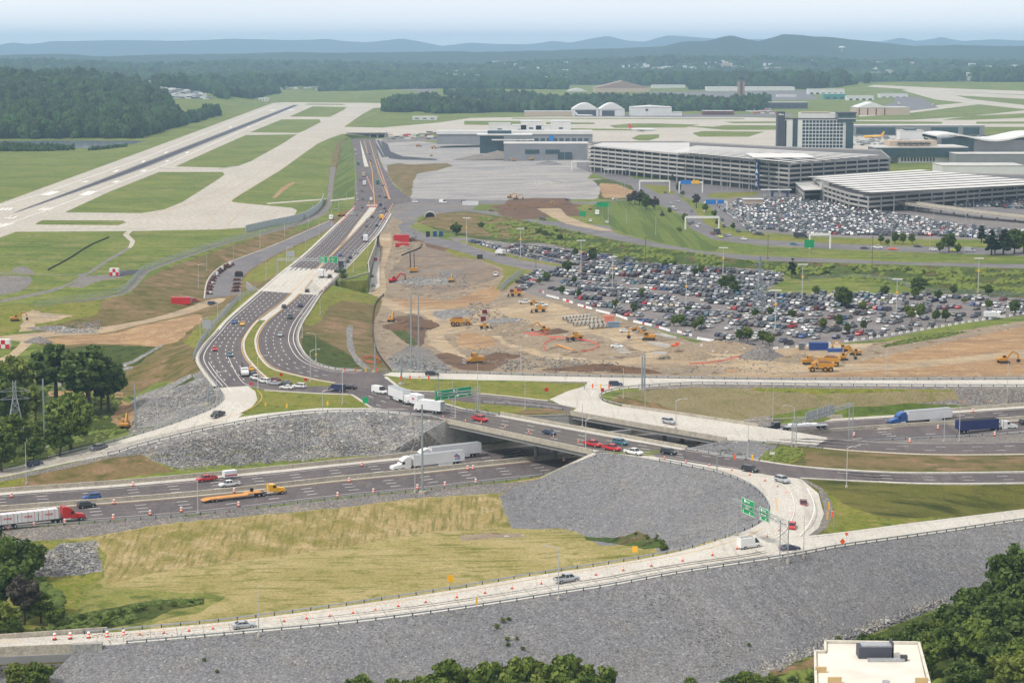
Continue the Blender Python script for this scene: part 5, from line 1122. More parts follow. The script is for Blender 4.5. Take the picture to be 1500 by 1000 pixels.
def box_trailer(t,x0=-14.9,x1=1.5,col=BOXW,h=4.1):
 MB().box(x0,x1,-1.29,1.29,1.15,h).build('box',col,t);MB().box(x0 +.1,x1 - 1,-.5,.5,.85,1.15).build('underframe',DSTEEL,t)
 MB().box(x0 - .03,x0,-1.2,1.2,1.25,h - .1).build('rear_door',STEEL,t)
 for z in (1.12,h - .04):MB().box(x0 - .02,x1 +.02,-1.31,1.31,z,z +.07).build('rail',STEEL,t)
 wheels(t,(x0 +1.6,x0 +2.9),.5,1.27,dual=(x0 +1.6,x0 +2.9));MB().box(x0 +3.8,x0 +8.5,-1.25,-1.2,.4,1.1).box(x0 +3.8,x0 +8.5,1.2,1.25,.4,1.1).build('side_skirt',col,t)
 MB().box(x1 - 3.2,x1 - 3,-.9,-.7,.3,1.15).box(x1 - 3.2,x1 - 3,.7,.9,.3,1.15).build('landing_leg',DSTEEL,t)
def rig(name,label,px,py,z,d,off=0):
 p =at(px,py,z) if z is not None else on(px,py)
 a =hd(px,py,d[0],d[1],z if z is not None else p.z);p.z += .03
 p =p - Vector((cos(a),sin(a),0)) *off
 return thing(name,label,'truck',p,a)
RT =paint('red_lettering',hx(190,40,60),.6)
BT =paint('blue_mark',hx(40,90,180),.6)
t =rig('semi_truck','white semi truck with a blue and red emblem on its trailer on the motorway',626,685,-8,LV,-3.5);tractor(t,'white');box_trailer(t)
text_mesh('ACM',.8,BT,SM(-12.6,1.32,2.0,180),'lettering',t,.03)
mb =MB();mb.add([(-13.6,1.33,2.5),(-12.2,1.33,3.5),(-11.8,1.33,3.4),(-12.9,1.33,2.5)],[(0,1,2,3)]);mb.build('emblem',BT,t);MB().add([(-12.9,1.34,2.45),(-11.7,1.34,3.2),(-11.4,1.34,2.7),(-12.4,1.34,2.4)],[(0,1,2,3)]).build('emblem',RT,t)
t =rig('semi_truck','plain white semi truck half hidden behind the white truck with the emblem',652,673,-8,LV,-3.5);tractor(t,'white');box_trailer(t)
t =rig('semi_truck','bright blue semi truck with plain white trailer on the motorway right of the bridges',1347,619,-6.8,(-14,1.15),-3.5);tractor(t,'blue');box_trailer(t)
t =rig('semi_truck','white semi truck pulling a dark navy open top trailer at the right edge',1440,632,-5.6,(14,-.9),-3.5);tractor(t,'white',day=True)
mb =MB();mb.prism([(-12.5,1.3),(-11.8,1.0),(1.2,1.0),(1.2,3.9),(-12.5,3.9)],-1.29,1.29);mb.build('box',BOXB,t)
for k in range(12):MB().box(-12 +k *1.15,-11.9 +k *1.15,-1.34,1.34,1.1,3.9).build('rib',BOXB,t)
MB().box(-12.4,1.1,-1.22,1.22,3.85,3.95).build('tarpaulin',TYRE,t);wheels(t,(-10.8,-9.5),.5,1.27,dual=(-10.8,-9.5))
# red tractor with three wrapped loads
t =rig('semi_truck','red semi truck with three white wrapped loads at the lower left edge',58,768,-8,RV,-3.5);tractor(t,'red')
MB().box(-14.5,1.2,-1.28,1.28,1.05,1.3).build('flatbed',DSTEEL,t);wheels(t,(-13,-10),.5,1.25,dual=(-13,-10))
for k in range(3):
 x =-14.4 +k *5.2;MB().box(x,x +5.05,-1.22,1.22,1.3,3.75,taper=.05).build('wrapped_load',BOXW,t)
 for q in (.9,2.5,4.1):MB().box(x +q,x +q +.06,-1.25,1.25,1.28,3.78).build('strap',RT,t)
 text_mesh('FORCE',.62,RT,SM(x +2.6,-1.26,2.6),'lettering',t,.025)
# yellow tractor with empty lowbed
t =rig('lowbed_truck','yellow truck with a long empty wooden lowbed trailer on the motorway',353,729.5,-8,RV,-4.5);tractor(t,'yellow',day=True)
WOODD =paint('trailer_boards',hx(198,140,74),.8,0,.15,1.5)
MB().prism([(-15.5,.5),(-13.5,.75),(-3,.75),(-2.6,1.15),(1,1.15),(1,1.35),(-2.9,1.35),(-3.3,.98),(-13.6,.98),(-15.6,.62)],-1.4,1.4).build('flatbed',WOODD,t);wheels(t,(-13,-11.9),.4,1.3)
MB().tube((-1.4,-.1,1.95),(-1.4,.2,1.95),.55).build('spare_wheel',TYRE,t)
# flatbed with sign structure, leaving under the far bridge
t =rig('flatbed_truck','black tractor with a long flatbed carrying pale galvanised frames beside the motorway',1168,630,-6.5,(-14,.75),-3);tractor(t,'black',day=True)
MB().box(-13,1.2,-1.28,1.28,1.15,1.4).build('flatbed',STEEL,t);wheels(t,(-12,-10.3),.5,1.25,dual=(-12,-10.3))
for k in range(4):MB().box(-9.5 +k *2.4,-7.4 +k *2.4,-1.1,1.1,1.4,1.9 +.15 *(k % 2)).build('bundle',BOXW,t)
# box trucks entering the near bridge
def box_truck(px,py,z,d,label,col='white',L=7.5,h=3.9,cabcol='white',name='box_truck',boxm=BOXW,mark=None):
 p =at(px,py,z) if z is not None else on(px,py);a =hd(px,py,d[0],d[1],p.z);p.z += .03;t =thing(name,label,'truck',p,a)
 MB().box(-L /2,L /2 - 2.1,-1.25,1.25,1.0,h).build('box',boxm,t);MB().prism([(L /2 - 2.05,.6),(L /2,.6),(L /2,1.4),(L /2 - .5,1.6),(L /2 - .95,2.5),(L /2 - 2.05,2.6)],-1.1,1.1).build('cab',PM[cabcol],t)
 MB().box(L /2 - .85,L /2 - .7,-.95,.95,1.65,2.35).build('windscreen',GLASS,t);MB().box(-L /2,L /2 - .3,-.4,.4,.6,1.0).build('chassis',DSTEEL,t);wheels(t,(-L /2 +1.6,L /2 - 1.0),.45,1.15)
 if mark:text_mesh(mark,.9,RT,SM(-1.2,-1.27,2.5),'lettering',t,.03)
 return t
t =rig('semi_truck','white semi trailer leading the three white trucks onto the near bridge',590,589,0,(13,5.2),0);box_trailer(t,-9,3.2);wheels(t,(3.0,5.0),.5);MB().prism([(3.6,.8),(6.2,.8),(6.2,1.6),(5.5,2.8),(3.6,3.0)],-1.2,1.2).build('cab',PM['white'],t)
box_truck(613,596,0,(14,4.4),'white box truck with small red letters between two white trucks',mark='BBB')
t =rig('box_truck','last white box truck with grey rear door nearest the near bridge',628,604,0,(-14,-1.7),0);MB().box(-5.3,2.7,-1.28,1.28,1.0,3.9).build('box',BOXW,t);MB().prism([(2.8,.6),(4.9,.6),(4.9,1.6),(4.2,2.7),(2.8,2.8)],-1.1,1.1).build('cab',PM['white'],t);wheels(t,(-3.6,-2.4,3.9),.48,1.2);MB().box(-5.34,-5.3,-1.1,1.1,1.1,3.8).build('rear_door',STEEL,t)
box_truck(470.7,406,0,(9,-12),'white box truck on the pale bridge deck of the main road',L=8)
box_truck(500,391,0,(9,-12),'dark olive truck below the right green road sign',L=7,h=3.4,cabcol='dark',boxm=PM['dark'])
box_truck(535.7,354,0,(8,-13),'blue and white lorry on the main road above the road signs',L=8,cabcol='blue')
for x,y,c,lab in ((533.9,272,'white','white lorry on the distant main road left lane'),(532.5,259,'beige','tan lorry above the white lorry on the distant main road'),(553.6,270,'green','green lorry on the distant main road'),(524.8,242,'green','green and white lorry near the distant tunnel')):
 box_truck(x,y,None,UP,lab,L=8,cabcol=c,boxm=PM[c] if c != 'white' else BOXW)
box_truck(559,321,0,UP,'yellow bus in the right lane of the main road',L=8,h=3.0,cabcol='yellow',name='bus',boxm=PM['yellow'])['category'] ='bus'
box_truck(733,373.5,None,(-14,-2),'white shuttle bus on the car park drive',L=7.5,h=3.1,name='bus')['category'] ='bus'
box_truck(1050.6,343,None,(12,4),'dark lorry on the terminal road',L=7.5,h=3.2,cabcol='dark',boxm=PM['dark'])
box_truck(1173,349,None,(14,.5),'dark lorry beside the full car park',L=8,h=3.4,cabcol='dark',boxm=PM['dark'])
box_truck(689,300,2.2,(14,.5),'white site office bus behind the dirt mound',L=7,h=3) if False else None
box_truck(485,322,None,(-8,12),'white lorry entering the side road',L=6.5,h=3);box_truck(874.8,315,None,(-2,12),'white delivery lorry on the drive beside the striped lawn',L=6,h=3)
box_truck(1453,425.5,None,(14,0),'white camper van in the sparse right side of the car park',L=7,h=3) if False else box_truck(1454,467,None,(14,0),'white camper truck in the right part of the long stay car park',L=7,h=3)
t =rig('tow_truck','black and white tow truck leading the queue in the bend',357,549,0,(-10,-9),0);t.rotation_euler.z =hd(357,549,9,10)
MB().prism([(1.2,.8),(4.6,.7),(4.6,1.5),(3.4,1.8),(3.0,2.7),(1.2,2.8)],-1.2,1.2).build('cab',PM['white'],t);MB().box(2.95,3.15,-1,1,1.9,2.6).build('windscreen',GLASS,t);MB().box(-4,1.1,-1.2,1.2,.9,1.6).build('body',PM['black'],t);MB().bar((-1,0,1.6),(-4.4,0,3.3),.4,.4).bar((-4.2,0,3.2),(-4.4,0,1.2),.2,.2).build('boom',PM['black'],t);wheels(t,(-3,-1.7,3.6),.48,1.2)
t =rig('cargo_trailer','small white trailer with a red stripe behind the red pickup',336,700.5,-8,LV,0);t['category'] ='trailer'
MB().box(-2,1.8,-1.05,1.05,.5,2.3,taper=.08).build('box',BOXW,t);MB().box(-1.95,1.75,-1.07,1.07,.9,1.25).build('stripe',RT,t);wheels(t,(-.4,.5),.33,1.05);MB().bar((1.8,0,.5),(3.4,0,.5),.1,.1).build('drawbar',DSTEEL,t)
t =rig('panel_van','white cargo van with a ladder rack on the near ramp at the loop junction',1098,802,None,(20,-2.6),0);t['category'] ='van'
b,g,w_,fl,rl =_cp['van'];mm =[PM['white'],GLASS,TYRE,RIM,LAMPW,LAMPR];b.build('body',mm,t);g.build('windows',mm,t)
for q in w_:q.build('wheel',mm,t)
rk =MB()
for x in (-2.4,-1,.4):rk.bar((x,-.8,2.6),(x,.8,2.6),.06,.06)
for y in (-.5,-.2,.3):rk.bar((-2.7,y,2.68),(.6,y,2.68),.07,.07)
rk.build('ladder_rack',STEEL,t)
# ---------------------------------------------------------------- parked cars
LOT1 =[(790,397),(850,392),(935,388),(1000,392),(1140,401),(1148,408),(1122,425),(1115,431),(1300,429),(1400,430),(1560,446),(1560,456),(1470,462),(1390,474),(1290,494),(1200,502),(1080,511),(960,480),(860,444),(820,428),(795,412),(775,405)]
LOT2 =[(1072,300),(1080,294),(1170,292),(1250,303),(1320,316),(1400,330),(1560,346),(1560,350),(1300,346),(1180,342),(1110,336),(1085,320)]
COLW =['white'] *20 +['silver'] *14 +['grey'] *15 +['black'] *22 +['dark'] *13 +['navy'] *10 +['teal'] *2 +['red'] *2 +['maroon'] *3 +['blue'] *2 +['beige'] *2
KW =['sedan'] *8 +['suv'] *9 +['hatch'] *2 +['pickup'] *3 +['van'] *0
TREES_LOT =[(831,397,6),(825,385,0),(868,428,0)]
cars =[]
def rows(poly,p0,p1,pitch,step,dens,cand,ang_off=pi /2,aisle=None):
 a,b =on(*p0),on(*p1);d =(b - a);d.z =0;d.normalize();nv =Vector((-d.y,d.x,0))
 P =[on(*p) for p in poly];us_ =[(p - a).dot(d) for p in P];vs__ =[(p - a).dot(nv) for p in P]
 PP =[(u,v) for u,v in zip(us_,vs__)];r =min(vs__) +2;k =0
 while r < max(vs__):
  for side in (0,5.3):
   u =min(us_) +RG.uniform(0,2)
   while u < max(us_):
    if inpoly(u,r +side,PP):
     q =a +d *u +nv *(r +side);px,py =proj(q.x,q.y,0)
     if RG.random() < dens(px,py) and not (aisle and aisle(px,py)):
      cand.append((q.x,q.y,math.atan2(nv.y,nv.x) +(0 if RG.random() < .55 else pi) +RG.uniform(-.04,.04),px,py))
    u += step
  r += pitch
c1 =[];c2 =[]
def aisle1(x,y):
 t_ =(x - 890) /200
 if 0 < t_ < 1 and abs(y - (406 +57 *t_)) < 4.6:return True
 t_ =(x - 800) /285
 return abs(y - (405 +107 *t_)) < 5 and 0 < t_ < 1
def dens1(x,y):
 if x > 1300 and y < 436:return .0 if RG.random() < .7 else 1
 if x > 1290:return .38 if y > 440 else .6
 if x > 1180 and y > 455:return .42
 if y > 474:return .5
 return .95
rows(LOT1,(900,430),(1100,443),19,2.75,dens1,c1,aisle=aisle1)
rows([(740,361),(756,359),(839,369),(852,370),(935,382),(931,387),(860,390),(845,386),(790,372),(745,365)],(756,359),(905,378),15,2.75,lambda x,y:.93,c1)
rows([(692,352),(845,387),(845,390.5),(690,355)],(692,353.5),(845,389),30,2.75,lambda x,y:.92,c1)
rows([(768,408),(790,400),(800,404),(770,420),(750,432),(748,428)],(750,430),(795,402),30,2.8,lambda x,y:.9,c1)
rows(LOT2,(1100,320),(1400,331),15.5,2.6,lambda x,y:.96,c2)
rows([(1052,302),(1060,300),(1105,335),(1115,344),(1105,344)],(1056,301),(1110,342),40,2.7,lambda x,y:.95,c2)
rows([(1385,296),(1490,290),(1560,296),(1560,308),(1440,304),(1380,300)],(1400,298),(1500,297),15,2.7,lambda x,y:.8,c2)
c1.sort(key=lambda c:-c[4]);near,rest =c1[:296],c1[296:] +c2
def rowword(x,y):
 col =int((x - 740) // 40);row =int((y - 350) // 8)
 zone_ ='on the edge beside the dirt' if y > 470 else 'among the small trees' if y > 450 else 'in the middle rows' if y > 420 else 'in the back rows'
 return zone_
for x,y,a,px,py in near:
 k,c =RG.choice(KW),RG.choice(COLW);o =bpy.data.objects.new('parked_car',car_one(k,c));COL.objects.link(o);o.location =(x,y,gz(x,y) +.03);o.rotation_euler =(0,0,a)
 nk ={'sedan':'sedan','suv':'crossover','hatch':'hatchback','pickup':'pickup'}[k]
 putlab(o,f"{c} {nk} parked {rowword(px, py)}",px,'car','cars parked in the long stay lot')
# all the others: too many to count, one object of low detail cars
def lowcar(kind):
 k =KD[kind];mb =MB();L2 =k['L'] /2;W =k['W'];x0,x1,r0,r1,w0,w1,z0,z1 =k['cab']
 frustum(mb,-L2,L2,-L2 +.1,L2 - .25,W *.95,W *.93,.3,z0,0);frustum(mb,x0,x1,r0,r1,w0,w1,z0,z1 - .05,1);frustum(mb,r0,r1,r0 +.1,r1 - .1,w1,w1 - .1,z1 - .05,z1,0)
 for x in k['wh'][:2]:mb.box(x - .3,x +.3,-W,W,0,.62,2)
 return mb
LC ={k:lowcar(k) for k in KD}
cols =sorted(PC);mats =[PM[c] for c in cols] +[GLASS,TYRE];V =[];F =[];M_ =[]
for x,y,a,px,py in rest:
 mb =LC[RG.choice(KW)];cc_ =RG.choice(COLW);ci =cols.index('silver' if cc_ == 'white' and py < 350 and RG.random() < .5 else cc_);n0 =len(V);ca,sa =cos(a),sin(a);z =gz(x,y) +.02
 V += [(x +v.x *ca - v.y *sa,y +v.x *sa +v.y *ca,z +v.z) for v in mb.v];F += [tuple(i +n0 for i in f) for f in mb.f];M_ += [ci if m == 0 else len(cols) +m - 1 for m in mb.m]
mesh_obj('parked_cars',V,F,mats,None,M_)['kind'] ='stuff'
print('parked',len(near),len(rest))
# ================================================================ buildings
CW =paint('garage_concrete',hx(186,184,180,.78),.85,0,.06,.1);CWH =paint('white_cladding',hx(224,224,222,.85),.6,0,.05,.1);CGR =paint('grey_cladding',hx(150,152,156,.75),.6,0,.06,.1)
INT =paint('dark_interior',(.05,.052,.056),.9);GLB =paint('curtain_glass',(.04,.075,.09),.15,.1,.15,.2);ROOFG =paint('roof_membrane',hx(206,204,200,.8),.85,0,.08,.08);CHAR =paint('charcoal_cladding',hx(78,80,92,.7),.6,0,.05)
TAN =paint('tan_stucco',hx(206,178,128,.8),.85,0,.06);BRICK =paint('brown_brick',hx(120,66,46,.8),.9,0,.15,3);WINB =paint('hotel_glass',hx(50,88,118,.4),.15,.1,.15,.3);ROOFD =paint('roof_deck',hx(112,110,110,.7),.9);PANEL =paint('solar_canopy',hx(228,226,222,.8),.95,0,.05,.1);TEALC =paint('teal_cladding',hx(60,150,140,.8),.6);BEIGE =paint('beige_cladding',hx(204,184,164,.8),.7);BLUEP =paint('sign_blue',hx(20,120,200,.9),.5);DBLUE =paint('deep_blue',hx(24,70,130,.9),.5)
TOWB =paint('tower_brown',hx(176,142,120,.75),.8);MAROON =paint('brown_metal_roof',hx(166,140,128,.8),.7,0,.05);LETW =paint('letter_white',(.85,.85,.85),.6)
def poly_in(P,d):
 c =sum(P,Vector()) /len(P);out =[]
 for p in P:
  v =p - c;v.z =0;out.append(p - v.normalized() *d)
 return out
def garage(name,label,out,z0,z1,levels,topcan=None,cat='parking garage'):
 t =thing(name,label,cat);P =out;n =len(P);h =(z1 - z0) /levels
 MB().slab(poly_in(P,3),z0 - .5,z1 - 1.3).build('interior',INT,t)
 for k in range(levels +1):
  z =z0 +k *h
  if k:MB().slab(P,z - .35,z).build('floor_slab',CW if k < levels else ROOFD,t)
  if k == 0:continue
  mb =MB()
  for i in range(n):
   a,b =P[i],P[(i +1) % n];mb.bar((a.x,a.y,z +.3),(b.x,b.y,z +.3),.4,1.5)
  mb.build('parapet_band',CW,t)
 for i in range(n):
  a,b =P[i],P[(i +1) % n];m =max(1,int((b - a).length /13))
  if (a +b).y /2 > sum(p.y for p in P) /n +20:continue
  for j in range(m):
   q =a.lerp(b,j /m);MB().box(q.x - .45,q.x +.45,q.y - .45,q.y +.45,z0 - 1,z1 +.6).build('column',CW,t)
 return t
def canopies(t,A,B,C,D,n,z,fr_,name='solar_canopy'):
 """n long canopies between side A-B (left ends) and D-C (right ends)"""
 for k in range(n):
  f =(k +.5) /n;a,b =A.lerp(B,f),D.lerp(C,f);a.z =b.z =z;d =(b - a).normalized();nv =Vector((-d.y,d.x,0));w_ =abs((B - A).dot(nv)) /n *fr_
  v =[a - nv *w_ /2,b - nv *w_ /2,b +nv *w_ /2,a +nv *w_ /2]
  mb =MB();mb.add([p for p in v] +[p - Vector((0,0,.1)) for p in v],[(0,1,2,3),(7,6,5,4),(0,4,5,1),(1,5,6,2),(2,6,7,3),(3,7,4,0)])
  o =mb.build(name,PANEL,t);pm =MB();m =max(2,int((b - a).length /16))
  for j in range(m):q =a.lerp(b,(j +.5) /m);pm.tube((q.x,q.y,z - 3.6),(q.x,q.y,z - .1),.22,n=6)
  pm.build('canopy_posts',STEEL,o)['kind'] ='stuff' if m > 100 else 'part'
def OL(pts,z):return [at(x,y,z) for x,y in pts]
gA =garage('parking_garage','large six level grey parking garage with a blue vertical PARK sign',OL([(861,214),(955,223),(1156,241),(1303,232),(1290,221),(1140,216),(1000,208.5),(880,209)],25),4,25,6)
MB().slab(OL([(863,214),(955,222.6),(1010,227),(1010,209),(882,209)],25.3),25.05,25.3).build('plain_roof',ROOFG,gA)
q =OL([(985,221),(1020,212.5),(1292,226),(1160,238)],29)
canopies(gA,q[0],q[1],q[2],q[3],9,28.6,.62)
mb =MB();p =at(1140,228,29.5);mb.box(p.x - 22,p.x +24,p.y - 30,p.y +30,29.3,29.8).build('roof_canopy',PANEL,gA)
b0 =at(1114.5,242,21);sg =MB().box(-2.2,2.2,-.3,.3,0,20.5).xf(Matrix.Translation((b0.x,b0.y - 2.5,5.5)) @ Matrix.Rotation(-.6,4,'Z')).build('sign_panel',DBLUE,gA)
a0 =at(955,223,25);a1 =at(1156,241,25);fang =math.atan2(a1.y - a0.y,a1.x - a0.x);bq =a0.lerp(a1,.795)
sg.data.transform(Matrix.Translation((-b0.x,-(b0.y - 2.5),-5.5)));sg.data.transform(Matrix.Rotation(.6 +fang,4,'Z'));fn_ =Vector((sin(fang),-cos(fang),0))
sg.data.transform(Matrix.Translation((bq.x +fn_.x *1.0,bq.y +fn_.y *1.0,5.5)))
for k,ch in enumerate('PARK'):text_mesh(ch,4.6,LETW,Matrix.Translation((bq.x +fn_.x *1.4,bq.y +fn_.y *1.4,22.5 - k *4.8)) @ Matrix.Rotation(fang,4,'Z') @ Matrix.Rotation(pi /2,4,'X'),'lettering',sg,.12)
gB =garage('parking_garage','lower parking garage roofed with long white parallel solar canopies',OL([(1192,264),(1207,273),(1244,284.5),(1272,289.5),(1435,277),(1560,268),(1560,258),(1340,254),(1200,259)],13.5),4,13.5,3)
q =OL([(1272,282),(1187,258),(1345,247.5),(1560,268)],17.5)
canopies(gB,q[0],q[1],q[2],q[3],9,17.3,.7)
p0,p1 =at(1203.5,292,4),at(1215.5,293,4);MB().box(p0.x,p1.x,p0.y - 1,p0.y +12,3,15.8).build('stair_tower',CW,gB)
p0,p1 =at(1406,288,6),at(1430,288,6);MB().box(p0.x,p1.x,p0.y - 2,p0.y +10,3,15).build('stair_tower',CW,gB)
gC =garage('ramp_building','small pale roofed ramp building between the two parking garages',OL([(1158,263),(1177.6,279.5),(1203,278.5),(1187,263)],10),4,10,2,cat='ramp building')
MB().slab(OL([(1158,262),(1177.6,278.5),(1203.5,277.5),(1187,262)],11.4),11,11.4).build('roof',ROOFG,gC)
tr_ =thing('elevated_ramp','beige elevated concrete drive on columns in front of the canopy roofed garage','ramp')
Pr =W3([(1278,290,9),(1340,299,8.5),(1400,307,8),(1450,314,7.3),(1500,319,6.8),(1600,328,6)])
along(Pr,10,.9,'deck',CW,tr_,z0=-.9);along(Pr,.4,1.1,'parapet',BARR,tr_,off=-5);along(Pr,.4,1.1,'parapet',BARR,tr_,off=5)
for p in resample(Pr,16):MB().tube((p.x,p.y,3),(p.x,p.y,p.z - .8),.6,n=8).build('column',CW,tr_)
tr2 =garage('parking_deck','open upper car park deck at right with a row of pale cars',OL([(1370,296),(1440,304),(1560,312),(1560,296),(1490,289)],6.5),4,6.5,1,cat='parking deck') if False else None
# frontal blocks placed by their silhouette: local x right, y away, z up, metres
def fb(name,label,cat,x0,x1,yt,yb,depth,mat,z=4,rot=0,roof=None,sub='wall'):
 p =at(x0,yb,z);q_ =at(x1,yb,z);s =p.y /3000 *1.0;W =q_.x - p.x;Hh =(yb - yt) *(p.y /FP)
 t =thing(name,label,cat,p,rot);MB().box(0,W,0,depth,-2,Hh).build(sub,mat,t);MB().box(-.3,W +.3,-.3,depth +.3,Hh,Hh +.5).build('roof',roof or ROOFG,t)
 return t,W,Hh
def gable(t,W,Hh,depth,rise,mat,n=8,arch=True):
 pr =[(-.5,Hh)] +[(W *i /n,Hh +rise *(sin(pi *i /n) if arch else 1 - abs(2 *i /n - 1))) for i in range(n +1)] +[(W +.5,Hh)]
 MB().prism(pr,-.5,depth).build('roof',mat,t)
def openings(t,n,x0,x1,z0,z1,mat,name='window',gap=.25,y=-.12):
 w_ =(x1 - x0) /n
 for i in range(n):MB().box(x0 +w_ *i +w_ *gap /2,x0 +w_ *(i +1) - w_ *gap /2,y,.05,z0,z1).build(name,mat,t)
# hotel
p =at(1138,219,10);ht =thing('airport_hotel','tall white hotel block with a dark grey end slab and rows of square windows','hotel',p,radians(-3))
MB().box(0,7.4,-1,19,-4,37.7).build('end_slab',CHAR,ht);MB().box(7.4,75,0,18,-4,30.3).build('wall',CWH,ht);MB().box(7.4,60,-.4,18.4,30.3,31.2).build('roof',CHAR,ht)
MB().box(15.4,20.3,-.25,1,2,30).build('glass_strip',GLB,ht);MB().box(7.6,9.2,-.2,1,2,29).build('glass_strip',GLB,ht);MB().box(68.5,76,-.6,18.5,0,27).build('glass_corner',GLB,ht)
MB().box(60,78,-1.2,18.6,27.5,36).build('glass_lounge',GLB,ht);MB().box(59,79,-2,19,36,37.2).build('lounge_roof',CHAR,ht);MB().box(60,78.2,-1.4,0,30.8,31.4).build('lounge_band',CWH,ht)
MB().box(22,58,3,15,31,36.8).build('plant_room',CWH,ht);MB().box(24,52,2.6,15.4,36.8,37.4).build('plant_roof',BEIGE,ht)
for r in range(8):
 for c in range(12):MB().box(25.2 +c *3.42,27.9 +c *3.42,-.14,.1,2.1 +r *3.5,4.7 +r *3.5).build('window',WINB,ht)
for k in range(3):MB().box(66.2 +k *.9,66.6 +k *.9,-.5,0,3,26).build('fin',CWH,ht)
for k in range(9):MB().box(15.4,20.3,-.32,-.2,2 +k *3.5,2.4 +k *3.5).build('glass_band',CHAR,ht)
text_mesh('Hilton',2.1,LETW,SM(3.7,-1.05,35),'lettering',ht,.06)
MB().box(-26,78,-5,24,-9,-.5).build('podium',CHAR,ht)
# terminal with glass front
t,W_,H_ =fb('terminal_building','low terminal building with a dark glass upper band and white penthouse','terminal',1316,1416,216,238,45,CWH,rot=radians(4))
MB().box(-22,W_ +1,-2.5,30,H_ - 9,H_ - .6).build('glass_band',GLB,t);MB().box(-22.5,W_ +1.5,-3,45,H_ - .6,H_ +.4).build('roof',ROOFG,t);MB().box(-6,W_ *.62,12,34,H_ +.4,H_ +5.5).build('penthouse',BEIGE,t);openings(t,11,2,W_ *.55,1,4.5,INT,'window',.4)
openings(t,6,0,W_ *.5,H_ +2.5,H_ +4,INT,'window',.6,11.9)
# wavy roof hall
t =thing('terminal_hall','terminal hall under a long wavy pale roof at the right edge','terminal',at(1370,222,4));pr =[]
for i in range(25):x =i *6.2;pr.append((x,15.5 +3.2 *sin(i *.42 +.6) +(i > 12) *(i - 12) *.12))
MB().prism([(0,13)] +pr +[(x,z - 1.6) for x,z in reversed(pr)],-6,70).build('roof',CWH,t);MB().box(8,150,0,60,-2,12).build('wall',CGR,t);MB().box(6,40,-.6,60,0,13.5).build('glass_front',GLB,t)
fb('terminal_wing','grey lower terminal wing in front of the wavy roof at the right edge','terminal',1400,1560,226,241,30,CGR)
fb('rooftop_deck','pale roofed deck building behind the canopy garage at right','building',1380,1500,243,252,40,CWH,z=8)
t,W_,H_ =fb('concourse_building','long grey airport concourse with dark glass bays behind the hotel','concourse',1246,1442,184.5,201,30,CGR,z=3)
for a,b in ((.04,.33),(.6,.8),(.84,.96)):MB().box(W_ *a,W_ *b,-.5,.2,3.5,H_ - 2).build('glass_bay',GLB,t)
t,W_,H_ =fb('concourse_block','square pale block with a dark rooftop lounge before the long concourse','building',1318.6,1353,192,206,25,CWH,z=4);MB().box(6,W_ - 8,4,18,H_,H_ +2.6).build('rooftop_lounge',GLB,t)
for k,x in enumerate((1300,1372,1395,1425)):pass
# west concourse group
t,W_,H_ =fb('west_concourse','long white roofed concourse left of the big garage','concourse',640,868,193,209,40,CGR,z=3)
MB().box(-.5,W_ +.5,-1,42,H_ - 3,H_ +.4).build('roof_band',CWH,t);MB().box(W_ *.72,W_ *.75,-.8,.2,2,8).build('blue_panel',BLUEP,t);openings(t,12,W_ *.5,W_ *.98,1.5,5,GLB,'window',.3)
t,W_,H_ =fb('security_hall','grey hall with dark glass square windows left of the big garage','hall',738,862,211,233,40,CGR,z=3)
for a,b in ((.25,.42),(.49,.66)):MB().box(W_ *a,W_ *b,-.4,.2,H_ *.35,H_ *.62).build('glass_bay',GLB,t)
MB().box(W_ *.64,W_ *.8,-1,.2,0,H_ *.45).build('glass_front',GLB,t)
t,W_,H_ =fb('glass_lobby','dark glass lobby under two thin white roofs beside the gravel heap','lobby',703,738,199,222,30,GLB,z=3,roof=CWH,sub='glass_wall')
MB().box(-3,W_ +30,-4,26,H_ +.6,H_ +1.6).build('roof_canopy',CWH,t);MB().box(W_ *.5,W_ +32,-9,10,H_ *.72,H_ *.78).build('roof_canopy',CWH,t);MB().box(8,W_ +8,8,22,H_ +1.6,H_ +5).build('rooftop_lantern',GLB,t)
for x0,x1,yt,lab in ((716,748,181.5,'low white windowless block left of two taller ones'),(750,771,183.5,'short white windowless block beside the middle tower block'),(763,793,178,'tall white windowless block in the middle'),(785,805,184,'short white windowless block right of the middle one'),(807,836,178,'tall white windowless block at the right end of the row')):
 t,W_,H_ =fb('stage_block',lab,'building',x0,x1,yt,194,20,CWH,z=4,roof=CWH,sub='cladding');MB().box(W_ *.4,W_ *.6,-.2,.1,H_ *.3,H_ *.45).build('vent',CHAR,t)
# far buildings
t,W_,H_ =fb('hangar','white arched hangar with wide dark doorway, left of a pair','hangar',838,877,160.5,171,60,CWH,z=0);gable(t,W_,H_,60,10,CWH);MB().box(W_ *.12,W_ *.9,-.3,.2,0,H_ *.9).build('doorway',INT,t)
t,W_,H_ =fb('hangar','white arched hangar with wide dark doorway, right of a pair','hangar',878,915,160.5,171,60,CWH,z=0);gable(t,W_,H_,60,10,CWH);MB().box(W_ *.1,W_ *.6,-.3,.2,0,H_ *.85).build('doorway',INT,t)
t,W_,H_ =fb('hangar','large boxy white hangar with closed doors right of the arched pair','hangar',924,984,157.5,171,50,CWH,z=0);gable(t,W_,H_,50,2.5,CWH,2,False);MB().box(W_ *.36,W_ *.42,-.3,.2,H_ *.6,H_ *.85).build('badge',CHAR,t)
fb('hangar_annex','low white annex at the right end of the boxy hangar','building',984,999,165,171,30,CWH,z=0)
fb('cargo_building','long low pale building left of the arched hangars','building',768,838,163.5,171,25,BEIGE,z=0,roof=CWH)
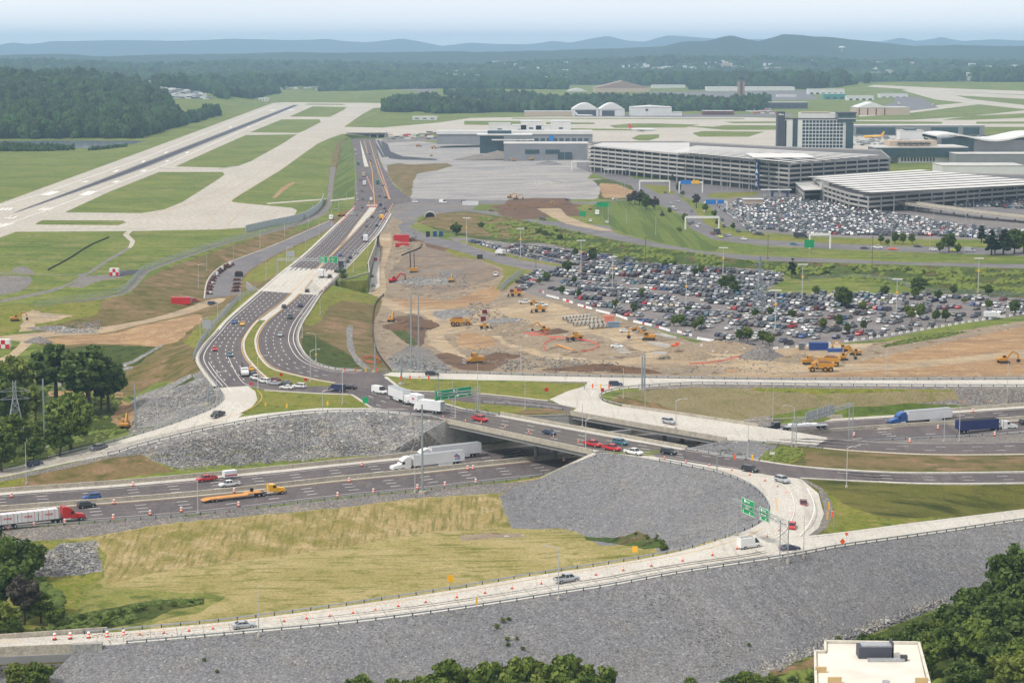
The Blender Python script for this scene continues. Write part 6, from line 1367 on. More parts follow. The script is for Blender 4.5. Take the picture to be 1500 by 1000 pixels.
t,W_,H_ =fb('military_hangar','huge beige hangar with a shallow brown gabled roof beyond the trees','hangar',871,952,129,139,90,BEIGE,z=4,roof=MAROON);gable(t,W_,H_,90,16,MAROON,2,False)
t,W_,H_ =fb('arched_hangar','small white arched roof among the trees left of the beige hangar','hangar',830,860,134,138,40,CWH,z=4);gable(t,W_,H_,40,7,CWH)
fb('warehouse','white warehouse just right of the huge beige hangar','warehouse',955,1004,125,134,40,CWH,z=4);fb('warehouse','very long low white warehouse behind the control tower','warehouse',1036,1164,128,139,60,CWH,z=4)
for x0,x1,yt,yb,m_,lab in ((1184,1237,131,145,CWH,'white factory hall behind the teal building'),(1207,1239,138,149.5,TEALC,'teal green building in front of the white factory hall'),(1241,1280,141,151,CWH,'white shed right of the teal building'),(1289,1330,138,149,CWH,'white hangar with a dark roof line far right'),(1127,1183,150.5,161,CHAR,'dark flat office block left of the hotel roof'),(1139,1167,139.5,147,CWH,'small white office block right of the control tower'),
        (1195,1212,126,136,CWH,'narrow tall white hall above the teal building'),(1010,1035,141,149,BRICK,'low brick building left of the control tower'),(950,1000,141,148,BRICK,'long low brick building in front of the white warehouse'),(1030,1075,163,170,BRICK,'low brick sheds beside the far airliners'),
        (757,785,104,108,CWH,'distant white office block on the wooded ridge'),(823,851,107,109.5,CWH,'distant flat white roof in the woods'),(857,903,112,116.5,MAROON,'distant reddish shopping building in the woods'),(1120,1153,99,105,BEIGE,'distant terraced office block in the woods'),(1136,1200,113,118,CWH,'distant long white distribution shed'),
        (326,341,128.5,133,CWH,'small white hall at the far car yard'),(508,540,125,129,BEIGE,'beige motel beyond the runway end'),(564,600,124,128.5,BEIGE,'reddish beige motel beyond the runway end'),(379,393,144,148.5,CWH,'tiny white shed beyond the runway'),(1470,1500,106,109,CWH,'distant white shed at the far right'),
        (604,640,171.5,176,CWH,'low white roofed shed beside the tunnel cutting')):
 zz =0
 if yt < 120: # stands on the hills
  r_ =rayd((x0 +x1) /2,yb).normalized();h_ =HB.ray_cast(Vector((0,0,H)),r_);zz =h_[0].z if h_[0] else 20
 t,W_,H_ =fb('distant_building',lab,'building',x0,x1,yt,yb,30,m_,z=zz);n_ =max(3,int(W_ /12));openings(t,min(14,n_),1,W_ - 1,H_ *.35,H_ *.65,INT,'window',.5)
t,W_,H_ =fb('tan_hangar','wide cream hangar with brown door stripes right of the hotel','hangar',1254,1333,158,169,60,BEIGE,z=2);gable(t,W_ *.6,H_,60,9,CWH,6,False)
for k in range(4):MB().box(4 +k *14,6 +k *14,-.4,.2,0,H_ *.9).build('door_stripe',BRICK,t)
p =at(1081,147,4);s =p.y /FP;t =thing('control_tower','tall beige air traffic control tower with a dark cab','control tower',p)
MB().box(0,9.5 *s,0,9 *s,-2,28 *s).build('shaft',TOWB,t);MB().box(3.2 *s,6.3 *s,-.5,9 *s +.5,-2,28 *s).build('dark_stripe',CHAR,t);MB().box(-.4 *s,10 *s,-.4 *s,9.5 *s,28 *s,30 *s).build('gallery',CHAR,t);frustum(MB(),0,1,0,1,1,1,0,1,0)
mb =MB();mb.box(.8 *s,8.8 *s,.5 *s,8.5 *s,30 *s,33 *s,taper=-.5 *s).build('cab',GLB,t);MB().box(.2 *s,9.4 *s,0,9 *s,33 *s,34.2 *s).build('cab_roof',CHAR,t)
r_ =rayd(1233,76).normalized();h_ =HB.ray_cast(Vector((0,0,H)),r_);p =h_[0] if h_[0] else at(1233,79,60);t =thing('water_tower','distant white water tower on the wooded mountain','water tower',p);R_ =5 *p.y /FP
MB().tube((0,0,-3),(0,0,R_ *.9),R_ *.22,n=10).build('stem',CWH,t);mb =MB()
for i in range(6):
 a,b =-pi /2 +pi *i /6,-pi /2 +pi *(i +1) /6;mb.tube((0,0,R_ *1.2 +sin(a) *R_ *.4),(0,0,R_ *1.2 +sin(b) *R_ *.4),max(.1,cos(a) *R_),max(.1,cos(b) *R_),n=14)
mb.build('tank',CWH,t)
# car yard and houses beyond the woods (nobody could count them)
V =MB()
for _ in range(420):
 x,y =RG.uniform(228,305),RG.uniform(127,146)
 if x > 262 +(y - 127) *3:continue
 p =on(x,y);s =RG.uniform(1.5,4);V.box(p.x - s *2.2,p.x +s *2.2,p.y - s,p.y +s,p.z,p.z +s *.9,m=RG.choice([0,0,1,2]))
for _ in range(160):
 x,y =RG.uniform(335,600),RG.uniform(127,132);p =on(x,y);s =RG.uniform(1.5,3);V.box(p.x - s *2,p.x +s *2,p.y - s,p.y +s,p.z,p.z +s *.8,m=RG.choice([0,1,2]))
V.build('distant_vehicles',[CWH,CGR,CHAR])['kind'] ='stuff'
V =MB()
for _ in range(150):
 x,y =RG.uniform(1095,1135),RG.uniform(158,167)
 if _ > 60:x,y =RG.uniform(570,700),RG.uniform(194,204)
 p =on(x,y);s =RG.uniform(1.2,2.2);V.box(p.x - s *2,p.x +s *2,p.y - s,p.y +s,p.z,p.z +s *.9,m=RG.choice([0,0,1,2,3]))
for _ in range(320):
 x,y =RG.uniform(1245,1500),RG.uniform(199,214);p =at(x,y,4);s =RG.uniform(.8,2.0);V.box(p.x - s *2,p.x +s *2,p.y - s,p.y +s,p.z,p.z +s *1.1,m=RG.choice([0,0,1,2]))
V.build('ground_vehicles',[CWH,CGR,CHAR,PM['red']])['kind'] ='stuff'
V =MB()
for _ in range(700):
 x,y =RG.uniform(640,1500),RG.uniform(92,119)
 if mn.noise((x /60,y /12,4)) < .1:continue
 r_ =rayd(x,y).normalized();h_ =HB.ray_cast(Vector((0,0,H)),r_)
 if not h_[0]:continue
 p =h_[0];s =RG.uniform(3,8);V.box(p.x - s *RG.uniform(1,3),p.x +s,p.y - s,p.y +s,p.z,p.z +12,m=RG.choice([0,1,0,2]))
V.build('distant_houses',[CWH,BEIGE,CGR])['kind'] ='stuff'
# airliners
def plane(px,py,z,sc,rz,bodyc,tailc,label):
 p =at(px,py,z);t =thing('airliner',label,'airplane',p,rz);t.scale =(sc,) *3;mb =MB();st =[(-18,.3,3.8),(-15,1.1,3.5),(-10,1.9,3.1),(10,1.9,3.0),(15,1.5,2.9),(18,.3,2.6)]
 for i in range(5):mb.tube((st[i][0],0,st[i][2]),(st[i +1][0],0,st[i +1][2]),st[i][1],st[i +1][1],12,cap=False)
 mb.build('fuselage',bodyc,t,True)
 for s in (-1,1):
  MB().add([(3,s *1.5,2.3),(-3,s *1.5,2.3),(-7.5,s *17,3.6),(-5.5,s *17,3.6),(3,s *1.5,2.6),(-3,s *1.5,2.6),(-7.5,s *17,3.8),(-5.5,s *17,3.8)],[(0,1,2,3),(7,6,5,4),(0,4,5,1),(1,5,6,2),(2,6,7,3),(3,7,4,0)]).build('wing',CWH,t)
  MB().tube((3,s *6,1.6),(-.5,s *6,1.6),1.0,.8,10).build('engine',CGR,t);MB().add([(-14.5,s *.6,4),(-17,s *.6,4),(-18.5,s *6,4.4),(-17.3,s *6,4.4)],[(0,1,2,3)]).build('tailplane',CWH,t)
 MB().prism([(-12,4.6),(-17.5,4.3),(-19.5,10.5),(-17,10.5)],-.2,.2).build('tail_fin',tailc,t)
 for x,y in ((12,0),(-2,2.6),(-2,-2.6)):MB().tube((x,y,0),(x,y,2.4),.25,n=6).build('landing_gear',DSTEEL,t)
TAILM =paint('tail_red_blue',hx(190,60,80),.5)
plane(941,193,1.5,1.0,radians(-4),CWH,TAILM,'white airliner with a red and blue tail taxiing right of the garage')
plane(1279,203,4,.8,radians(200),PM['yellow'],PM['yellow'],'bright yellow airliner parked right of the hotel')
plane(856,171.5,0,.8,radians(0),CWH,CWH,'small white jet in front of the arched hangars')
for x,y,lab in ((1105,164,'white jet parked left of the hotel roof, first of the far row'),(1358,157,'small white jet beyond the cream hangar'),(1325,155,'white jet nearest the cream hangar')):plane(x,y,1,.7,radians(RG.uniform(0,360)),CWH,CWH,lab)
for x,lab in ((1388,'left white airliner at the long concourse'),(1442,'middle white airliner at the long concourse'),(1478,'right white airliner at the long concourse')):plane(x,207,4,.8,radians(100 +x % 7 *8),CWH,CHAR,lab)
# tunnel portal under the taxiway
t =thing('taxiway_bridge','taxiway bridge with dark openings over the northern end of the main road','bridge')
A_,B_ =at(508,203,-6.5),at(564,203,-6.5);y0 =A_.y;MB().box(A_.x,B_.x,y0,y0 +45,-1.2,.7).build('deck',CONC,t);MB().box(A_.x,B_.x,y0 +9,y0 +10,-7,-1).build('dark_shade_wall',INT,t)  # near-black wall behind the piers: shade of the openings put into its colour
for k in range(6):x =A_.x +(B_.x - A_.x) *k /5;MB().box(x - .7,x +.7,y0 +.5,y0 +8,-7.2,-1.2).build('pier',CW,t)
MB().box(A_.x - 1,B_.x +1,y0 - .4,y0 - .1,.3,1.6).build('parapet',BARR,t)
MB().box(A_.x,B_.x,y0 - 3,y0 - 2.4,-1.5,.4).build('sign_beam',DSTEEL,t)
# small hotel at the lower right
nz_ =-2.0;O =OL([(1194,952),(1209,952),(1209,937.5),(1346,939.5),(1360.5,994),(1368,1030),(1196,1030)],nz_);nb =thing('hotel_building','cream roofed hotel building with rooftop units at the bottom right corner','building')
MB().slab(O,-17,nz_ - 1.0).build('wall',TAN,nb);MB().slab(poly_in(O,.5),nz_ - 1.0,nz_ - .45).build('roof',paint('cream_roof',hx(228,222,208,.85),.9,0,.1,.15),nb)
mb =MB()
for i in range(len(O)):a,b =O[i],O[(i +1) % len(O)];mb.bar((a.x,a.y,nz_ - .5),(b.x,b.y,nz_ - .5),.45,1.1)
mb.build('parapet',paint('cream_trim',hx(222,216,200,.85),.9),nb)
p =at(1258,961,nz_);q_ =at(1309,961,nz_);MB().box(p.x,q_.x,p.y,p.y +3.2,nz_ - .5,nz_ +1.7).build('rooftop_unit',CHAR,nb);MB().box(p.x +.6,q_.x - .3,p.y +.4,p.y +2.8,nz_ +1.7,nz_ +2.0).build('unit_grille',STEEL,nb);MB().box(q_.x - .3,q_.x,p.y,p.y +3.2,nz_ - .5,nz_ +2.6).build('unit_panel',CHAR,nb)
MB().box(p.x +1.4,p.x +8.2,p.y - 2,p.y - 1.1,nz_ - .4,nz_ +.1).build('duct',STEEL,nb);MB().box(p.x +7.6,p.x +8.8,p.y - 1.6,p.y - .6,nz_ - .4,nz_ +.6).build('fan',DSTEEL,nb);p =at(1298,999,nz_);MB().tube((p.x,p.y,nz_ - .5),(p.x,p.y,nz_ +.3),.7,n=12).build('roof_vent',STEEL,nb)
p =at(1195.5,984,-3.6);MB().box(p.x,p.x +2.0,p.y - 2.6,p.y - .2,-17,-3.2).build('brick_bay',BRICK,nb);MB().box(p.x - .1,p.x +2.1,p.y - 2.7,p.y - .1,-3.2,-2.9).build('bay_trim',CGR,nb)
for a,b,l_ in (((1195,979),(1211,979),'cream_wall'),((1213,994),(1233,994),'cream_wall'),((1341,995),(1360,995),'cream_wall')):
 pa,pb =at(*a,nz_ +.3),at(*b,nz_ +.3);MB().box(pa.x,pb.x,pa.y,pa.y +.5,nz_ - 1.2,nz_ +.6).build('screen_wall',TAN,nb)
# ================================================================ poles, rails, signs, cones
LP =paint('pole_aluminium',(.55,.56,.57),.45,.4,.06);MASTM =paint('mast_steel',(.30,.34,.37),.5,.4,.08);WOODP =paint('pole_wood',(.12,.09,.07),.9)
LANDM =[(357,915,'the silver car on the near ramp'),(830,850,'the silver pickup'),(330,720,'the motorway pickups'),(628,672,'the emblem truck'),(1110,750,'the near sign gantry'),(1177,741,'the loop ramp cars'),(1300,730,'the green embankment'),(1347,610,'the blue semi truck'),(1440,622,'the navy trailer'),
   (980,617,'the far bridge crossover'),(805,633,'the near bridge'),(664,576,'the wide green sign'),(319,606,'the black pickup on the connector'),(144,656,'the grey pickup on the connector'),(51,680,'the blue car on the connector'),(400,565,'the car queue'),(480,377,'the twin green signs'),(303,475,'the blank sign'),
   (340,370,'the side road'),(460,330,'the side road top'),(540,400,'the tall retaining wall'),(560,318,'the yellow bus'),(480,500,'the bend slope'),(902,562,'the upper loop car'),(1140,590,'the erosion mat slope'),(1470,560,'the upper ramp end'),(1298,530,'the ochre ground'),(763,520,'the construction pit'),(633,548,'the traffic signals'),
   (762,360,'the upper car rows'),(900,400,'the lot corner by the loaders'),(1060,390,'the pylon in the lot'),(1175,415,'the lawn above the lot'),(1313,430,'the big tree in the lot'),(1432,400,'the right end of the lot'),(1005,430,'the diagonal aisle'),(1130,460,'the front of the lot'),(940,310,'the striped lawn'),(1080,265,'the big garage'),(1140,290,'the toll canopy'),(1300,300,'the canopy garage'),(1420,320,'the elevated ramp'),(830,235,'the white northern gantry'),(1440,350,'the dark conifers')]
def near_lm(px,py):
 m =min(LANDM,key=lambda q:math.hypot((q[0] - px),(q[1] - py) *1.6));dx =px - m[0]
 return ('left of ' if dx < -12 else 'right of ' if dx > 12 else 'behind ' if py < m[1] - 4 else 'in front of ') +m[2]
_lamp ={}
def lamp(x,yb,yt,arm=1,z=None,kind='arm',group='street lamps along the roads'):
 p =at(x,yb,z) if z is not None else on(x,yb);h =(yb - yt) *(p.y +0) /FP /cos(math.atan2(H - p.z,p.y)) *.995;key =(kind,round(h));h =max(3,h)
 if key not in _lamp:
  t =thing({'arm':'street_lamp','mast':'floodlight_mast','plain':'light_pole','wood':'utility_pole','steel':'steel_pole'}[kind],'x','x',p)
  r0,r1,m_ ={'arm':(.13,.08,LP),'mast':(.22,.14,LP),'plain':(.12,.06,LP),'wood':(.17,.12,WOODP),'steel':(.34,.22,MASTM)}[kind]
  MB().tube((0,0,-.3),(0,0,h),r0,r1,8).build('pole',m_,t);MB().tube((0,0,-.4),(0,0,.6),r0 *3.2,n=10).build('base',BARR if kind != 'wood' else WOODP,t)
  if kind == 'arm':mb =MB();mb.tube((0,0,h),(1.2,0,h +.55),.06,n=6).tube((1.2,0,h +.55),(2.6,0,h +.7),.05,n=6);mb.build('arm',m_,t);MB().box(2.4,3.3,-.16,.16,h +.62,h +.78).build('lamp_head',LP,t)
  if kind == 'mast':MB().box(-2.2,2.2,-.35,.35,h,h +.35).build('lamp_head',PM['white'],t);MB().box(-.55,.55,-.3,-.22,h *.62,h *.62 +.9).build('notice_panel',PM['yellow'],t)
  if kind == 'wood':MB().bar((-1.3,0,h - .8),(1.3,0,h - .8),.16,.16).build('crossarm',WOODP,t)
  for c in t.children:KIDS(c)
  KIDS(t);_lamp[key] =t;o =t
 else:o =copy_tree(_lamp[key],p)
 o.scale =(1,1,h /max(3,round(key[1])) if False else 1)
 if kind == 'arm':o.rotation_euler =(0,0,radians(0 if arm > 0 else 180))
 w_ ={'arm':'street lamp with one arm','mast':'tall white floodlight mast','plain':'thin straight light pole','wood':'dark wooden utility pole','steel':'thick blue grey steel pole'}[kind]
 return putlab(o,f'{w_} {near_lm(x, yb)}',x,{'arm':'street lamp','mast':'floodlight','plain':'light pole','wood':'utility pole','steel':'steel pole'}[kind],group)
bpy.context.view_layer.update()
for a in [(818,878,802,-1),(1240,714,655,1),(473,623,574,1),(858,659,614,1,0),(990,629,588,1,0),(667,613,580,1,0),(1162.7,652,595,-1),(1405,647,590,-1),(317.5,590,546,1),(378,569,526,1),(455,559,516,1),(463,529,490,-1),(443,495,458,-1),(502,592,547,1),(381,363,340,1),(293.5,504,468,1),(517.5,399,368,-1),(291,423,388,1),(486,333,308,1),(420,388,366,1)]:lamp(a[0],a[1],a[2],a[3],a[4] if len(a) > 4 else None)
for x,yb,yt,*z in [(379,932,854),(290,753,692),(1177,817,752),(231,627,581),(39,709,646),(445,676,617),(1132,616,561),(1475,588,529),(1298,551,511),(763,548,499),(700,603,530,0),(769,600,555,0),(662.7,597,552,0),(853,626,590,0),(913,583,537),(945,597,572),(1095.5,668,614),(1382.7,647,594),(319,472,444),(352,441,418),(469,462,430),(303,397,373),(342,381,358),(417,347,325),(452,332,308),(447.5,367,342),(467.5,349,322),(390,412,378),(539,377,350),(608,721,658),(1057.5,279,249),(1065,280,253),(1087.5,279,251),(1100.5,281,253),(1127.5,299,258),(1157,327,287),(1309,313,277),(1367.6,324,285),(1414.5,327,287),(1426,311,279),(1423,349,309),(1439,355,324),(1362,363,339),(1305,362,332),(827,243,223),(918,328,304),(891,323,297),(910,288,268),(914.5,289,264),(960.5,345,317),(496,309,288),(508,303,283)]:
 lamp(x,yb,yt,0,z[0] if z else None,'plain','thin straight light poles')
for x,yb,yt in [(762.5,378,335),(851,399,352),(897,424,376),(1059,406,363),(1175,438,388),(1005,453,403),(1135.6,482,428),(1313,463,409),(1432.6,428,378),(683.5,360,319)]:lamp(x,yb,yt,0,None,'mast','floodlight masts of the car parks')
for x,yb,yt in [(945.5,388,346),(1124.6,379,343),(785,402,377),(757.5,356,325),(828,365,338),(1277,404,345)]:lamp(x,yb,yt,0,None,'wood','wooden utility poles')
for x,yb,yt,*z in [(602.5,544,427),(613.5,545,428),(619,722,590),(549.5,545,502),(588,563,521,0),(305,593,557),(944,571,518),(940.5,571,520),(66,657,553),(199,633,562)]:lamp(x,yb,yt,0,z[0] if z else None,'steel','thick steel poles')
# ---------------------------------------------------------------- guard rails
def rail(P,label,sp=3.8,z0=0,hgt=.72,dark=False):
 Lm =plen(P);n =max(2,int(Lm /sp));sp_ =Lm /n;t =thing('guardrail',label,'guardrail',tuple(P[0]))
 t.location =(0,0,0);Q =resample(P,max(2,int(Lm /4)))
 strip([p +Vector((0,0,z0)) for p in offset(Q,.05)],[p +Vector((0,0,z0)) for p in offset(Q,-.05)],hgt - .33,hgt,'rail',STEEL,t)
 base =MB().box(-.11,.11,-.09,.09,-.5,hgt - .02).build('post',DSTEEL,t);S_ =resample(P,n +1);idx =sorted(range(n +1),key=lambda k:S_[k].y);first =True;rest =MB()
 for c,k in enumerate(idx):
  p =S_[k]
  if c < 100:
   o =base if first else base.copy()
   if not first:COL.objects.link(o);o.parent =t
   o.location =(p.x,p.y,p.z +z0);first =False
  else:rest.box(p.x - .11,p.x +.11,p.y - .09,p.y +.09,p.z - .5,p.z +hgt)
 if rest.v:rest.build('posts',DSTEEL,t)['kind'] ='stuff'
 return t
def gzl(P):return [Vector((p.x,p.y,gz(p.x,p.y))) for p in P]
rail(OUT[5:-11],'long steel guardrail on the outer edge of the near ramp above the rock slope');along(offset(OUT[5:-11],-.3),.5,.1,'kerb',CONC)['kind'] ='structure'
rail(offset(LOOPIN[10:-9],-.3),'steel guardrail along the inside of the loop and the bowl side of the near ramp')
rail(offset(R2LO[14:],-.3) if False else R2LO[14:],'guardrail on the rock side of the connector ramp')
rail(R2UP[8:42],'guardrail on the tree side of the connector ramp',3.8)
rail(gzl(offset(e_FN[:27],-1.6)),'guardrail along the near edge of the motorway left of the bridges')
rail(gzl(offset(e_FN[-15:],-1.2)),'guardrail between the motorway and the upper ramp at right')
rail(TLO,'guardrail on the near side of the long upper ramp');rail(offset(TUP,.4,dz=0),'guardrail on the far side of the long upper ramp')
rail(smooth(W3([(911,594.5,0),(887,588.5,0),(878,581,0),(887,574.5,0),(913,569,0),(951,565.5,0)])),'curved guardrail round the tip of the upper loop')
rail(W3([(1097,647.5,-.6),(1140,652,-1.6),(1205,658,-3)]),'short guardrail above the small rock patch');rail(W3([(1005,658,0),(1060,668,0),(1112,675,0)]),'guardrail between the lower road and the small rock patch')
rail(MRR[32:72],'guardrail on the outer edge of the right carriageway through the bend');rail(LCO[34:],'guardrail on the outer left edge of the wide bend')
rail(W3([(707,590.5,0),(770,594,0),(824,600.5,0)]),'guardrail between the two grass strips before the far bridge');rail(W3([(683,601,0),(731,608.5,0)]),'short guardrail at the upper left corner of the near bridge')
# chain-link fences
FEN =paint('fence_mesh',(.30,.33,.34),.6,.3)
def fence(P,label,h=2.4,sp=6,hb=True):
 t =thing('chain_fence',label,'fence');Q =resample(P,max(2,int(plen(P) /sp)));pm =None
 for z in (.1,h /2,h):strip([p +Vector((0,0,0)) for p in offset(Q,.05)],offset(Q,-.05),z - .05,z +.05,'rail',FEN,t)
 for p in Q[:100]:o =MB().tube((p.x,p.y,p.z - .3),(p.x,p.y,p.z +h),.07,n=5).build('post',FEN,t)
 mb =MB()
 for i in range(len(Q) - 1):
  for k in range(8):
   a =Q[i].lerp(Q[i +1],k /8);b =Q[i].lerp(Q[i +1],(k +1) /8);mb.bar((a.x,a.y,a.z +.1),(b.x,b.y,b.z +h),.05,.05).bar((a.x,a.y,a.z +h),(b.x,b.y,b.z +.1),.05,.05)
 mb.build('wire_mesh',FEN,t)
fence(offset(FENCE,3.4,dz=0),'long wire fence along the gravel track beside the airfield',2.6,9)
SHEET =paint('blast_sheet',(.42,.47,.52),.5,.3)
tag(along(smooth([on(*p) for p in [(360,340),(400,331),(430,325),(455,316),(470,303),(474,292)]]),.3,4.2,'blast_fence',SHEET),'tall blue grey solid jet blast fence curving beside the apron','fence')
fence([on(*p) for p in [(283,529),(292,508),(305,490),(330,462),(352,438),(375,426)]],'pale wire fence climbing the slope left of the wide bend',2.6,7)
fence([on(*p) for p in [(733,427),(745,415),(764,402)]],'short pale fence panel at the left corner of the long stay lot',3,4)
fence([on(*p) for p in [(1185,410),(1260,407),(1310,412),(1345,427),(1500,434)]],'dark wire fence between the lawn mound and the scrub slope',1.8,8)
for pts,lb in (([(562,432),(550,446),(546,470),(546,490),(552,515),(572,543)],'black silt fence snaking beside the haul track'),([(70,396),(100,380),(130,361),(160,348)],'black silt fence crossing the airfield grass diagonally'),([(588,375),(600,370),(615,364),(618,357)],'black silt fence round the shale heap below the red containers')):
 tag(along(smooth([on(*p) for p in pts]),.12,.75,'silt_fence',TYRE),lb,'fence')
# ---------------------------------------------------------------- overhead signs
GREEN =paint('sign_green',hx(0,150,92,.95),.5,0,.03)
def panel(t,a,b,z0,z1,lines,facing=-1):
 """vertical panel between ground points a and b"""
 d =(b - a);d.z =0;Lp =d.length;d.normalize();ang =math.atan2(d.y,d.x);M =Matrix.Translation((a.x,a.y,0)) @ Matrix.Rotation(ang,4,'Z')
 pn =MB().box(0,Lp,-.06,.06,z0,z1).xf(M).build('sign_panel',GREEN,t);fr =MB()
 for u0,u1,v0,v1 in ((.05,Lp - .05,z0 +.05,z0 +.13),(.05,Lp - .05,z1 - .13,z1 - .05),(.05,.13,z0,z1),(Lp - .13,Lp - .05,z0,z1)):fr.box(u0,u1,-.09,-.062,v0,v1)
 fr.xf(M).build('border',LETW,pn)
 for s,u,v,sz in lines:
  if s == 'shield':MB().add([(u - sz *.5,-.1,v +sz *.5),(u +sz *.5,-.1,v +sz *.5),(u +sz *.42,-.1,v - sz *.1),(u,-.1,v - sz *.5),(u - sz *.42,-.1,v - sz *.1)],[(0,1,2,3,4)]).xf(M).build('shield',LETW,pn)
  elif s == 'arrow':MB().add([(u - .1,-.1,v),(u +.1,-.1,v),(u +.1,-.1,v +sz *.6),(u +.35,-.1,v +sz *.5),(u,-.1,v +sz),(u - .35,-.1,v +sz *.5),(u - .1,-.1,v +sz *.6)],[(0,1,2,3,4,5,6)]).xf(M).build('arrow',LETW,pn)
  else:text_mesh(s,sz,LETW,M @ Matrix.Translation((u,-.1,v)) @ Matrix.Rotation(pi /2,4,'X'),'lettering',pn,.015)
def truss(t,a,b,z,hh=1.0,dd=.8,name='beam'):
 d =(b - a);d.z =0;Lp =d.length;d.normalize();nv =Vector((-d.y,d.x,0)) *dd /2;mb =MB();n =max(3,int(Lp /1.6));A =Vector((a.x,a.y,z));
 for s in (-1,1):
  for q in (0,hh):mb.tube(A +nv *s +Vector((0,0,q)),A +d *Lp +nv *s +Vector((0,0,q)),.09,n=5)
  for k in range(n):p =A +d *Lp *k /n +nv *s;q =A +d *Lp *(k +1) /n +nv *s;mb.tube(p +Vector((0,0,0 if k % 2 else hh)),q +Vector((0,0,hh if k % 2 else 0)),.05,n=4)
 mb.build(name,STEEL,t)
def tower(t,p,z0,z1,d=.9):
 mb =MB()
 for s in (-1,1):mb.tube((p.x +s *d,p.y,z0),(p.x +s *d,p.y,z1),.12,n=6)
 n =5
 for k in range(n):mb.tube((p.x - d,p.y,z0 +(z1 - z0) *k /n),(p.x +d,p.y,z0 +(z1 - z0) *(k +1) /n),.05,n=4).tube((p.x +d,p.y,z0 +(z1 - z0) *k /n),(p.x - d,p.y,z0 +(z1 - z0) *(k +1) /n),.05,n=4)
 mb.build('support',STEEL,t)
 for s in (-1,1):MB().tube((p.x +s *d,p.y,z0 - 1),(p.x +s *d,p.y,z0 +.5),.45,n=10).build('footing',BARR,t)
t =thing('sign_gantry','truss gantry with two green direction signs over the near ramp at the loop','sign gantry');La,Ra =on(1073,784),on(1148,822)
zb =-1.2 +7.6;tower(t,La,La.z,zb +1);tower(t,Ra,Ra.z,zb +1);truss(t,La,Ra,zb,1.0)
def frac(px):   # point on La-Ra line seen at picture column px
 lo,hi =0.,1.
 for _ in range(30):
  m_ =(lo +hi) /2;q =La.lerp(Ra,m_)
  if proj(q.x,q.y,zb)[0] < px:lo =m_
  else:hi =m_
 return La.lerp(Ra,lo)
fo =Vector((0,-.65,0));panel(t,frac(1086.3) +fo,frac(1104.8) +fo,zb - 1.2,zb +2.4,[('shield',1.6,zb +1.7,.8),('NORTH',3.0,zb +1.7,.5),('Donelson Pk',2.6,zb +.8,.62),('1/4 MILE',2.6,zb +.1,.5),('arrow',.9,zb - 1,.7),('arrow',4.0,zb - 1,.7)])
panel(t,frac(1112.4) +fo,frac(1126.2) +fo,zb - 1.0,zb +1.9,[('shield',1.0,zb +1.3,.7),('SOUTH',2.3,zb +1.3,.42),('Donelson',1.9,zb +.4,.55),('arrow',.7,zb - .8,.6),('arrow',3.0,zb - .8,.6)])
t =thing('sign_gantry','long green overhead sign on a single lattice post before the near bridge','sign gantry');Pl,Pr2 =at(637,579,6.4),at(691,571.5,6.4);Pb =at(700,603,0);tower(t,Pb,0,8,.6);truss(t,Pl,Pb,6.0,.9)
f2_ =Vector((0,-.6,0));panel(t,Pl +f2_,Pr2 +f2_,4.8,7.9,[('shield',1.1,7.2,.6),('EAST',2.1,7.25,.4),('Knoxville',1.7,6.5,.5),('arrow',2.3,5.0,.7),('shield',7.4,7.2,.7),('WEST',8.6,7.3,.4),('Nashville',7.8,6.5,.55),('To Downtown',7.9,5.85,.45),('arrow',5.2,5.0,.6),('arrow',8.9,5.0,.6),('arrow',12.6,5.0,.6)])
t =thing('sign_gantry','gantry with twin green signs spanning the main road above its bridge deck','sign gantry');A_,B_ =at(408,401,-.5),at(506,401,0);A_.y =B_.y;zt =6.6;tower(t,A_,A_.z,zt +1,.4);tower(t,B_,0,zt +1,.4);truss(t,A_,B_,zt,1.0)
def colx(px,y,z):return Vector((at(px,380,z).x /at(px,380,z).y *y,y - .7,0))
yy =A_.y;panel(t,colx(467.5,yy,zt),colx(480,yy,zt),zt - 1.1,zt +2.1,[('Airport',1.7,zt +1.5,.6),('Terminal',1.7,zt +.8,.6),('Departures',1.7,zt +.1,.5),('3/4 MILE',1.7,zt - .6,.4)])
panel(t,colx(482.3,yy,zt),colx(494.8,yy,zt),zt - 1.1,zt +2.1,[('S',1.7,zt +1.4,.7),('Left Terminal',1.7,zt +.7,.45),('Dr',1.7,zt +.1,.45),('arrow',1.7,zt - .9,.7)])
t =thing('sign_gantry','truss gantry seen from behind with grey sign backs over the right ramp','sign gantry');A_,B_ =at(1163,656,-2.3),at(1246,641,-5);zt =4.6;tower(t,A_,A_.z,zt +1,.6);tower(t,B_,B_.z - 2,zt +1,.6);truss(t,A_,B_,zt,1)
for k in range(5):a =A_.lerp(B_,.22 +k *.1);b =A_.lerp(B_,.31 +k *.1);d =b - a;d.z =0;MB().box(0,d.length,.5,.62,zt - .9,zt +2.2).xf(Matrix.Translation((a.x,a.y,0)) @ Matrix.Rotation(math.atan2(d.y,d.x),4,'Z')).build('sign_back',STEEL,t)
for x0,x1,yt,yb,lb,base in ((297,309.5,468,481,'blank pale sign back on posts left of the wide bend',497),(420,431.5,367.5,376,'blank pale sign back beside the side road',388)):
 p =on((x0 +x1) /2,base);s =p.y /FP;t =thing('sign_board',lb,'sign',p);hz_ =(base - yb) *s;MB().box(-(x1 - x0) /2 *s,(x1 - x0) /2 *s,-.1,.1,hz_,hz_ +(yb - yt) *s).build('sign_back',PM['silver'],t);MB().tube((-.9,.15,-.5),(-.9,.15,hz_ +2),.1).build('post',STEEL,t);MB().tube((.9,.15,-.5),(.9,.15,hz_ +2),.1).build('post',STEEL,t)
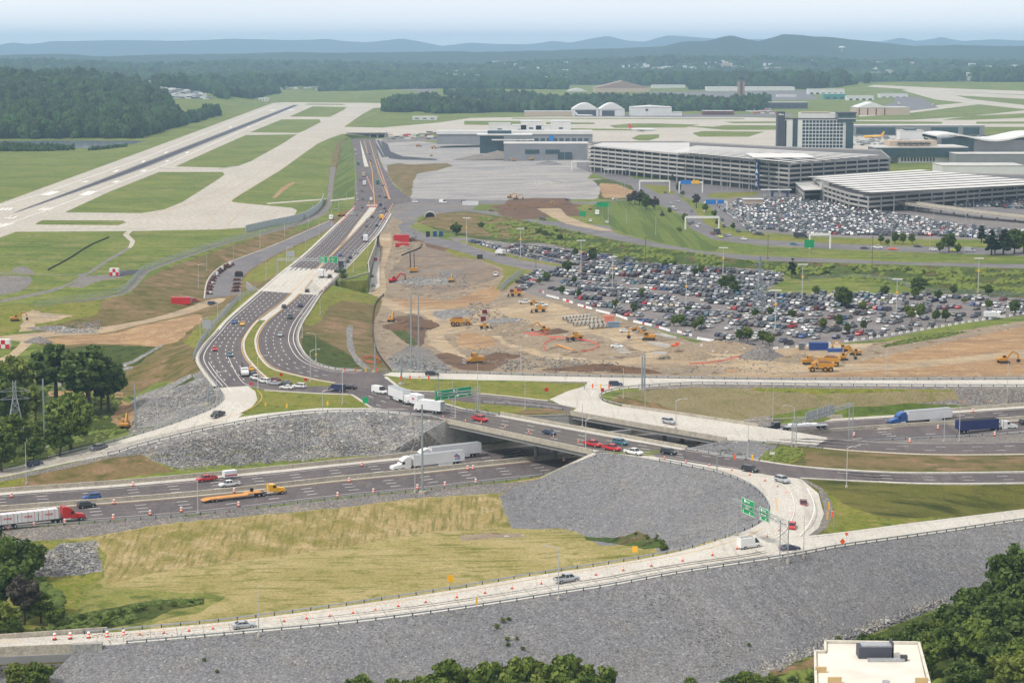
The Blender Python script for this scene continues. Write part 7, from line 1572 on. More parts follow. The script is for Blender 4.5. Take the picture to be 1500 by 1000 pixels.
# small roadside signs
def small_sign(x,yb,w_,h_,ph,col,label,shape='sq',name='road_sign',cat='sign'):
 p =on(x,yb);t =thing(name,label,cat,p);MB().tube((0,.05,-.2),(0,.05,ph),.05,n=6).build('post',STEEL,t)
 if shape == 'dia':MB().add([(0,-.02,ph - h_ /2),(w_ /2,-.02,ph),(0,-.02,ph +h_ /2),(-w_ /2,-.02,ph),(0,.03,ph - h_ /2),(w_ /2,.03,ph),(0,.03,ph +h_ /2),(-w_ /2,.03,ph)],[(0,1,2,3),(7,6,5,4),(0,4,5,1),(1,5,6,2),(2,6,7,3),(3,7,4,0)]).build('sign_face',PM[col] if col in PM else col,t)
 else:MB().box(-w_ /2,w_ /2,-.03,.03,ph - h_ /2,ph +h_ /2).build('sign_face',PM[col] if col in PM else col,t)
 return t
for a in [(660,863,1.3,1.6,2.6,'yellow','yellow sign below the straw field beside the near ramp'),(930,820,1.2,1.4,2.5,'yellow','yellow sign near the bush at the foot of the rock cone'),(1234,802,1.3,1.5,1.5,'orange','orange diamond sign on the outer guardrail of the near ramp','dia'),(698.5,892,.35,1.6,1.8,'yellow','narrow yellow marker on the rock side of the near ramp'),(463,527,1.1,1.1,2,'yellow','yellow diamond sign on the green slope right of the bend','dia'),
    (1212,764,.4,2,1.6,'yellow','narrow yellow marker on the gravel outside the loop'),(1214,750,.4,2,1.6,'yellow','upper narrow yellow marker on the gravel outside the loop'),(389,599,.5,1,1.5,'yellow','left yellow marker in the grass triangle'),(420,601,.5,1.2,1.5,'yellow','middle yellow marker in the grass triangle'),(480,597,.5,1.2,1.5,'yellow','right yellow marker in the grass triangle'),
    (800.5,579,1.2,1.2,1.9,'red','red and white do not enter sign at the tip of the upper grass strip'),(882.5,578,1.1,1.1,1.6,'red','red sign inside the tip of the upper loop'),(412,556,1,1,1.7,'red','red sign in the grass median above the queue'),(448,563,1,1,1.7,'red','red sign in the grass median above the taxi'),(368,569,1,1,1.6,'red','red sign at the left tip of the grass triangle'),
    (535.5,597,1.7,2.0,2.4,GREEN,'small green sign at the right tip of the grass triangle'),(1185,383,5,4,9,GREEN,'green sign on a tall post below the terminal road'),(853.5,330,4,3,7,GREEN,'small green sign on the drive right of the dirt mound'),(883,318,8,3,8,GREEN,'wide green sign at the top of the striped lawn'),(1131,672,1.4,.7,1.6,'white','small white sign on the green hump below the upper ramp'),
    (1240,789,.7,.7,1.2,'orange','tiny orange sign on the right ramp above the gravel'),(1062,293,1,1,1,'blue','tiny blue sign')][:-1]:small_sign(*a)
# traffic signals
def signal(x,yb,z,n,dxs,label,hgt=5.2,side=1,Ln=9):
 p =at(x,yb,z) if z is not None else on(x,yb);t =thing('traffic_signal',label,'traffic signal',p);MB().tube((0,0,0),(0,0,hgt +.4),.14,n=8).build('pole',MASTM,t)
 if Ln:MB().tube((0,0,hgt),(side *Ln,-1.5,hgt +.5),.08,n=6).build('mast_arm',MASTM,t)
 for k in range(n):f =(k +1) /n;X =side *Ln *f;MB().box(X - .24,X +.24,-1.5 *f - .3,-1.5 *f +.1,hgt - .7,hgt +.75).build('signal_head',PM['orange'] if k % 3 != 1 else PM['yellow'],t)
signal(642,576,0,4,0,'traffic signal with four heads on a long arm left of the wide green sign',side=-1,Ln=12);signal(566,547,0,4,0,'row of four signal heads on a span at the left end of the upper ramp',side=-1,Ln=14,hgt=1.4)
signal(1050,698,0,2,0,'traffic signal on an arm over the lower road at the rock cone',side=1,Ln=9,hgt=5.4);signal(856,570,0,3,0,'three signal heads over the mouth of the upper loop',side=1,Ln=8,hgt=1.2);signal(1221,775,None,1,0,'single signal head on a pole outside the loop ramp',side=-1,Ln=.6,hgt=4)
signal(562,312,0,4,0,'traffic signal over the distant junction of the main road',side=-1,Ln=20,hgt=7)
# barrels and cones
dr =thing('traffic_drum','x','traffic barrel');mb =MB();mb.tube((0,0,0),(0,0,.12),.42,n=12,m=2);
for k in range(4):mb.tube((0,0,.12 +k *.26),(0,0,.38 +k *.26),.31 - k *.015,.30 - k *.015,n=12,m=k % 2)
ORG =paint('cone_orange',hx(255,90,20),.6,0,.05);dm =mb.build('drum',[ORG,LETW,TYRE],None).data;bpy.data.objects.remove(bpy.data.objects['drum']);bpy.data.objects.remove(dr)
mb =MB();mb.box(-.3,.3,-.3,.3,0,.06,2);mb.tube((0,0,.06),(0,0,.5),.22,.15,10,0).tube((0,0,.5),(0,0,.72),.15,.1,10,1).tube((0,0,.72),(0,0,1.0),.1,.04,10,0);o =mb.build('cone',[ORG,LETW,TYRE]);cm_ =o.data;bpy.data.objects.remove(o)
def drop(data,name,pts,label,cat,group,sc=1.0,z=None):
 for x,y in pts:
  o =bpy.data.objects.new(name,data);COL.objects.link(o);p =at(x,y,z) if z is not None else on(x,y);p.z += .02;o.location =p;o.scale =(sc,) *3;putlab(o,label,x,cat,group)
drop(dm,'traffic_drum',[(12,775),(50,771.5),(95,767),(166,760),(220,754),(265.6,749.5),(349.6,741.5),(494.7,727.5),(547,722),(611.5,716),(651.7,712),(697,707.5)],'orange drum on the near shoulder of the motorway','traffic barrel','drums along the near motorway shoulder',1.1)
drop(dm,'traffic_drum',[(17,728),(195,712),(530,682.5),(699,665)],'orange drum on the far shoulder of the motorway','traffic barrel','drums along the far motorway shoulder',1.1)
drop(dm,'traffic_drum',[(167,738),(343,721.5),(511.7,706),(685,688),(693,687.5),(826,676)],'orange drum beside the median barrier','traffic barrel','drums along the median barrier',1.1)
drop(dm,'traffic_drum',[(1251,639),(1332.5,648),(1374,628.5),(1457,638),(1425,604)],'orange drum on the motorway right of the bridges','traffic barrel','drums right of the bridges',1.1)
drop(dm,'traffic_drum',[(80,936),(103,935),(130,934),(157,933),(181,931)],'orange drum on the ramp at the lower left bridge','traffic barrel','drums on the lower left bridge',1.1,-7.1)
drop(cm_,'traffic_cone',[(205,929.5),(240,927),(277,924),(312,921),(416,910),(449,906),(483,902.5),(517,898),(550,893.5),(583.5,888),(623.6,882),(669,875),(710.4,868.5),(750,862),(793,855),(873,842),(913,835.5),(954,829),(1000,821.5),(1043.5,813),(1079.5,804)],'orange cone on the near concrete ramp','traffic cone','cones along the near ramp',.95)
drop(cm_,'traffic_cone',[(1124,786),(1141.6,777),(1161,755.5),(1163,745),(1160,734),(1152,723),(1139,712.5),(1120.6,704),(1098.5,695.7),(1072,689),(1039,682),(1004.7,677.5),(973,672)],'orange cone on the loop ramp','traffic cone','cones round the loop',.9)
drop(cm_,'traffic_cone',[(682,617.5),(705,621),(740,627),(774.7,634),(810.7,640.7),(847,648.5),(649,612)],'orange cone on the near bridge','traffic cone','cones on the near bridge',.95,0)
def row_of(a,b,n):return [(a[0] +(b[0] - a[0]) *k /(n - 1),a[1] +(b[1] - a[1]) *k /(n - 1)) for k in range(n)]
drop(dm,'traffic_drum',row_of((553,236),(571,293),18),'orange drum in the right row of the distant main road','traffic barrel','drums in the right row of the main road',1.6)
drop(dm,'traffic_drum',row_of((538,262),(548,286),8) +row_of((541,303.5),(552,303.5),5),'orange drum in the middle row of the distant main road','traffic barrel','drums in the middle row of the main road',1.6)
drop(dm,'traffic_drum',row_of((498,328),(519,305),10),'orange drum across the mouth of the side road','traffic barrel','drums at the side road',1.4)
drop(dm,'traffic_drum',row_of((575,302),(561,323),8) +row_of((500,400),(474,428),6),'orange drum on the right kerb of the main road','traffic barrel','drums on the right kerb of the main road',1.3)
# white gantries and blue signs of the terminal roads
for x0,x1,yb,yt,lb in ((838,866,249,236.5,'white gantry nearest the grey security hall'),(937,981,280,265,'white gantry over the terminal road beyond the lawn trees'),(1004,1053,336,318,'white gantry lower on the terminal road'),(1186,1216,364,343,'white gantry beside the full car park'),(995,1029,281,267,'white gantry with blue and yellow signs, upper'),(1032,1065,310,296,'white gantry with two blue signs, lower')):
 a,b =at(x0,yb,4),at(x1,yb,4);b.y =a.y;h_ =(yb - yt) *a.y /FP;t =thing('white_gantry',lb,'gantry');MB().tube((a.x,a.y,3),(a.x,a.y,4 +h_),.5,n=8).build('post',PM['white'],t);MB().tube((b.x,b.y,3),(b.x,b.y,4 +h_),.5,n=8).build('post',PM['white'],t);MB().box(a.x,b.x,a.y - .5,a.y +.5,3.4 +h_,4.6 +h_).build('beam',PM['white'],t)
 if 'blue' in lb:w_ =b.x - a.x;MB().box(a.x +.05 *w_,a.x +.5 *w_,a.y - .8,a.y - .55,2.6 +h_,5.6 +h_).build('blue_sign',BLUEP,t);MB().box(a.x +.55 *w_,a.x +.85 *w_,a.y - .8,a.y - .55,2.9 +h_,5.6 +h_).build('second_sign',PM['yellow'] if 'yellow' in lb else BLUEP,t)
p =at(1115,288,4);t =thing('toll_canopy','flat white toll canopy over booths below the big garage','canopy',p);MB().box(0,22,0,5,4.6,5.2).build('canopy',PM['white'],t)
for k in range(4):MB().box(2 +k *5.5,3.6 +k *5.5,1,4,0,4.6).build('booth',DBLUE if k % 2 else PM['silver'],t)
p =at(884,256,4);t =thing('bus_canopy','thin white canopy with yellow buses beneath it beside the big garage','canopy',p);MB().box(0,26,0,5,4.2,4.7).build('canopy',PM['white'],t)
for k in range(5):MB().tube((1 +k *6,2.5,0),(1 +k *6,2.5,4.2),.2,n=6).build('post',PM['white'],t)
p =at(1090,301,4);t =thing('gatehouse','small beige gatehouse at the corner of the full car park','building',p);MB().box(0,13,0,6,0,4).build('wall',BEIGE,t);MB().box(-.5,13.5,-.5,6.5,4,4.5).build('roof',CWH,t)
# lattice pylons
def pylon(p,h,wb,label,mat=STEEL,rz=.3):
 t =thing('lattice_pylon',label,'pylon',p,rz);mb =MB();lv =9
 def c(k,i):w_ =wb *(1 - .86 *min(1,k /(lv - 2))) /2;s =[(-1,-1),(1,-1),(1,1),(-1,1)][i % 4];return Vector((s[0] *w_,s[1] *w_,h *k /lv))
 for k in range(lv):
  for i in range(4):mb.tube(c(k,i),c(k +1,i),.13,n=4).tube(c(k,i),c(k +1,i +1),.07,n=4).tube(c(k,i +1),c(k +1,i),.07,n=4).tube(c(k,i),c(k,i +1),.07,n=4)
 mb.build('lattice_body',mat,t)
 for f in (.72,.84):ar =MB();ar.tube((-wb *.7,0,h *f),(wb *.7,0,h *f),.1,n=4).tube((-wb *.7,0,h *f),(0,0,h *(f +.07)),.06,n=4).tube((wb *.7,0,h *f),(0,0,h *(f +.07)),.06,n=4);ar.build('crossarm',mat,t)
pylon(on(24,652),20,6.5,'grey steel lattice pylon among the trees at the left edge');pylon(on(1112,457),24,5,'dark lattice pylon standing in the middle of the long stay lot',MASTM)
# ================================================================ trees
BARK =paint('bark',(.07,.055,.042),.95,0,.2,2)
def leaf(name,c1,c2,c3):
 m,n,l,b =new_mat(name);b.inputs['Roughness'].default_value =.65;b.inputs['Specular IOR Level'].default_value =.25
 g =n.new('ShaderNodeNewGeometry');t =n.new('ShaderNodeTexNoise');t.inputs['Scale'].default_value =.45;t.inputs['Detail'].default_value =3;l.new(g.outputs['Position'],t.inputs['Vector'])
 r =n.new('ShaderNodeValToRGB');r.color_ramp.elements[0].position =.36;r.color_ramp.elements[1].position =.66;r.color_ramp.elements[0].color =c1 +(1,);r.color_ramp.elements[1].color =c2 +(1,)
 l.new(t.outputs[0],r.inputs[0]);mx_ =n.new('ShaderNodeMixRGB');mx_.inputs[2].default_value =c3 +(1,)
 mr =n.new('ShaderNodeMapRange');mr.inputs[1].default_value =.55;mr.inputs[2].default_value =1;mr.inputs[4].default_value =.6;l.new(g.outputs['Random Per Island'],mr.inputs[0]);l.new(mr.outputs[0],mx_.inputs[0]);l.new(r.outputs[0],mx_.inputs[1]);l.new(mx_.outputs[0],b.inputs['Base Color'])
 tr =n.new('ShaderNodeBsdfTranslucent');l.new(mx_.outputs[0],tr.inputs['Color']);ms =n.new('ShaderNodeMixShader');ms.inputs[0].default_value =.22;l.new(b.outputs[0],ms.inputs[1]);l.new(tr.outputs[0],ms.inputs[2]);l.new(ms.outputs[0],n['Material Output'].inputs['Surface']);return m
LEAF ={'dark':leaf('leaf_dark',(.045,.08,.013),(.095,.148,.026),(.15,.2,.038)),'mid':leaf('leaf_mid',(.075,.125,.018),(.15,.2,.03),(.22,.26,.05)),'yellow':leaf('leaf_yellowgreen',(.11,.15,.022),(.2,.24,.04),(.26,.28,.06)),'conifer':leaf('leaf_conifer',(.014,.032,.014),(.03,.055,.024),(.035,.07,.03)),'bare':leaf('leaf_bare',(.07,.06,.045),(.1,.085,.06),(.12,.1,.08))}
def crown_mesh(seed,R,Hc,z0,nclump,nleaf,ls,shape='round'):
 """leaf-sized faces gathered in clumps through an uneven crown volume"""
 rg =np.random.RandomState(seed);V =[];
 cl =[]
 while len(cl) < nclump:
  p =rg.uniform(-1,1,3)
  if (p ** 2).sum() > 1 or (p ** 2).sum() < .12:continue
  if shape == 'cone':k =1 - (p[2] +1) /2;p[0] *= .15 +k;p[1] *= .15 +k;cl.append(p);continue
  if shape == 'column':p[:2] *= .75
  cl.append(p)
 cl =np.array(cl);cl[:,:2] *= R *.82;cl[:,2] =z0 +Hc /2 +cl[:,2] *Hc *.46
 cl[:,0] += rg.uniform(-.12,.12) *R *(cl[:,2] - z0) /Hc
 cr_ =R *rg.uniform(.16,.34,len(cl)) *(.7 if shape == 'cone' else 1)
 n =nleaf;ci =rg.randint(0,len(cl),n);d =rg.normal(size=(n,3));d /= np.linalg.norm(d,axis=1)[:,None]
 pos =cl[ci] +d *(cr_[ci] *rg.uniform(.45,1.05,n))[:,None] *np.array([1,1,.8])
 nr =d +rg.normal(scale=.55,size=(n,3));nr /= np.linalg.norm(nr,axis=1)[:,None]
 a =np.cross(nr,rg.normal(size=(n,3)));a /= np.linalg.norm(a,axis=1)[:,None];b =np.cross(nr,a);s =ls *rg.uniform(.6,1.3,n)[:,None]
 q =np.stack([pos - a *s - b *s *.6,pos +a *s - b *s *.6,pos +a *s *.9 +b *s *.7,pos - a *s *.9 +b *s *.7],1).reshape(-1,3)
 return q,cl
_tm ={}
def tree_mesh(kind,seed,h,R,leafk,dense):
 key =(kind,seed,leafk)
 if key in _tm:return _tm[key]
 z0 ={'round':.22,'tall':.33,'cone':.08,'bush':.02}[kind] *h;shape ='cone' if kind == 'cone' else 'round'
 q,cl =crown_mesh(seed,R,h - z0,z0,int(26 *dense) +8,int(2300 *dense),.028 *h +.05,shape)
 me =bpy.data.meshes.new('crown');n =len(q) // 4;me.vertices.add(len(q));me.vertices.foreach_set('co',q.ravel());me.loops.add(len(q));me.loops.foreach_set('vertex_index',np.arange(len(q)));me.polygons.add(n);me.polygons.foreach_set('loop_start',np.arange(0,len(q),4));me.polygons.foreach_set('loop_total',np.full(n,4));me.update();me.materials.append(LEAF[leafk])
 mb =MB();rg =random.Random(seed);top =Vector((0,0,z0 +(h - z0) *.62));r0 =h *.022 +.05;mid =Vector((rg.uniform(-.02,.02) *h,rg.uniform(-.02,.02) *h,z0));mb.tube((0,0,-.6),mid,r0 *1.25,r0 *.85,8).tube(mid,top,r0 *.85,r0 *.25,7)
 for c in cl[::max(1,len(cl) // 14)]:
  f =rg.uniform(.05,.8);st =mid.lerp(top,f);mb.tube(st,Vector(c),r0 *.4 *(1 - f *.6),r0 *.08,5,cap=False)
 tm =mb.build('trunk',BARK);d =tm.data;bpy.data.objects.remove(tm);_tm[key] =(me,d,h);return _tm[key]
def tree(x,yb,yt,label,kind='round',leafk='mid',wr=None,seed=None,z=None,dense=1.0,cat='tree',name=None,group=None,ol=False):
 p =at(x,yb,z) if z is not None else on(x,yb);h =max(.8,(yb - yt) *p.y /FP /cos(math.atan2(H - p.z,p.y)));seed =seed if seed is not None else RG.randint(0,3)
 R0 ={'round':.42,'tall':.3,'cone':.26,'bush':.62}[kind];me,td,hh =tree_mesh(kind,seed,10.0,10 *R0,leafk,dense)
 t =bpy.data.objects.new(name or {'round':'broadleaf_tree','tall':'tall_tree','cone':'conifer_tree','bush':'bush'}[kind],None);COL.objects.link(t);t.location =p;t.rotation_euler =(0,0,RG.uniform(0,6.28));s =h /10;w_ =(wr or 1) *s;t.scale =(w_,w_,s)
 for nm,d in (('crown',me),('trunk',td)):o =bpy.data.objects.new(nm,d);COL.objects.link(o);o.parent =t
 if ol:putlab(t,label,x,cat,group)
 else:tag(t,label,cat,group)
 return t
# left low ground
for a in [(82,597,502,'tall dark tree left of a pair above the lattice pylon','tall','dark',1.25),(131,606,507,'broad tall dark tree standing in the middle of the left clump','tall','dark',1.5),(160,602,532,'dark tree at the right end of the left clump','tall','dark',1.2),(148,600,545,'slimmer dark tree just behind the right end of the left clump','tall','dark',1.0),
    (105,660,576,'large round mid green tree beside the thick steel pole','round','mid',1.05),(20,668,606,'round yellow green tree at the foot of the lattice pylon','round','mid',1.2),(52,622,562,'sparse yellow green tree behind the lattice pylon','tall','yellow',.9),(18,600,520,'pale yellow green tree at the upper left of the pylon','round','yellow',1),(-4,640,540,'dark tree cut by the left edge beside the pylon','round','dark',1.1),(2,690,632,'dark green tree at the left edge above the connector ramp','round','dark',1.2),
    (88,668,618,'low dark tree under the large round tree','round','dark',1.1),(50,676,640,'dark bushy tree between the pylon and the connector ramp','round','dark',1.2),(28,632,578,'small yellow green tree at the pylon legs','round','yellow',.9),(60,648,612,'small green tree right of the pylon','round','mid',1.0),
    (112,612,575,'short dark tree under the left clump','round','dark',1.2),(5,566,527,'pale tree at the left edge below the dirt track','round','yellow',1.0)]:
 tree(a[0],a[1],a[2],a[3],a[4],a[5],a[6],dense=2.2 if a[1] - a[2] > 50 else 1.4)
# lower left corner
for a in [(10,905,790,'large dark tree at the lower left edge below the riprap patch','round','dark',.95),(40,850,788,'dark leafy tree top beside the riprap patch at left','round','dark',1.1),(35,915,840,'grey bare twigged tree at the lower left','tall','bare',1.1),(60,912,866,'mid green bush tree right of the bare tree','round','mid',1.2),(5,930,880,'yellow green bush at the left edge above the bridge','round','yellow',1.2),(78,914,885,'round green bush beside the creek bed','bush','mid',1.1),
    (25,1010,972,'yellow green tree top below the lower left bridge','round','yellow',1.2),(55,1015,968,'dark green tree top below the lower left bridge','round','mid',1.3),(-6,860,775,'tree cut by the left edge above the creek','round','dark',1.1),(20,955 - 20,905,'dark bush beside the lower left bridge end','bush','dark',1.0)]:tree(a[0],a[1],a[2],a[3],a[4],a[5],a[6],dense=2.0)
# bottom centre tree tops
for k,(x,yt,w_,lk) in enumerate([(533,984,1.0,'mid'),(610,988,1.0,'mid'),(655,966,1.3,'mid'),(693,975,1.0,'mid'),(716,968,1.2,'mid'),(765,962,1.4,'mid'),(795,972,1.1,'yellow'),(830,958,1.2,'mid'),(872,966,1.1,'mid'),(856,978,.9,'dark'),(740,984,.9,'dark'),(515,994,.8,'dark'),(575,992,.9,'mid'),(590,996,.8,'dark')]):
 tree(x,1062,yt,'green tree top rising into the bottom edge of the picture','round',lk,w_ *.8,dense=1.8,group='tree tops along the bottom edge',ol=True)
# lower right wood
for k,(x,yb,yt,kd,lk,w_) in enumerate([(1492,900,800,'round','dark',1.0),(1465,905,845,'round','dark',1.2),(1420,935,860,'round','dark',1.15),(1385,925,885,'round','dark',1.1),(1432,985,905,'round','mid',1.0),(1480,960,875,'round','dark',1.1),(1468,1000,920,'round','dark',1.1),(1400,975,910,'round','dark',1.0),(1365,985,925,'round','mid',.95),
 (1345,955,908,'round','dark',1.1),(1495,1010,930,'round','mid',1.1),(1410,1020,965,'round','dark',1.2),(1450,960,880,'tall','dark',1.2),(1500,870,815,'round','dark',1.1),(1485,1020,950,'round','yellow',1.1),(1320,950,925,'round','dark',1.2),(1302,946,926,'round','mid',1.2),(1280,948,928,'round','mid',1.2),(1266,942,926,'round','dark',1.2),(1375,950,905,'round','mid',1.1),(1500,925,850,'round','dark',1.2),(1440,910,868,'round','dark',1.2)]):
 tree(x,yb +8,yt,'leafy tree in the wood at the lower right corner',kd,lk,w_,dense=2.2,group='trees in the lower right wood',ol=True)
for x,yb,yt,lk,w_ in [(1190,1000,985,'mid',1.3),(1160,1003,990,'dark',1.3),(1130,1004,985,'mid',1.3),(1095,1006,982,'mid',1.5),(1070,1010,990,'dark',1.4),(1228,937,930,'yellow',1.2),(1150,1010,996,'mid',1.5),(1110,1012,992,'mid',1.4),(1010,1012,990,'mid',1.0)]:tree(x,yb,yt,'bush in the strip left of the cream roofed building','bush',lk,w_,dense=.9,cat='bush',ol=True,group='bushes left of the cream roofed building')
# weeds on the rock slopes
for x,yb,yt,lb in [(737,912,902,'weed tuft high on the foreground rock slope'),(745,908,903,'small weed right of the highest tuft'),(728,920,912,'weed tuft below the highest one, left'),(743,938,931,'weed tuft halfway down the foreground rock slope'),(757,937,930,'weed right of the halfway tuft'),(744,946,940,'lowest weed of the chain on the rock slope'),(766,952,945,'weed nearest the bottom tree tops'),(299,968,963,'lone weed at lower left on the rock slope'),(318,985,980,'second lone weed at lower left on the rock slope'),(931,783,778,'small bush at the foot of the rock cone'),(948,789,784,'second small bush at the foot of the rock cone'),
       (961,792,785,'third bush at the foot of the rock cone'),(969,798,788,'round bush at the foot of the rock cone'),(972,806,795,'bush closest to the guardrail at the rock cone'),(963,786,786 - 5,'small bush above the round one at the rock cone'),(1097,946,941,'dry weed on the slope above the riprap toe')]:tree(x,yb,yt,lb,'bush','mid',1.0,dense=.5,cat='plant',name='weed_bush')
for x,yb,yt in [(100,925,917),(135,922,914),(155,916,905),(165,904,894),(178,900,890),(200,896,887),(210,893,884),(235,892,884),(255,888,880),(280,884,878),(120,908,898),(145,906,897),(60,930,915),(90,918,906),(190,912,905)]:tree(x,yb,yt,'low green bush along the creek bed in the straw field','bush','mid' if x % 2 else 'dark',1.2,dense=.6,cat='bush',ol=True,group='bushes along the creek bed')
# car park trees
for x,yb,yt,kd,lk,w_ in [(831,397 +3,380,'round','dark',.95),(868,383,363,'round','dark',1.0),(843,376,362,'round','dark',.8),(800,412,398,'round','mid',1.1),(790,417,406,'round','mid',.9),(841,416,404,'round','dark',.9),(823,432,418,'round','dark',.9),(848,436,423,'round','dark',.9),(901,453,437,'round','mid',.85),(929,460,443,'round','dark',.8),(940,436,421,'round','mid',.85),(897,412,401,'round','mid',.9),
 (1018,404,391,'round','dark',.9),(974,392,380,'round','mid',1.2),(988,391,381,'round','mid',1.0),(1027,402,387,'round','mid',.9),(1062,425,403,'round','dark',1.15),(1077,430,411,'round','dark',1.2),(1072,415,402,'round','dark',1),(1106,465,451,'round','dark',1.0),(1128,463,449,'round','dark',1.0),(1160,408,377,'cone','conifer',1.25),(1195,433,418,'round','mid',1),(1160,468,452,'round','dark',.9),(1205,484,465,'round','mid',.85),(1229,480,460,'round','dark',.85),(1241,489,473,'round','dark',.85),(1265,485,468,'round','dark',.85),
 (1236,452,420,'round','dark',1.15),(1264,455,441,'round','mid',1.0),(1274,457,448,'round','mid',1.0),(1296,434,417,'round','mid',1.1),(1226,430,419,'round','mid',1),(1345,432,405,'round','dark',1.15),(1341,438,420,'round','mid',.9),(1374,441,424,'round','dark',.95),(1397,432,416,'round','dark',.95),(1448,435,416,'round','dark',.95),(1448,454,438,'round','mid',.95),(1486,462,439,'round','dark',.9),(1329,462,446,'round','mid',1.1),(1348,467,444,'round','mid',.8),(1335,470,450,'round','yellow',.8),(1371,471,453,'round','dark',.95),(1385,472,452,'round','dark',.95),(1412,444,436,'round','mid',1.6),
 (1018,484,468,'round','mid',.9),(1027,486,461,'tall','mid',.9),(987,478,462,'round','mid',.9),(997,478,459,'round','mid',.9),(1083,499,482,'round','dark',1.0),(1095,500,478,'round','mid',1.0),(1117,504,483,'round','dark',1.0),(1127,507,487,'round','mid',.9),(1008,458,448,'round','dark',1.2),(1108,427,419,'round','mid',1.4)]:
 tree(x,yb,yt,f'{ {"dark": "dark green", "mid": "mid green", "yellow": "yellow green", "conifer": "dark conical"}[lk] } lot tree {near_lm(x, yb)}',kd,lk,w_,dense=.8,group='trees in the long stay car park',ol=True)
# terminal road trees
for x,yb,yt,kd,lk,w_ in [(1390,370,341,'round','dark',1.0),(1388,358,342,'round','yellow',.7),(1377,370,352,'round','mid',.9),(1403,372,356,'round','dark',.8),(1290,357,344,'round','dark',.9),(1311,357,340,'round','dark',.9),(1322,358,341,'round','mid',.8),(1336,358,342,'round','mid',.8),(1300,360,350,'round','dark',1),(1452,374,335,'cone','conifer',1.5),(1469,374,332,'cone','conifer',1.5),(1486,372,336,'round','dark',1.1),(1438,355,328,'cone','conifer',1.5),(1500,370,338,'round','dark',1.1),(1458,372,345,'cone','conifer',1.8),
 (930,300,279,'round','bare',1.1),(937,300,278,'round','bare',1.1),(923,299,283,'round','bare',1.0),(947,307,286,'round','dark',1.0),(959,307,288,'round','bare',1.0),(942,300,281,'round','dark',.9),(1020,305,283,'tall','bare',1.1),(1033,311,298,'round','mid',.9),(1046,320,307,'round','mid',.9),(1074,337,326,'round','dark',.9),(1050,331,321,'round','mid',.8),(668,345,326,'round','dark',1.1),(1003,326,312,'round','mid',.9),(994,282,268,'round','dark',.8),(958,266,256,'tall','dark',.9),(975,268,258,'tall','dark',.9),(985,265,255,'tall','dark',.9)]:
 tree(x,yb,yt,f'{ {"dark": "dark green", "mid": "mid green", "yellow": "yellow topped", "conifer": "dark pointed conifer", "bare": "thin brownish"}[lk] } tree {near_lm(x, yb)}',kd,lk,w_,dense=.9,group='trees along the terminal roads',ol=True)
for x,yb,w_ in [(981,311,1),(995,339,1.2),(865,380,1)] +[(1000 +k,286,1) for k in (0,)]:tree(x,yb,yb - 7,f'clipped round shrub {near_lm(x, yb)}','bush','dark',w_,dense=1.2,cat='shrub',name='clipped_shrub',ol=True)
for x,yb,yt in [(705,333,325),(790,342,333),(798,345,337),(808,347,340),(820,350,343),(815,340,334),(770,338,332),(500,402,392),(503,409,400),(1070,400,394),(1330,398,390),(1352,400,394),(1210,400,394),(1250,396,391)]:tree(x,yb,yt,f'scrub bush {near_lm(x, yb)}','bush','dark',1.3,dense=.7,cat='bush',ol=True,group='scrub bushes on the slopes')
# scrub cover, nobody could count it
NG2 =crown_nodes('scrub_clumps',2,LEAF['mid'],.5);NG3 =crown_nodes('dark_scrub_clumps',2,LEAF['dark'],.5)
def scrub(poly,n,s0,s1,ng=NG2,thr=-.1,sc_=12):
 P =[on(*p) for p in poly];PP =[(p.x,p.y) for p in P];x0,x1 =min(a for a,b in PP),max(a for a,b in PP);y0,y1 =min(b for a,b in PP),max(b for a,b in PP);out =[];k =0
 while len(out) < n and k < n *12:
  k += 1;x,y =RG.uniform(x0,x1),RG.uniform(y0,y1)
  if inpoly(x,y,PP) and mn.noise((x /sc_,y /sc_,2)) > thr:s =RG.uniform(s0,s1);out.append((x,y,gz(x,y) +s *.1,s,s,s *RG.uniform(.4,.8)))
 return out
SC =scrub([(700,318),(790,328),(870,348),(936,361),(1000,370),(1100,383),(1220,387),(1500,396),(1500,434),(1340,420),(1210,404),(1120,396),(1000,386),(930,384),(860,370),(790,354),(720,348)],2600,.5,1.7,thr=0)
SC += scrub([(-60,560),(60,550),(120,562),(175,578),(185,610),(180,634),(100,664),(0,684),(-100,700)],700,.4,1.3) +scrub([(1290,506),(1340,494),(1390,486),(1420,486),(1380,495),(1330,503),(1295,509)],90,.3,.8) +scrub([(1113,673),(1124,661),(1148,655),(1172,657),(1176,666),(1158,677),(1130,676)],160,.3,.8,thr=-.5)
SC += scrub([(1040,1010),(1100,1003),(1190,985),(1210,1010),(1060,1040)],200,.5,1.4) +scrub([(1360,960),(1500,900),(1600,900),(1600,1010),(1370,1010)],400,.6,1.8)
woods('scrub_cover',SC,NG2)
woods('scrub_cover',scrub([(0,860),(60,850),(90,870),(90,915),(0,930),(-60,930),(-60,860)],300,.6,1.8) +scrub([(80,905),(160,892),(230,880),(300,877),(300,884),(250,891),(220,904),(150,918),(70,925)],260,.25,.8,thr=-.3),NG3)
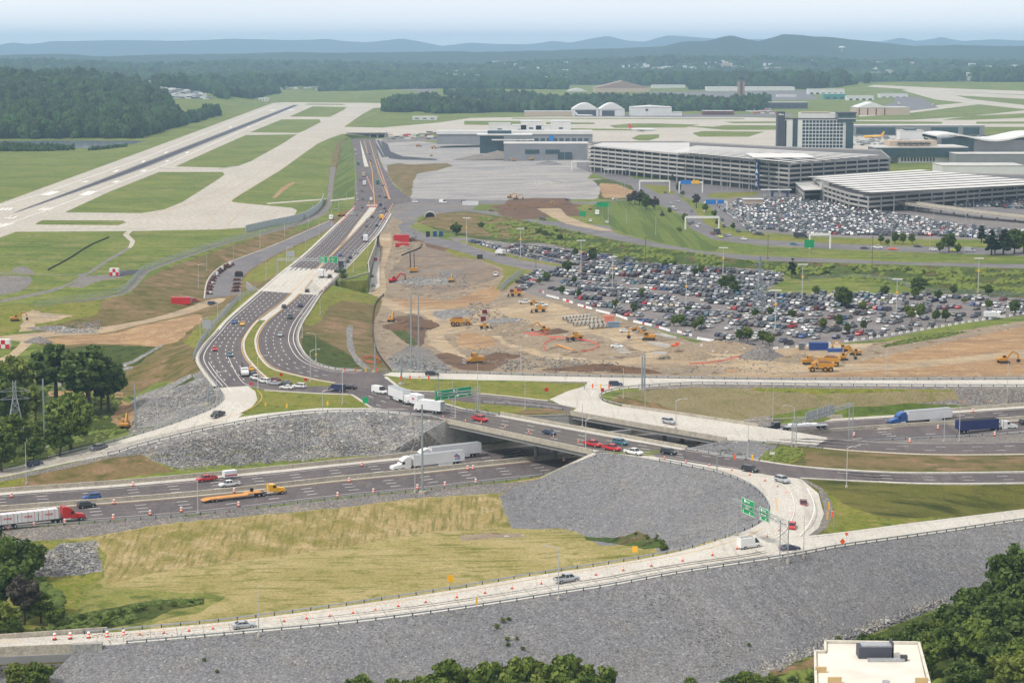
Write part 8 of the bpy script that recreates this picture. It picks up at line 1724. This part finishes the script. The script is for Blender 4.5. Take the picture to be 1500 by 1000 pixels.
# ================================================================ construction ground
CATY =paint('machine_yellow',hx(200,144,50,.85),.45,0,.08,1);CATB =paint('machine_black',(.02,.02,.022),.6);TRK =paint('machine_track',(.05,.045,.04),.9,0,.3,2);REDM =paint('machine_red',hx(190,30,40),.45)
def excavator(x,y,ang,label,col=None,sc=1.0,reach=0):
 sc *= .8
 col =col or CATY;p =on(x,y);t =thing('excavator',label,'excavator',p,radians(ang));t.scale =(sc,) *3
 for s in (-1,1):MB().prism([(-2.2,.25),(-1.8,0),(1.8,0),(2.2,.25),(2.2,.65),(1.8,.95),(-1.8,.95),(-2.2,.65)],s *1.35 - .3,s *1.35 +.3).build('track',TRK,t)
 MB().box(-.9,.9,-.9,.9,.5,1.15).build('turntable',CATB,t);MB().prism([(-2.6,1.3),(-2.4,1.1),(1.2,1.1),(1.2,1.9),(-1.9,2.2),(-2.6,2.0)],-1.4,1.4).build('body',col,t)
 cab =MB();cab.prism([(-.2,1.5),(1.5,1.5),(1.6,2.2),(1.1,3.1),(-.2,3.1)],.45,1.4);c =cab.build('cab',col,t);MB().prism([(0,2.1),(1.5,2.1),(1.12,2.95),(0,2.95)],.42,1.43).build('window',GLASS,c)
 a =Vector((1.0,-.1,1.7));b =Vector((3.6 +reach *.5,-.1,4.6));c_ =Vector((6.0 +reach,-.1,3.6));d =Vector((6.4 +reach *.8,-.1,1.3))
 MB().bar(a,b,.5,.7).bar(b,c_,.45,.55).build('boom',col,t);MB().bar(c_,d,.4,.45).build('arm',col,t);MB().prism([(d.x - .5,d.z +.2),(d.x +.4,d.z +.1),(d.x +.5,d.z - .7),(d.x - .2,d.z - 1.1),(d.x - .9,d.z - .7)],-.7,.5).build('bucket',CATB,t)
 MB().tube(a +Vector((.3,.0,-.2)),a.lerp(b,.6) +Vector((0,0,-.4)),.1).tube(b +Vector((.4,0,.45)),c_ +Vector((-.1,0,.5)),.1).build('hydraulics',CHROME,t);return t
for a in [(573,471,80,'yellow excavator beside the black silt fence left of the dark soil'),(661,413,88,'yellow excavator working alone in front of the verge right of the shale'),(798,485.5,185,'yellow excavator behind the red mesh pit'),(950,498,165,'big yellow excavator beside the flatbed truck and pipes',None,1.3,1.5),(1238,514,150,'yellow excavator beside the blue tank, upper'),(1253,520,200,'yellow excavator in front of the blue tank'),
    (1234,527.5,15,'yellow excavator on the pale ground below the blue tank'),(1470,531.5,10,'yellow excavator alone at the far right of the ochre ground',None,1.1),(747,290,15,'yellow excavator left of a pair on the gravel pad behind the mound'),(756,292,10,'yellow excavator right of a pair on the gravel pad behind the mound'),(803,303,20,'yellow excavator digging on the brown mound'),(753,236,150,'small yellow excavator before the long gravel heap'),(778,235,60,'orange excavator at the right end of the gravel heap'),(632,229,90,'yellow excavator far up on the gravel beside the dark road'),
    (577,414,40,'red excavator with raised boom breaking rock',REDM,1.2,1.2)]:excavator(*a)
t =excavator(183,627,92,'orange yellow excavator seen from behind at the toe of the left riprap',sc=1.15)
t =excavator(22,470,20,'dark yellow excavator by the dirt crossing at the left');t.scale =(.8,) *3
def dumper(x,y,ang,label,load=None):
 t =thing('dump_truck',label,'dump truck',on(x,y),radians(ang));MB().prism([(2.0,1.0),(4.6,.9),(4.8,1.6),(3.6,2.0),(3.4,3.1),(2.0,3.2)],-1.3,1.3).build('cab',CATY,t);MB().box(3.0,3.5,-1.0,1.0,2.2,3.0).build('windscreen',GLASS,t)
 MB().prism([(-4.6,2.6),(-3.6,1.4),(1.2,1.3),(1.7,3.3),(-4.4,3.1)],-1.55,1.55).build('dump_body',CATY,t);MB().prism([(-4.2,3.0),(-2,3.6),(.2,3.7),(1.4,3.2)],-1.3,1.3).build('load',paint('soil_load',hx(120,84,60),.95),t);MB().box(-4,3,-.5,.5,.8,1.4).build('chassis',CATB,t)
 for x_ in (-3.1,-1.2,3.2):
  for s in (-1,1):mb =MB();mb.tube((x_,s *1.1,.9),(x_,s *1.65,.9),.9,n=14,m=0);mb.tube((x_,s *1.65,.9),(x_,s *1.68,.9),.4,n=10,m=1);mb.build('wheel',[TYRE,CATY],t)
dumper(674,477,5,'yellow dump truck on the pale haul track behind the pit');dumper(1203,544,178,'yellow dump truck loaded with earth, nearest the upper ramp');dumper(1212,536,170,'yellow dump truck behind the loaded one')
def loader(x,y,ang,label,col=None,blade=False,sc=1.0):
 col =col or CATY;t =thing('bulldozer' if blade else 'wheel_loader',label,'bulldozer' if blade else 'loader',on(x,y),radians(ang));t.scale =(sc,) *3
 MB().prism([(-3,1.0),(-3,2.1),(-.8,2.2),(-.8,1.9),(1.6,1.7),(1.8,.9)],-.95,.95).build('body',col,t);MB().box(-.8,.8,-.75,.75,1.9,3.3,taper=.08).build('cab',col,t);MB().box(-.82,.82,-.6,.6,2.3,3.1).build('window',GLASS,t)
 MB().bar((1.2,.6,1.5),(3.2,.6,.7),.25,.3).bar((1.2,-.6,1.5),(3.2,-.6,.7),.25,.3).build('lift_arms',col,t);MB().prism([(3.0,.1),(3.9,.1),(3.5,.4),(3.3,1.3),(3.0,1.2)] if not blade else [(3.0,0),(3.35,0),(3.15,.7),(3.4,1.4),(3.0,1.4)],-1.5,1.5).build('blade' if blade else 'bucket',STEEL if blade else CATB,t)
 if blade:
  for s in (-1,1):MB().prism([(-2.2,.2),(-1.8,0),(1.5,0),(1.9,.3),(1.7,.9),(-2,.9)],s *1.2 - .28,s *1.2 +.28).build('track',TRK,t)
 else:
  for x_ in (-1.7,1.3):
   for s in (-1,1):MB().tube((x_,s *.85,.75),(x_,s *1.35,.75),.75,n=14).build('wheel',TYRE,t)
loader(695,533,200,'yellow bulldozer with silver blade in the dark pit',blade=True,sc=1.25);loader(843,498,195,'yellow wheel loader behind the red mesh ring');loader(790,457,180,'yellow loader between the two white pickups and the pipes');loader(782,446,10,'small yellow loader between two white pickups',sc=.7);loader(755,434,180,'orange backhoe at the corner of the car park',sc=1.0)
loader(1186,534,10,'yellow loader left of the loaded dump truck',blade=True);loader(700 +10,481,5,'low yellow grader behind the dump truck',sc=.8);loader(992,511,0,'small red orange forklift by the grey pipe racks',PM['orange'],sc=.8);loader(636,218,0,'far yellow loader on the gravel by the depot',sc=1.2);loader(500,317 +0,30,'yellow truck mounted machine at the side road',sc=.9);loader(613,215,10,'far orange machine on the gravel',sc=1.1);loader(970,316,90,'dark mower on the striped lawn',PM['dark'],sc=.9);loader(865,307,90,'small orange machine on the drive by the lawn',sc=.8)
# drilling rig
t =thing('drill_rig','yellow and black drilling rig with twin masts behind the red excavator','drill rig',on(606,399));MB().box(-1.8,2.2,-1.2,1.2,.8,2.6).build('body',CATY,t);MB().box(-2,2,-1.4,1.4,0,.8).build('track',TRK,t);MB().tube((-1.6,0,.5),(-1.9,0,11),.28,n=6).build('mast',CATB,t);MB().tube((.4,0,2),(.2,0,10.5),.2,n=6).build('mast',CATB,t)
# piles
def pile(x,y,rx,ry,h,mat,label,seed=0,rot=0,name='dirt_pile',cat='dirt pile',rough=.35):
 p =on(x,y);n,m =26,40;v =[];f =[];ca,sa =cos(radians(rot)),sin(radians(rot))
 for i in range(n +1):
  r =i /n
  for j in range(m):
   a =2 *pi *j /m;k =1 +.22 *mn.noise((cos(a) *1.6 +seed,sin(a) *1.6,seed));X,Y =rx *r *k *cos(a),ry *r *k *sin(a);q =Vector((p.x +X *ca - Y *sa,p.y +X *sa +Y *ca,0))
   hh =h *(max(0,1 - r) ** .85) *(1 +rough *mn.noise((q.x /(rx *.4),q.y /(rx *.4),seed))) +.3 *h *rough *mn.noise((q.x /1.3,q.y /1.3,seed)) *(1 - r)
   v.append((q.x,q.y,gz(q.x,q.y) +(max(.03,hh) if i < n else -.3)))
 for i in range(n):
  for j in range(m):f.append((i *m +j,(i +1) *m +j,(i +1) *m +(j +1) % m,i *m +(j +1) % m))
 o =mesh_obj(name,v,f,mat);tag(o,label,cat);return o
for a in [(743,487,10,7,4.2,DIRT_G,'conical grey brown dirt pile beside the red mesh pit',1),(810,488,6,3.5,2.2,DIRT_B,'small dark dirt pile right of the conical pile',2),(1117,524,9,6,4.5,GRAV,'pale grey conical gravel pile beside the red mesh line',3),(1050,512,26,6,3.4,DIRT_G,'long rubble heap below the long stay lot, right part',4),(1003,523,11,6,2.6,DIRT_G,'rounded rubble heap left of the long one',5),(1170,528,9,5,2.6,DIRT_G,'rock heap behind the yellow loader at the dump trucks',6),
    (730,232,48,22,7,GRAV,'long dark grey gravel heap before the glass lobby',7),(803,241,13,9,3.5,ROCK,'small dark gravel heap left of the garage corner',8),(806,268,20,8,1.8,PAD,'low grey spoil on the gravel pad',9),(775,303,30,20,3.6,DIRT_B,'broad brown earth mound with an excavator on top',10),(815,302,20,14,3,DIRT_B,'right shoulder of the brown earth mound',11),
    (600,479,13,12,2.6,DIRT_B,'dark brown soil heap in front of the yellow excavator',12),(728,525,10,7,2.2,DIRT_B,'dark rubble beside the bulldozer pit',13),(605,347 +8,7,4,2.5,DIRT_B,'brown heap at the top of the haul track',14),(640,450,0.1,.1,.1,DIRT_B,'x',15),(895,560,.1,.1,.1,DIRT_B,'x',16),(88,484,7,4,2.0,RIP,'pale rubble windrow beside the left dirt track',17),(112,486,10,3,1.6,RIP,'broken concrete heap beside the left dirt track',18),(57,501,6,4,2.2,GRAV,'small blue grey gravel pile below the dirt track',19),(72,482,10,4,1.6,GRAV,'flat grey gravel pile at the dirt crossing',20),
    (598,413,8,4,1.8,RIP,'pale broken rock by the red excavator',21),(630,413,14,4,1.6,RIP,'long pale rock windrow right of the red excavator',22),(735,470,10,5,1.2,RIP,'low rubble spread behind the dirt pile',23),(925,545,8,3,1.2,DIRT_B,'low brown heap behind the upper ramp, left',24),(950,546,5,2.5,1.2,DIRT_B,'low brown heap behind the upper ramp, right',25),(880,541,20,5,2.0,DIRT_B,'long brown rubble bank behind the upper ramp',26)]:
 if a[6] != 'x':pile(*a)
# rubble stones scattered over the construction ground: stuff
rb =[]
for poly,n_,s0,s1 in (([(690,440),(745,465),(780,470),(720,490),(680,480)],350,.2,.6),([(568,525),(600,520),(650,534),(660,543),(600,543)],500,.3,.8),([(700,500),(760,520),(800,540),(740,543),(690,520)],300,.2,.6),([(590,405),(680,400),(690,425),(600,425)],350,.2,.6),([(1050,505),(1180,515),(1180,550),(1000,545)],250,.2,.5),([(80,478),(150,470),(150,482),(80,490)],260,.2,.6),([(620,330),(600,345),(590,370),(600,372)],80,.3,.7),([(780,520),(900,530),(960,545),(800,545)],400,.15,.5)):
 rb += scrub(poly,n_,s0,s1,None,-.3,6)
woods('rubble',rb,crown_nodes('rubble_stones',1,RIP,.5))
# boulders on the rock slopes: relief no texture gives
def slope_rocks(poly,n_,s0,s1,thr=-.4):return scrub(poly,n_,s0,s1,None,thr,5)
rk_ =slope_rocks([(200,660),(300,640),(400,618),(533,606),(600,612),(645,620),(600,640),(560,660),(480,672),(400,679),(262,690)],6500,.12,.36) +slope_rocks([(196,605),(240,580),(300,556),(322,584),(285,606),(240,622),(190,636)],2800,.12,.36) +slope_rocks([(1110,998),(1180,955),(1280,918),(1385,876),(1392,884),(1280,926),(1170,967),(1110,1000)],900,.2,.6) +slope_rocks([(60,815),(90,798),(140,792),(150,832),(120,840),(55,843)],500,.15,.4) +slope_rocks([(1010,658),(1065,646),(1140,653),(1113,669),(1060,666)],500,.15,.35)
rk2 =slope_rocks([(0,960),(400,930),(800,878),(1147,822),(1500,768),(1500,860),(1280,925),(1040,1000),(0,1020)],6000,.06,.2) +slope_rocks([(868,668),(1040,694),(1115,725),(1120,755),(1000,802),(900,790),(760,770),(740,730),(800,700)],3500,.05,.18)
woods('riprap_stones',rk_,crown_nodes('riprap_blocks',1,RIP,.5));woods('rockfill_stones',rk2,crown_nodes('rockfill_blocks',1,ROCK,.5))
# pipes, slabs, containers
CP =paint('pipe_concrete',hx(196,194,188,.8),.85)
def pipe(x,y,ang,r,L_,label,mat=CP,grp=None):
 p =on(x,y);ri =r *.8;mb =MB();n =14;d =Vector((cos(radians(ang)),sin(radians(ang)),0));u =Vector((-d.y,d.x,0));v =[]
 for e in (-1,1):
  for rr in (r,ri):v += [p +d *e *L_ /2 +Vector((0,0,r)) +(u *cos(2 *pi *i /n) +Vector((0,0,1)) *sin(2 *pi *i /n)) *rr for i in range(n)]
 f =[]
 for i in range(n):j =(i +1) % n;f += [(i,j,2 *n +j,2 *n +i),(n +i,3 *n +i,3 *n +j,n +j),(i,n +i,n +j,j),(2 *n +i,2 *n +j,3 *n +j,3 *n +i)]
 o =mb.add(v,f).build('concrete_pipe',mat,None,True);putlab(o,label,x,'pipe',grp);return o
for r_i,(x0,x1,yy0,yy1) in enumerate([(827,862,469,466),(834,872,473,470),(842,884,477,474),(866,886,481,479)]):
 for k in range(8 if r_i < 3 else 4):nk_ =7 if r_i < 3 else 3;pipe(x0 +(x1 - x0) *k /nk_,yy0 +(yy1 - yy0) *k /nk_,75,.9,2.6,f'pale pipe section in row {["one at the back", "two", "three", "four at the front"][r_i]} of the pipe yard',grp='concrete pipes in the pipe yard')
for k in range(9):p =on(957 +k *3.2,503 +k *.7 +(k % 3));tag(MB().box(-2.5,2.5,-.4,.4,0,.5 +.35 *(k % 3)).xf(Matrix.Translation(p) @ Matrix.Rotation(-.5,4,'Z')).build('pipe_bundle',CP),None);putlab(bpy.context.scene.collection.objects[-1],'grey stacked beam bundle right of the big excavator',957 +k *3,'beam','stacked beams')
for k in range(6):p =on(968 +k *3,491 +k *.8);o =MB().box(-2.5,2.5,-.35,.35,0,.7).xf(Matrix.Translation(p) @ Matrix.Rotation(-.5,4,'Z')).build('pipe_bundle',CP);putlab(o,'grey stacked beam bundle behind the big excavator',968 +k *3,'beam','stacked beams')
def crate(x,y,w_,d,h,mat,label,name='container',cat='container',ang=0):
 t =thing(name,label,cat,on(x,y),radians(ang));MB().box(-w_ /2,w_ /2,-d /2,d /2,0,h).build('shell',mat,t)
 for k in range(int(w_ /.9)):MB().box(-w_ /2 +.3 +k *.9,-w_ /2 +.42 +k *.9,-d /2 - .05,d /2 +.05,.1,h - .1).build('rib',mat,t)
 MB().box(-w_ /2 - .06,w_ /2 +.06,-d /2 - .06,d /2 +.06,h,h +.12).build('lid',mat,t)
crate(588,355,9,3,4.4,REDM,'large red hopper container at the top of the haul track');crate(589,361,8,3,1.8,REDM,'low red container in front of the large red hopper')
crate(265,445,8.5,3,2.9,REDM,'red container with a white panel by the side road');crate(276,443.5,2.6,2.6,2.6,paint('container_grey',(.22,.25,.28),.6),'grey box beside the red container')
crate(708,471,2.2,2,2.2,PM['maroon'],'small dark red box behind the dump truck');crate(710,459,2.2,2,1.6,PM['maroon'],'smaller dark red box further back on the dirt');crate(892,473,4,3,3,paint('stack_salmon',hx(206,130,108),.8),'salmon coloured stack beside the pipe yard','pallet_stack','pallets');crate(899,479,4.5,2.5,2,paint('tank_bluegrey',hx(110,130,150),.6),'blue grey crates beside the pipe yard','crate_stack','crates')
crate(1199,512,7,2.6,2.6,paint('tank_blue',hx(24,60,130),.5),'dark blue tank beside the yellow excavators','storage_tank','tank');crate(1224,515,6,2,1.2,PM['blue'],'bright blue skip left of the excavators','skip','skip');crate(1174,512,2,2,2.4,PM['grey'],'grey cabin left of the dark blue tank','cabin','cabin')
crate(689,300.5,11,3,2.6,BOXW,'white site office trailer left of the brown mound','site_office','trailer')
for x,y,lb in ((168,403.5,'red and white chequered hut on the dark pad in the airfield'),(6,510,'red and white chequered hut at the left edge by the dirt track')):
 p =on(x,y);s =p.y /FP;t =thing('chequered_hut',lb,'hut',p);w_ =4.5 if x > 50 else 5
 MB().box(-w_ /2,w_ /2,-1.6,1.6,0,3.6).build('wall',PM['white'],t)
 for i in range(3):
  for j in range(2):
   if (i +j) % 2 == 0:MB().box(-w_ /2 +i *w_ /3,-w_ /2 +(i +1) *w_ /3,-1.63,-1.6,j *1.8,j *1.8 +1.8).build('red_square',REDM,t)
p =on(173,401);tag(MB().tube(p,p +Vector((0,0,7)),.12,n=6).build('antenna_mast',PM['orange']),'orange and white antenna mast beside the chequered hut','mast')
p =on(967,526);t =thing('work_shelter','small open shelter frame on the dirt behind the upper ramp','shelter',p);MB().box(-2.5,2.5,-1.2,1.2,2.3,2.5).build('roof',PM['silver'],t)
for sx in (-2.3,2.3):MB().tube((sx,0,0),(sx,0,2.3),.08).build('leg',STEEL,t)
for k,(x,y) in enumerate([(912,514),(916,517),(908,511)]):p =on(x,y);tag(MB().box(-2.2,2.2,-.7,.7,0,.35).xf(Matrix.Translation(p)).build('concrete_slab',CP),['white slab nearest the camera below the white car','second white slab below the white car','white slab closest to the white car'][k],'slab')
# red mesh fences
MESHR =paint('red_mesh',hx(230,90,80),.7)
for pts,lb in (([(802,495),(830,497),(862,501),(877,508),(868,514),(850,517)],'right half of the orange red mesh round the trench'),([(800,515),(796,508),(802,502),(815,498)],'left part of the orange red mesh round the trench'),([(768,490),(785,489),(800,487),(798,492),(775,492)],'orange red mesh round the small pit by the excavator'),([(1010,535),(1030,534),(1060,530),(1075,526),(1100,522)],'orange red mesh line left of the pale gravel pile'),([(531,527),(545,524),(556,528),(552,533),(535,531)],'red and white barrier ring at the foot of the silt fence')):
 P =resample(smooth([on(*p) for p in pts]),26);t =thing('mesh_fence',lb,'fence');strip(offset(P,.03),offset(P,-.03),.45,.8,'mesh',MESHR,t)
 for p in P[::2]:MB().tube((p.x,p.y,p.z),(p.x,p.y,p.z +1.2),.05,n=5).build('post',MESHR,t)
P =[on(816,505),on(840,513)];tag(along([P[0],P[1]],1.4,.25,'trench_frame',WOODD),'brown timber frame over the trench inside the red mesh ring','frame')
# water filled barriers at the lot edge
WB =paint('barrier_white',hx(225,225,222),.6)
def lego(pts,label,n,grp,red=()):
 Q =resample([on(*p) for p in pts],n)
 for k,p in enumerate(Q):
  d =(Q[min(k +1,n - 1)] - Q[max(0,k - 1)]);o =MB().prism([(-.3,0),(.3,0),(.12,.5),(.1,.9),(-.1,.9),(-.12,.5)],-.95,.95).xf(Matrix.Translation(p) @ Matrix.Rotation(math.atan2(d.y,d.x) - pi /2,4,'Z')).build('barrier_block',REDM if k in red else WB);putlab(o,label,proj(*p)[0],'barrier',grp)
lego([(791,427),(796,429)],'white plastic barrier at the left corner of the long stay lot',2,'plastic barriers of the lot',(0,));lego([(802,434),(818,438)],'white plastic barrier along the diagonal lot edge, upper group',7,'plastic barriers of the lot');lego([(826,440),(838,444)],'white plastic barrier along the diagonal lot edge, second group',6,'plastic barriers of the lot',(2,3));lego([(848,448),(866,453)],'white plastic barrier along the diagonal lot edge, third group',7,'plastic barriers of the lot',(3,));lego([(875,456),(892,460)],'white plastic barrier by the yellow car, group four',7,'plastic barriers of the lot');lego([(904,463),(918,468)],'white plastic barrier by the aisle mouth, group five',6,'plastic barriers of the lot')
lego([(930,472),(953,477)],'white plastic barrier at the lower lot edge, group six',8,'plastic barriers of the lot',(4,));lego([(964,480),(980,485)],'white plastic barrier at the lower lot edge, group seven',6,'plastic barriers of the lot',(0,));lego([(994,487),(1012,492)],'white plastic barrier at the lower lot edge, group eight',6,'plastic barriers of the lot',(2,));lego([(1024,497),(1086,507)],'white plastic barrier round the lot booth, group nine',14,'plastic barriers of the lot')
lego([(1120,512),(1200,506),(1260,498),(1310,490),(1360,482),(1420,472),(1500,460)],'beige block barrier on the lower lot edge',34,'block barriers of the lot')
for k,(x,y,lb) in enumerate([(1052,505,'brown booth with bin at the lower lot edge'),(1237,449,'dark booth among the middle rows'),(703,379,'small dark booth on the car park drive')]):crate(x,y,3,2.4,2.4,PM['dark'],lb,'booth','booth')
# gates on the car park drive
for k,(x,y) in enumerate([(627,347),(637,346.5),(646,346.5)]):crate(x,y,2.4,2,3.2,DBLUE if k else CATB,['left','middle','right'][k] +' dark toll booth with yellow posts on the car park drive','toll_booth','booth')
# racks along the side road
RUST =paint('rusty_steel',hx(92,56,48),.9,0,.2,3)
for k,(x,y) in enumerate([(339,389),(335,391.5),(331,393),(327,396),(324,398.5),(321,401),(318,404),(314,408),(312,412),(310,416),(308,421),(307,425),(306.5,431)]):
 t =thing('rusty_drum_stack','x','equipment',on(x,y),.3 *k);MB().box(-1.6,1.6,-1,1,0,.5).build('skid',RUST,t);MB().tube((-.6,0,.5),(-.6,0,2.2 if k < 7 else 1.2),.7,n=10).build('drum',RUST if k % 3 else BOXW,t);MB().box(.4,1.4,-.8,.8,.5,1.4).build('box',RUST,t);putlab(t,'rusty machine on the left kerb of the side road',x,'equipment','machines along the left side road kerb')
for k,(x,y) in enumerate([(350,405),(347,411),(347,417),(346.5,422),(345,427)]):
 t =thing('steel_frame_stack','x','equipment',on(x,y),.2 *k);MB().box(-2,2,-1.2,1.2,0,.6 +(k == 0) *1.6).build('frame',RUST if k else TYRE,t);MB().box(-1.6,1.6,-.8,.8,.6 +(k == 0) *1.6,1.2 +(k == 0) *1.6).build('load',RUST,t);putlab(t,'dark steel stack on the right kerb of the side road',x,'equipment','stacks along the right side road kerb')
# tunnel pipe
p =on(630,318);t =thing('culvert','large grey culvert mouth in the gravel bank below the cross street','culvert',p);mb =MB();n =20;R1 =3.2
v =[(cos(pi *i /n) *r_,-1 +dy,sin(pi *i /n) *r_) for r_,dy in ((R1,0),(R1 +.5,0),(R1 +.5,4),(R1,4)) for i in range(n +1)];f =[]
for a_i in range(3):
 for i in range(n):f.append((a_i *(n +1) +i,a_i *(n +1) +i +1,(a_i +1) *(n +1) +i +1,(a_i +1) *(n +1) +i))
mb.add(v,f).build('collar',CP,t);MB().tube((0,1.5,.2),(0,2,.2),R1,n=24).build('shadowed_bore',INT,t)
# workers and small car park near the lower right building
p =on(1430,990);t =thing('parked_van','white van parked among the trees beside the cream roofed building','van',on(1408,1000),radians(100));b,g,w_,fl,rl =_cp['van'];mm =[PM['white'],GLASS,TYRE,RIM,LAMPW,LAMPR];b.build('body',mm,t);g.build('windows',mm,t)
for q in w_:q.build('wheel',mm,t)
finish_labels()
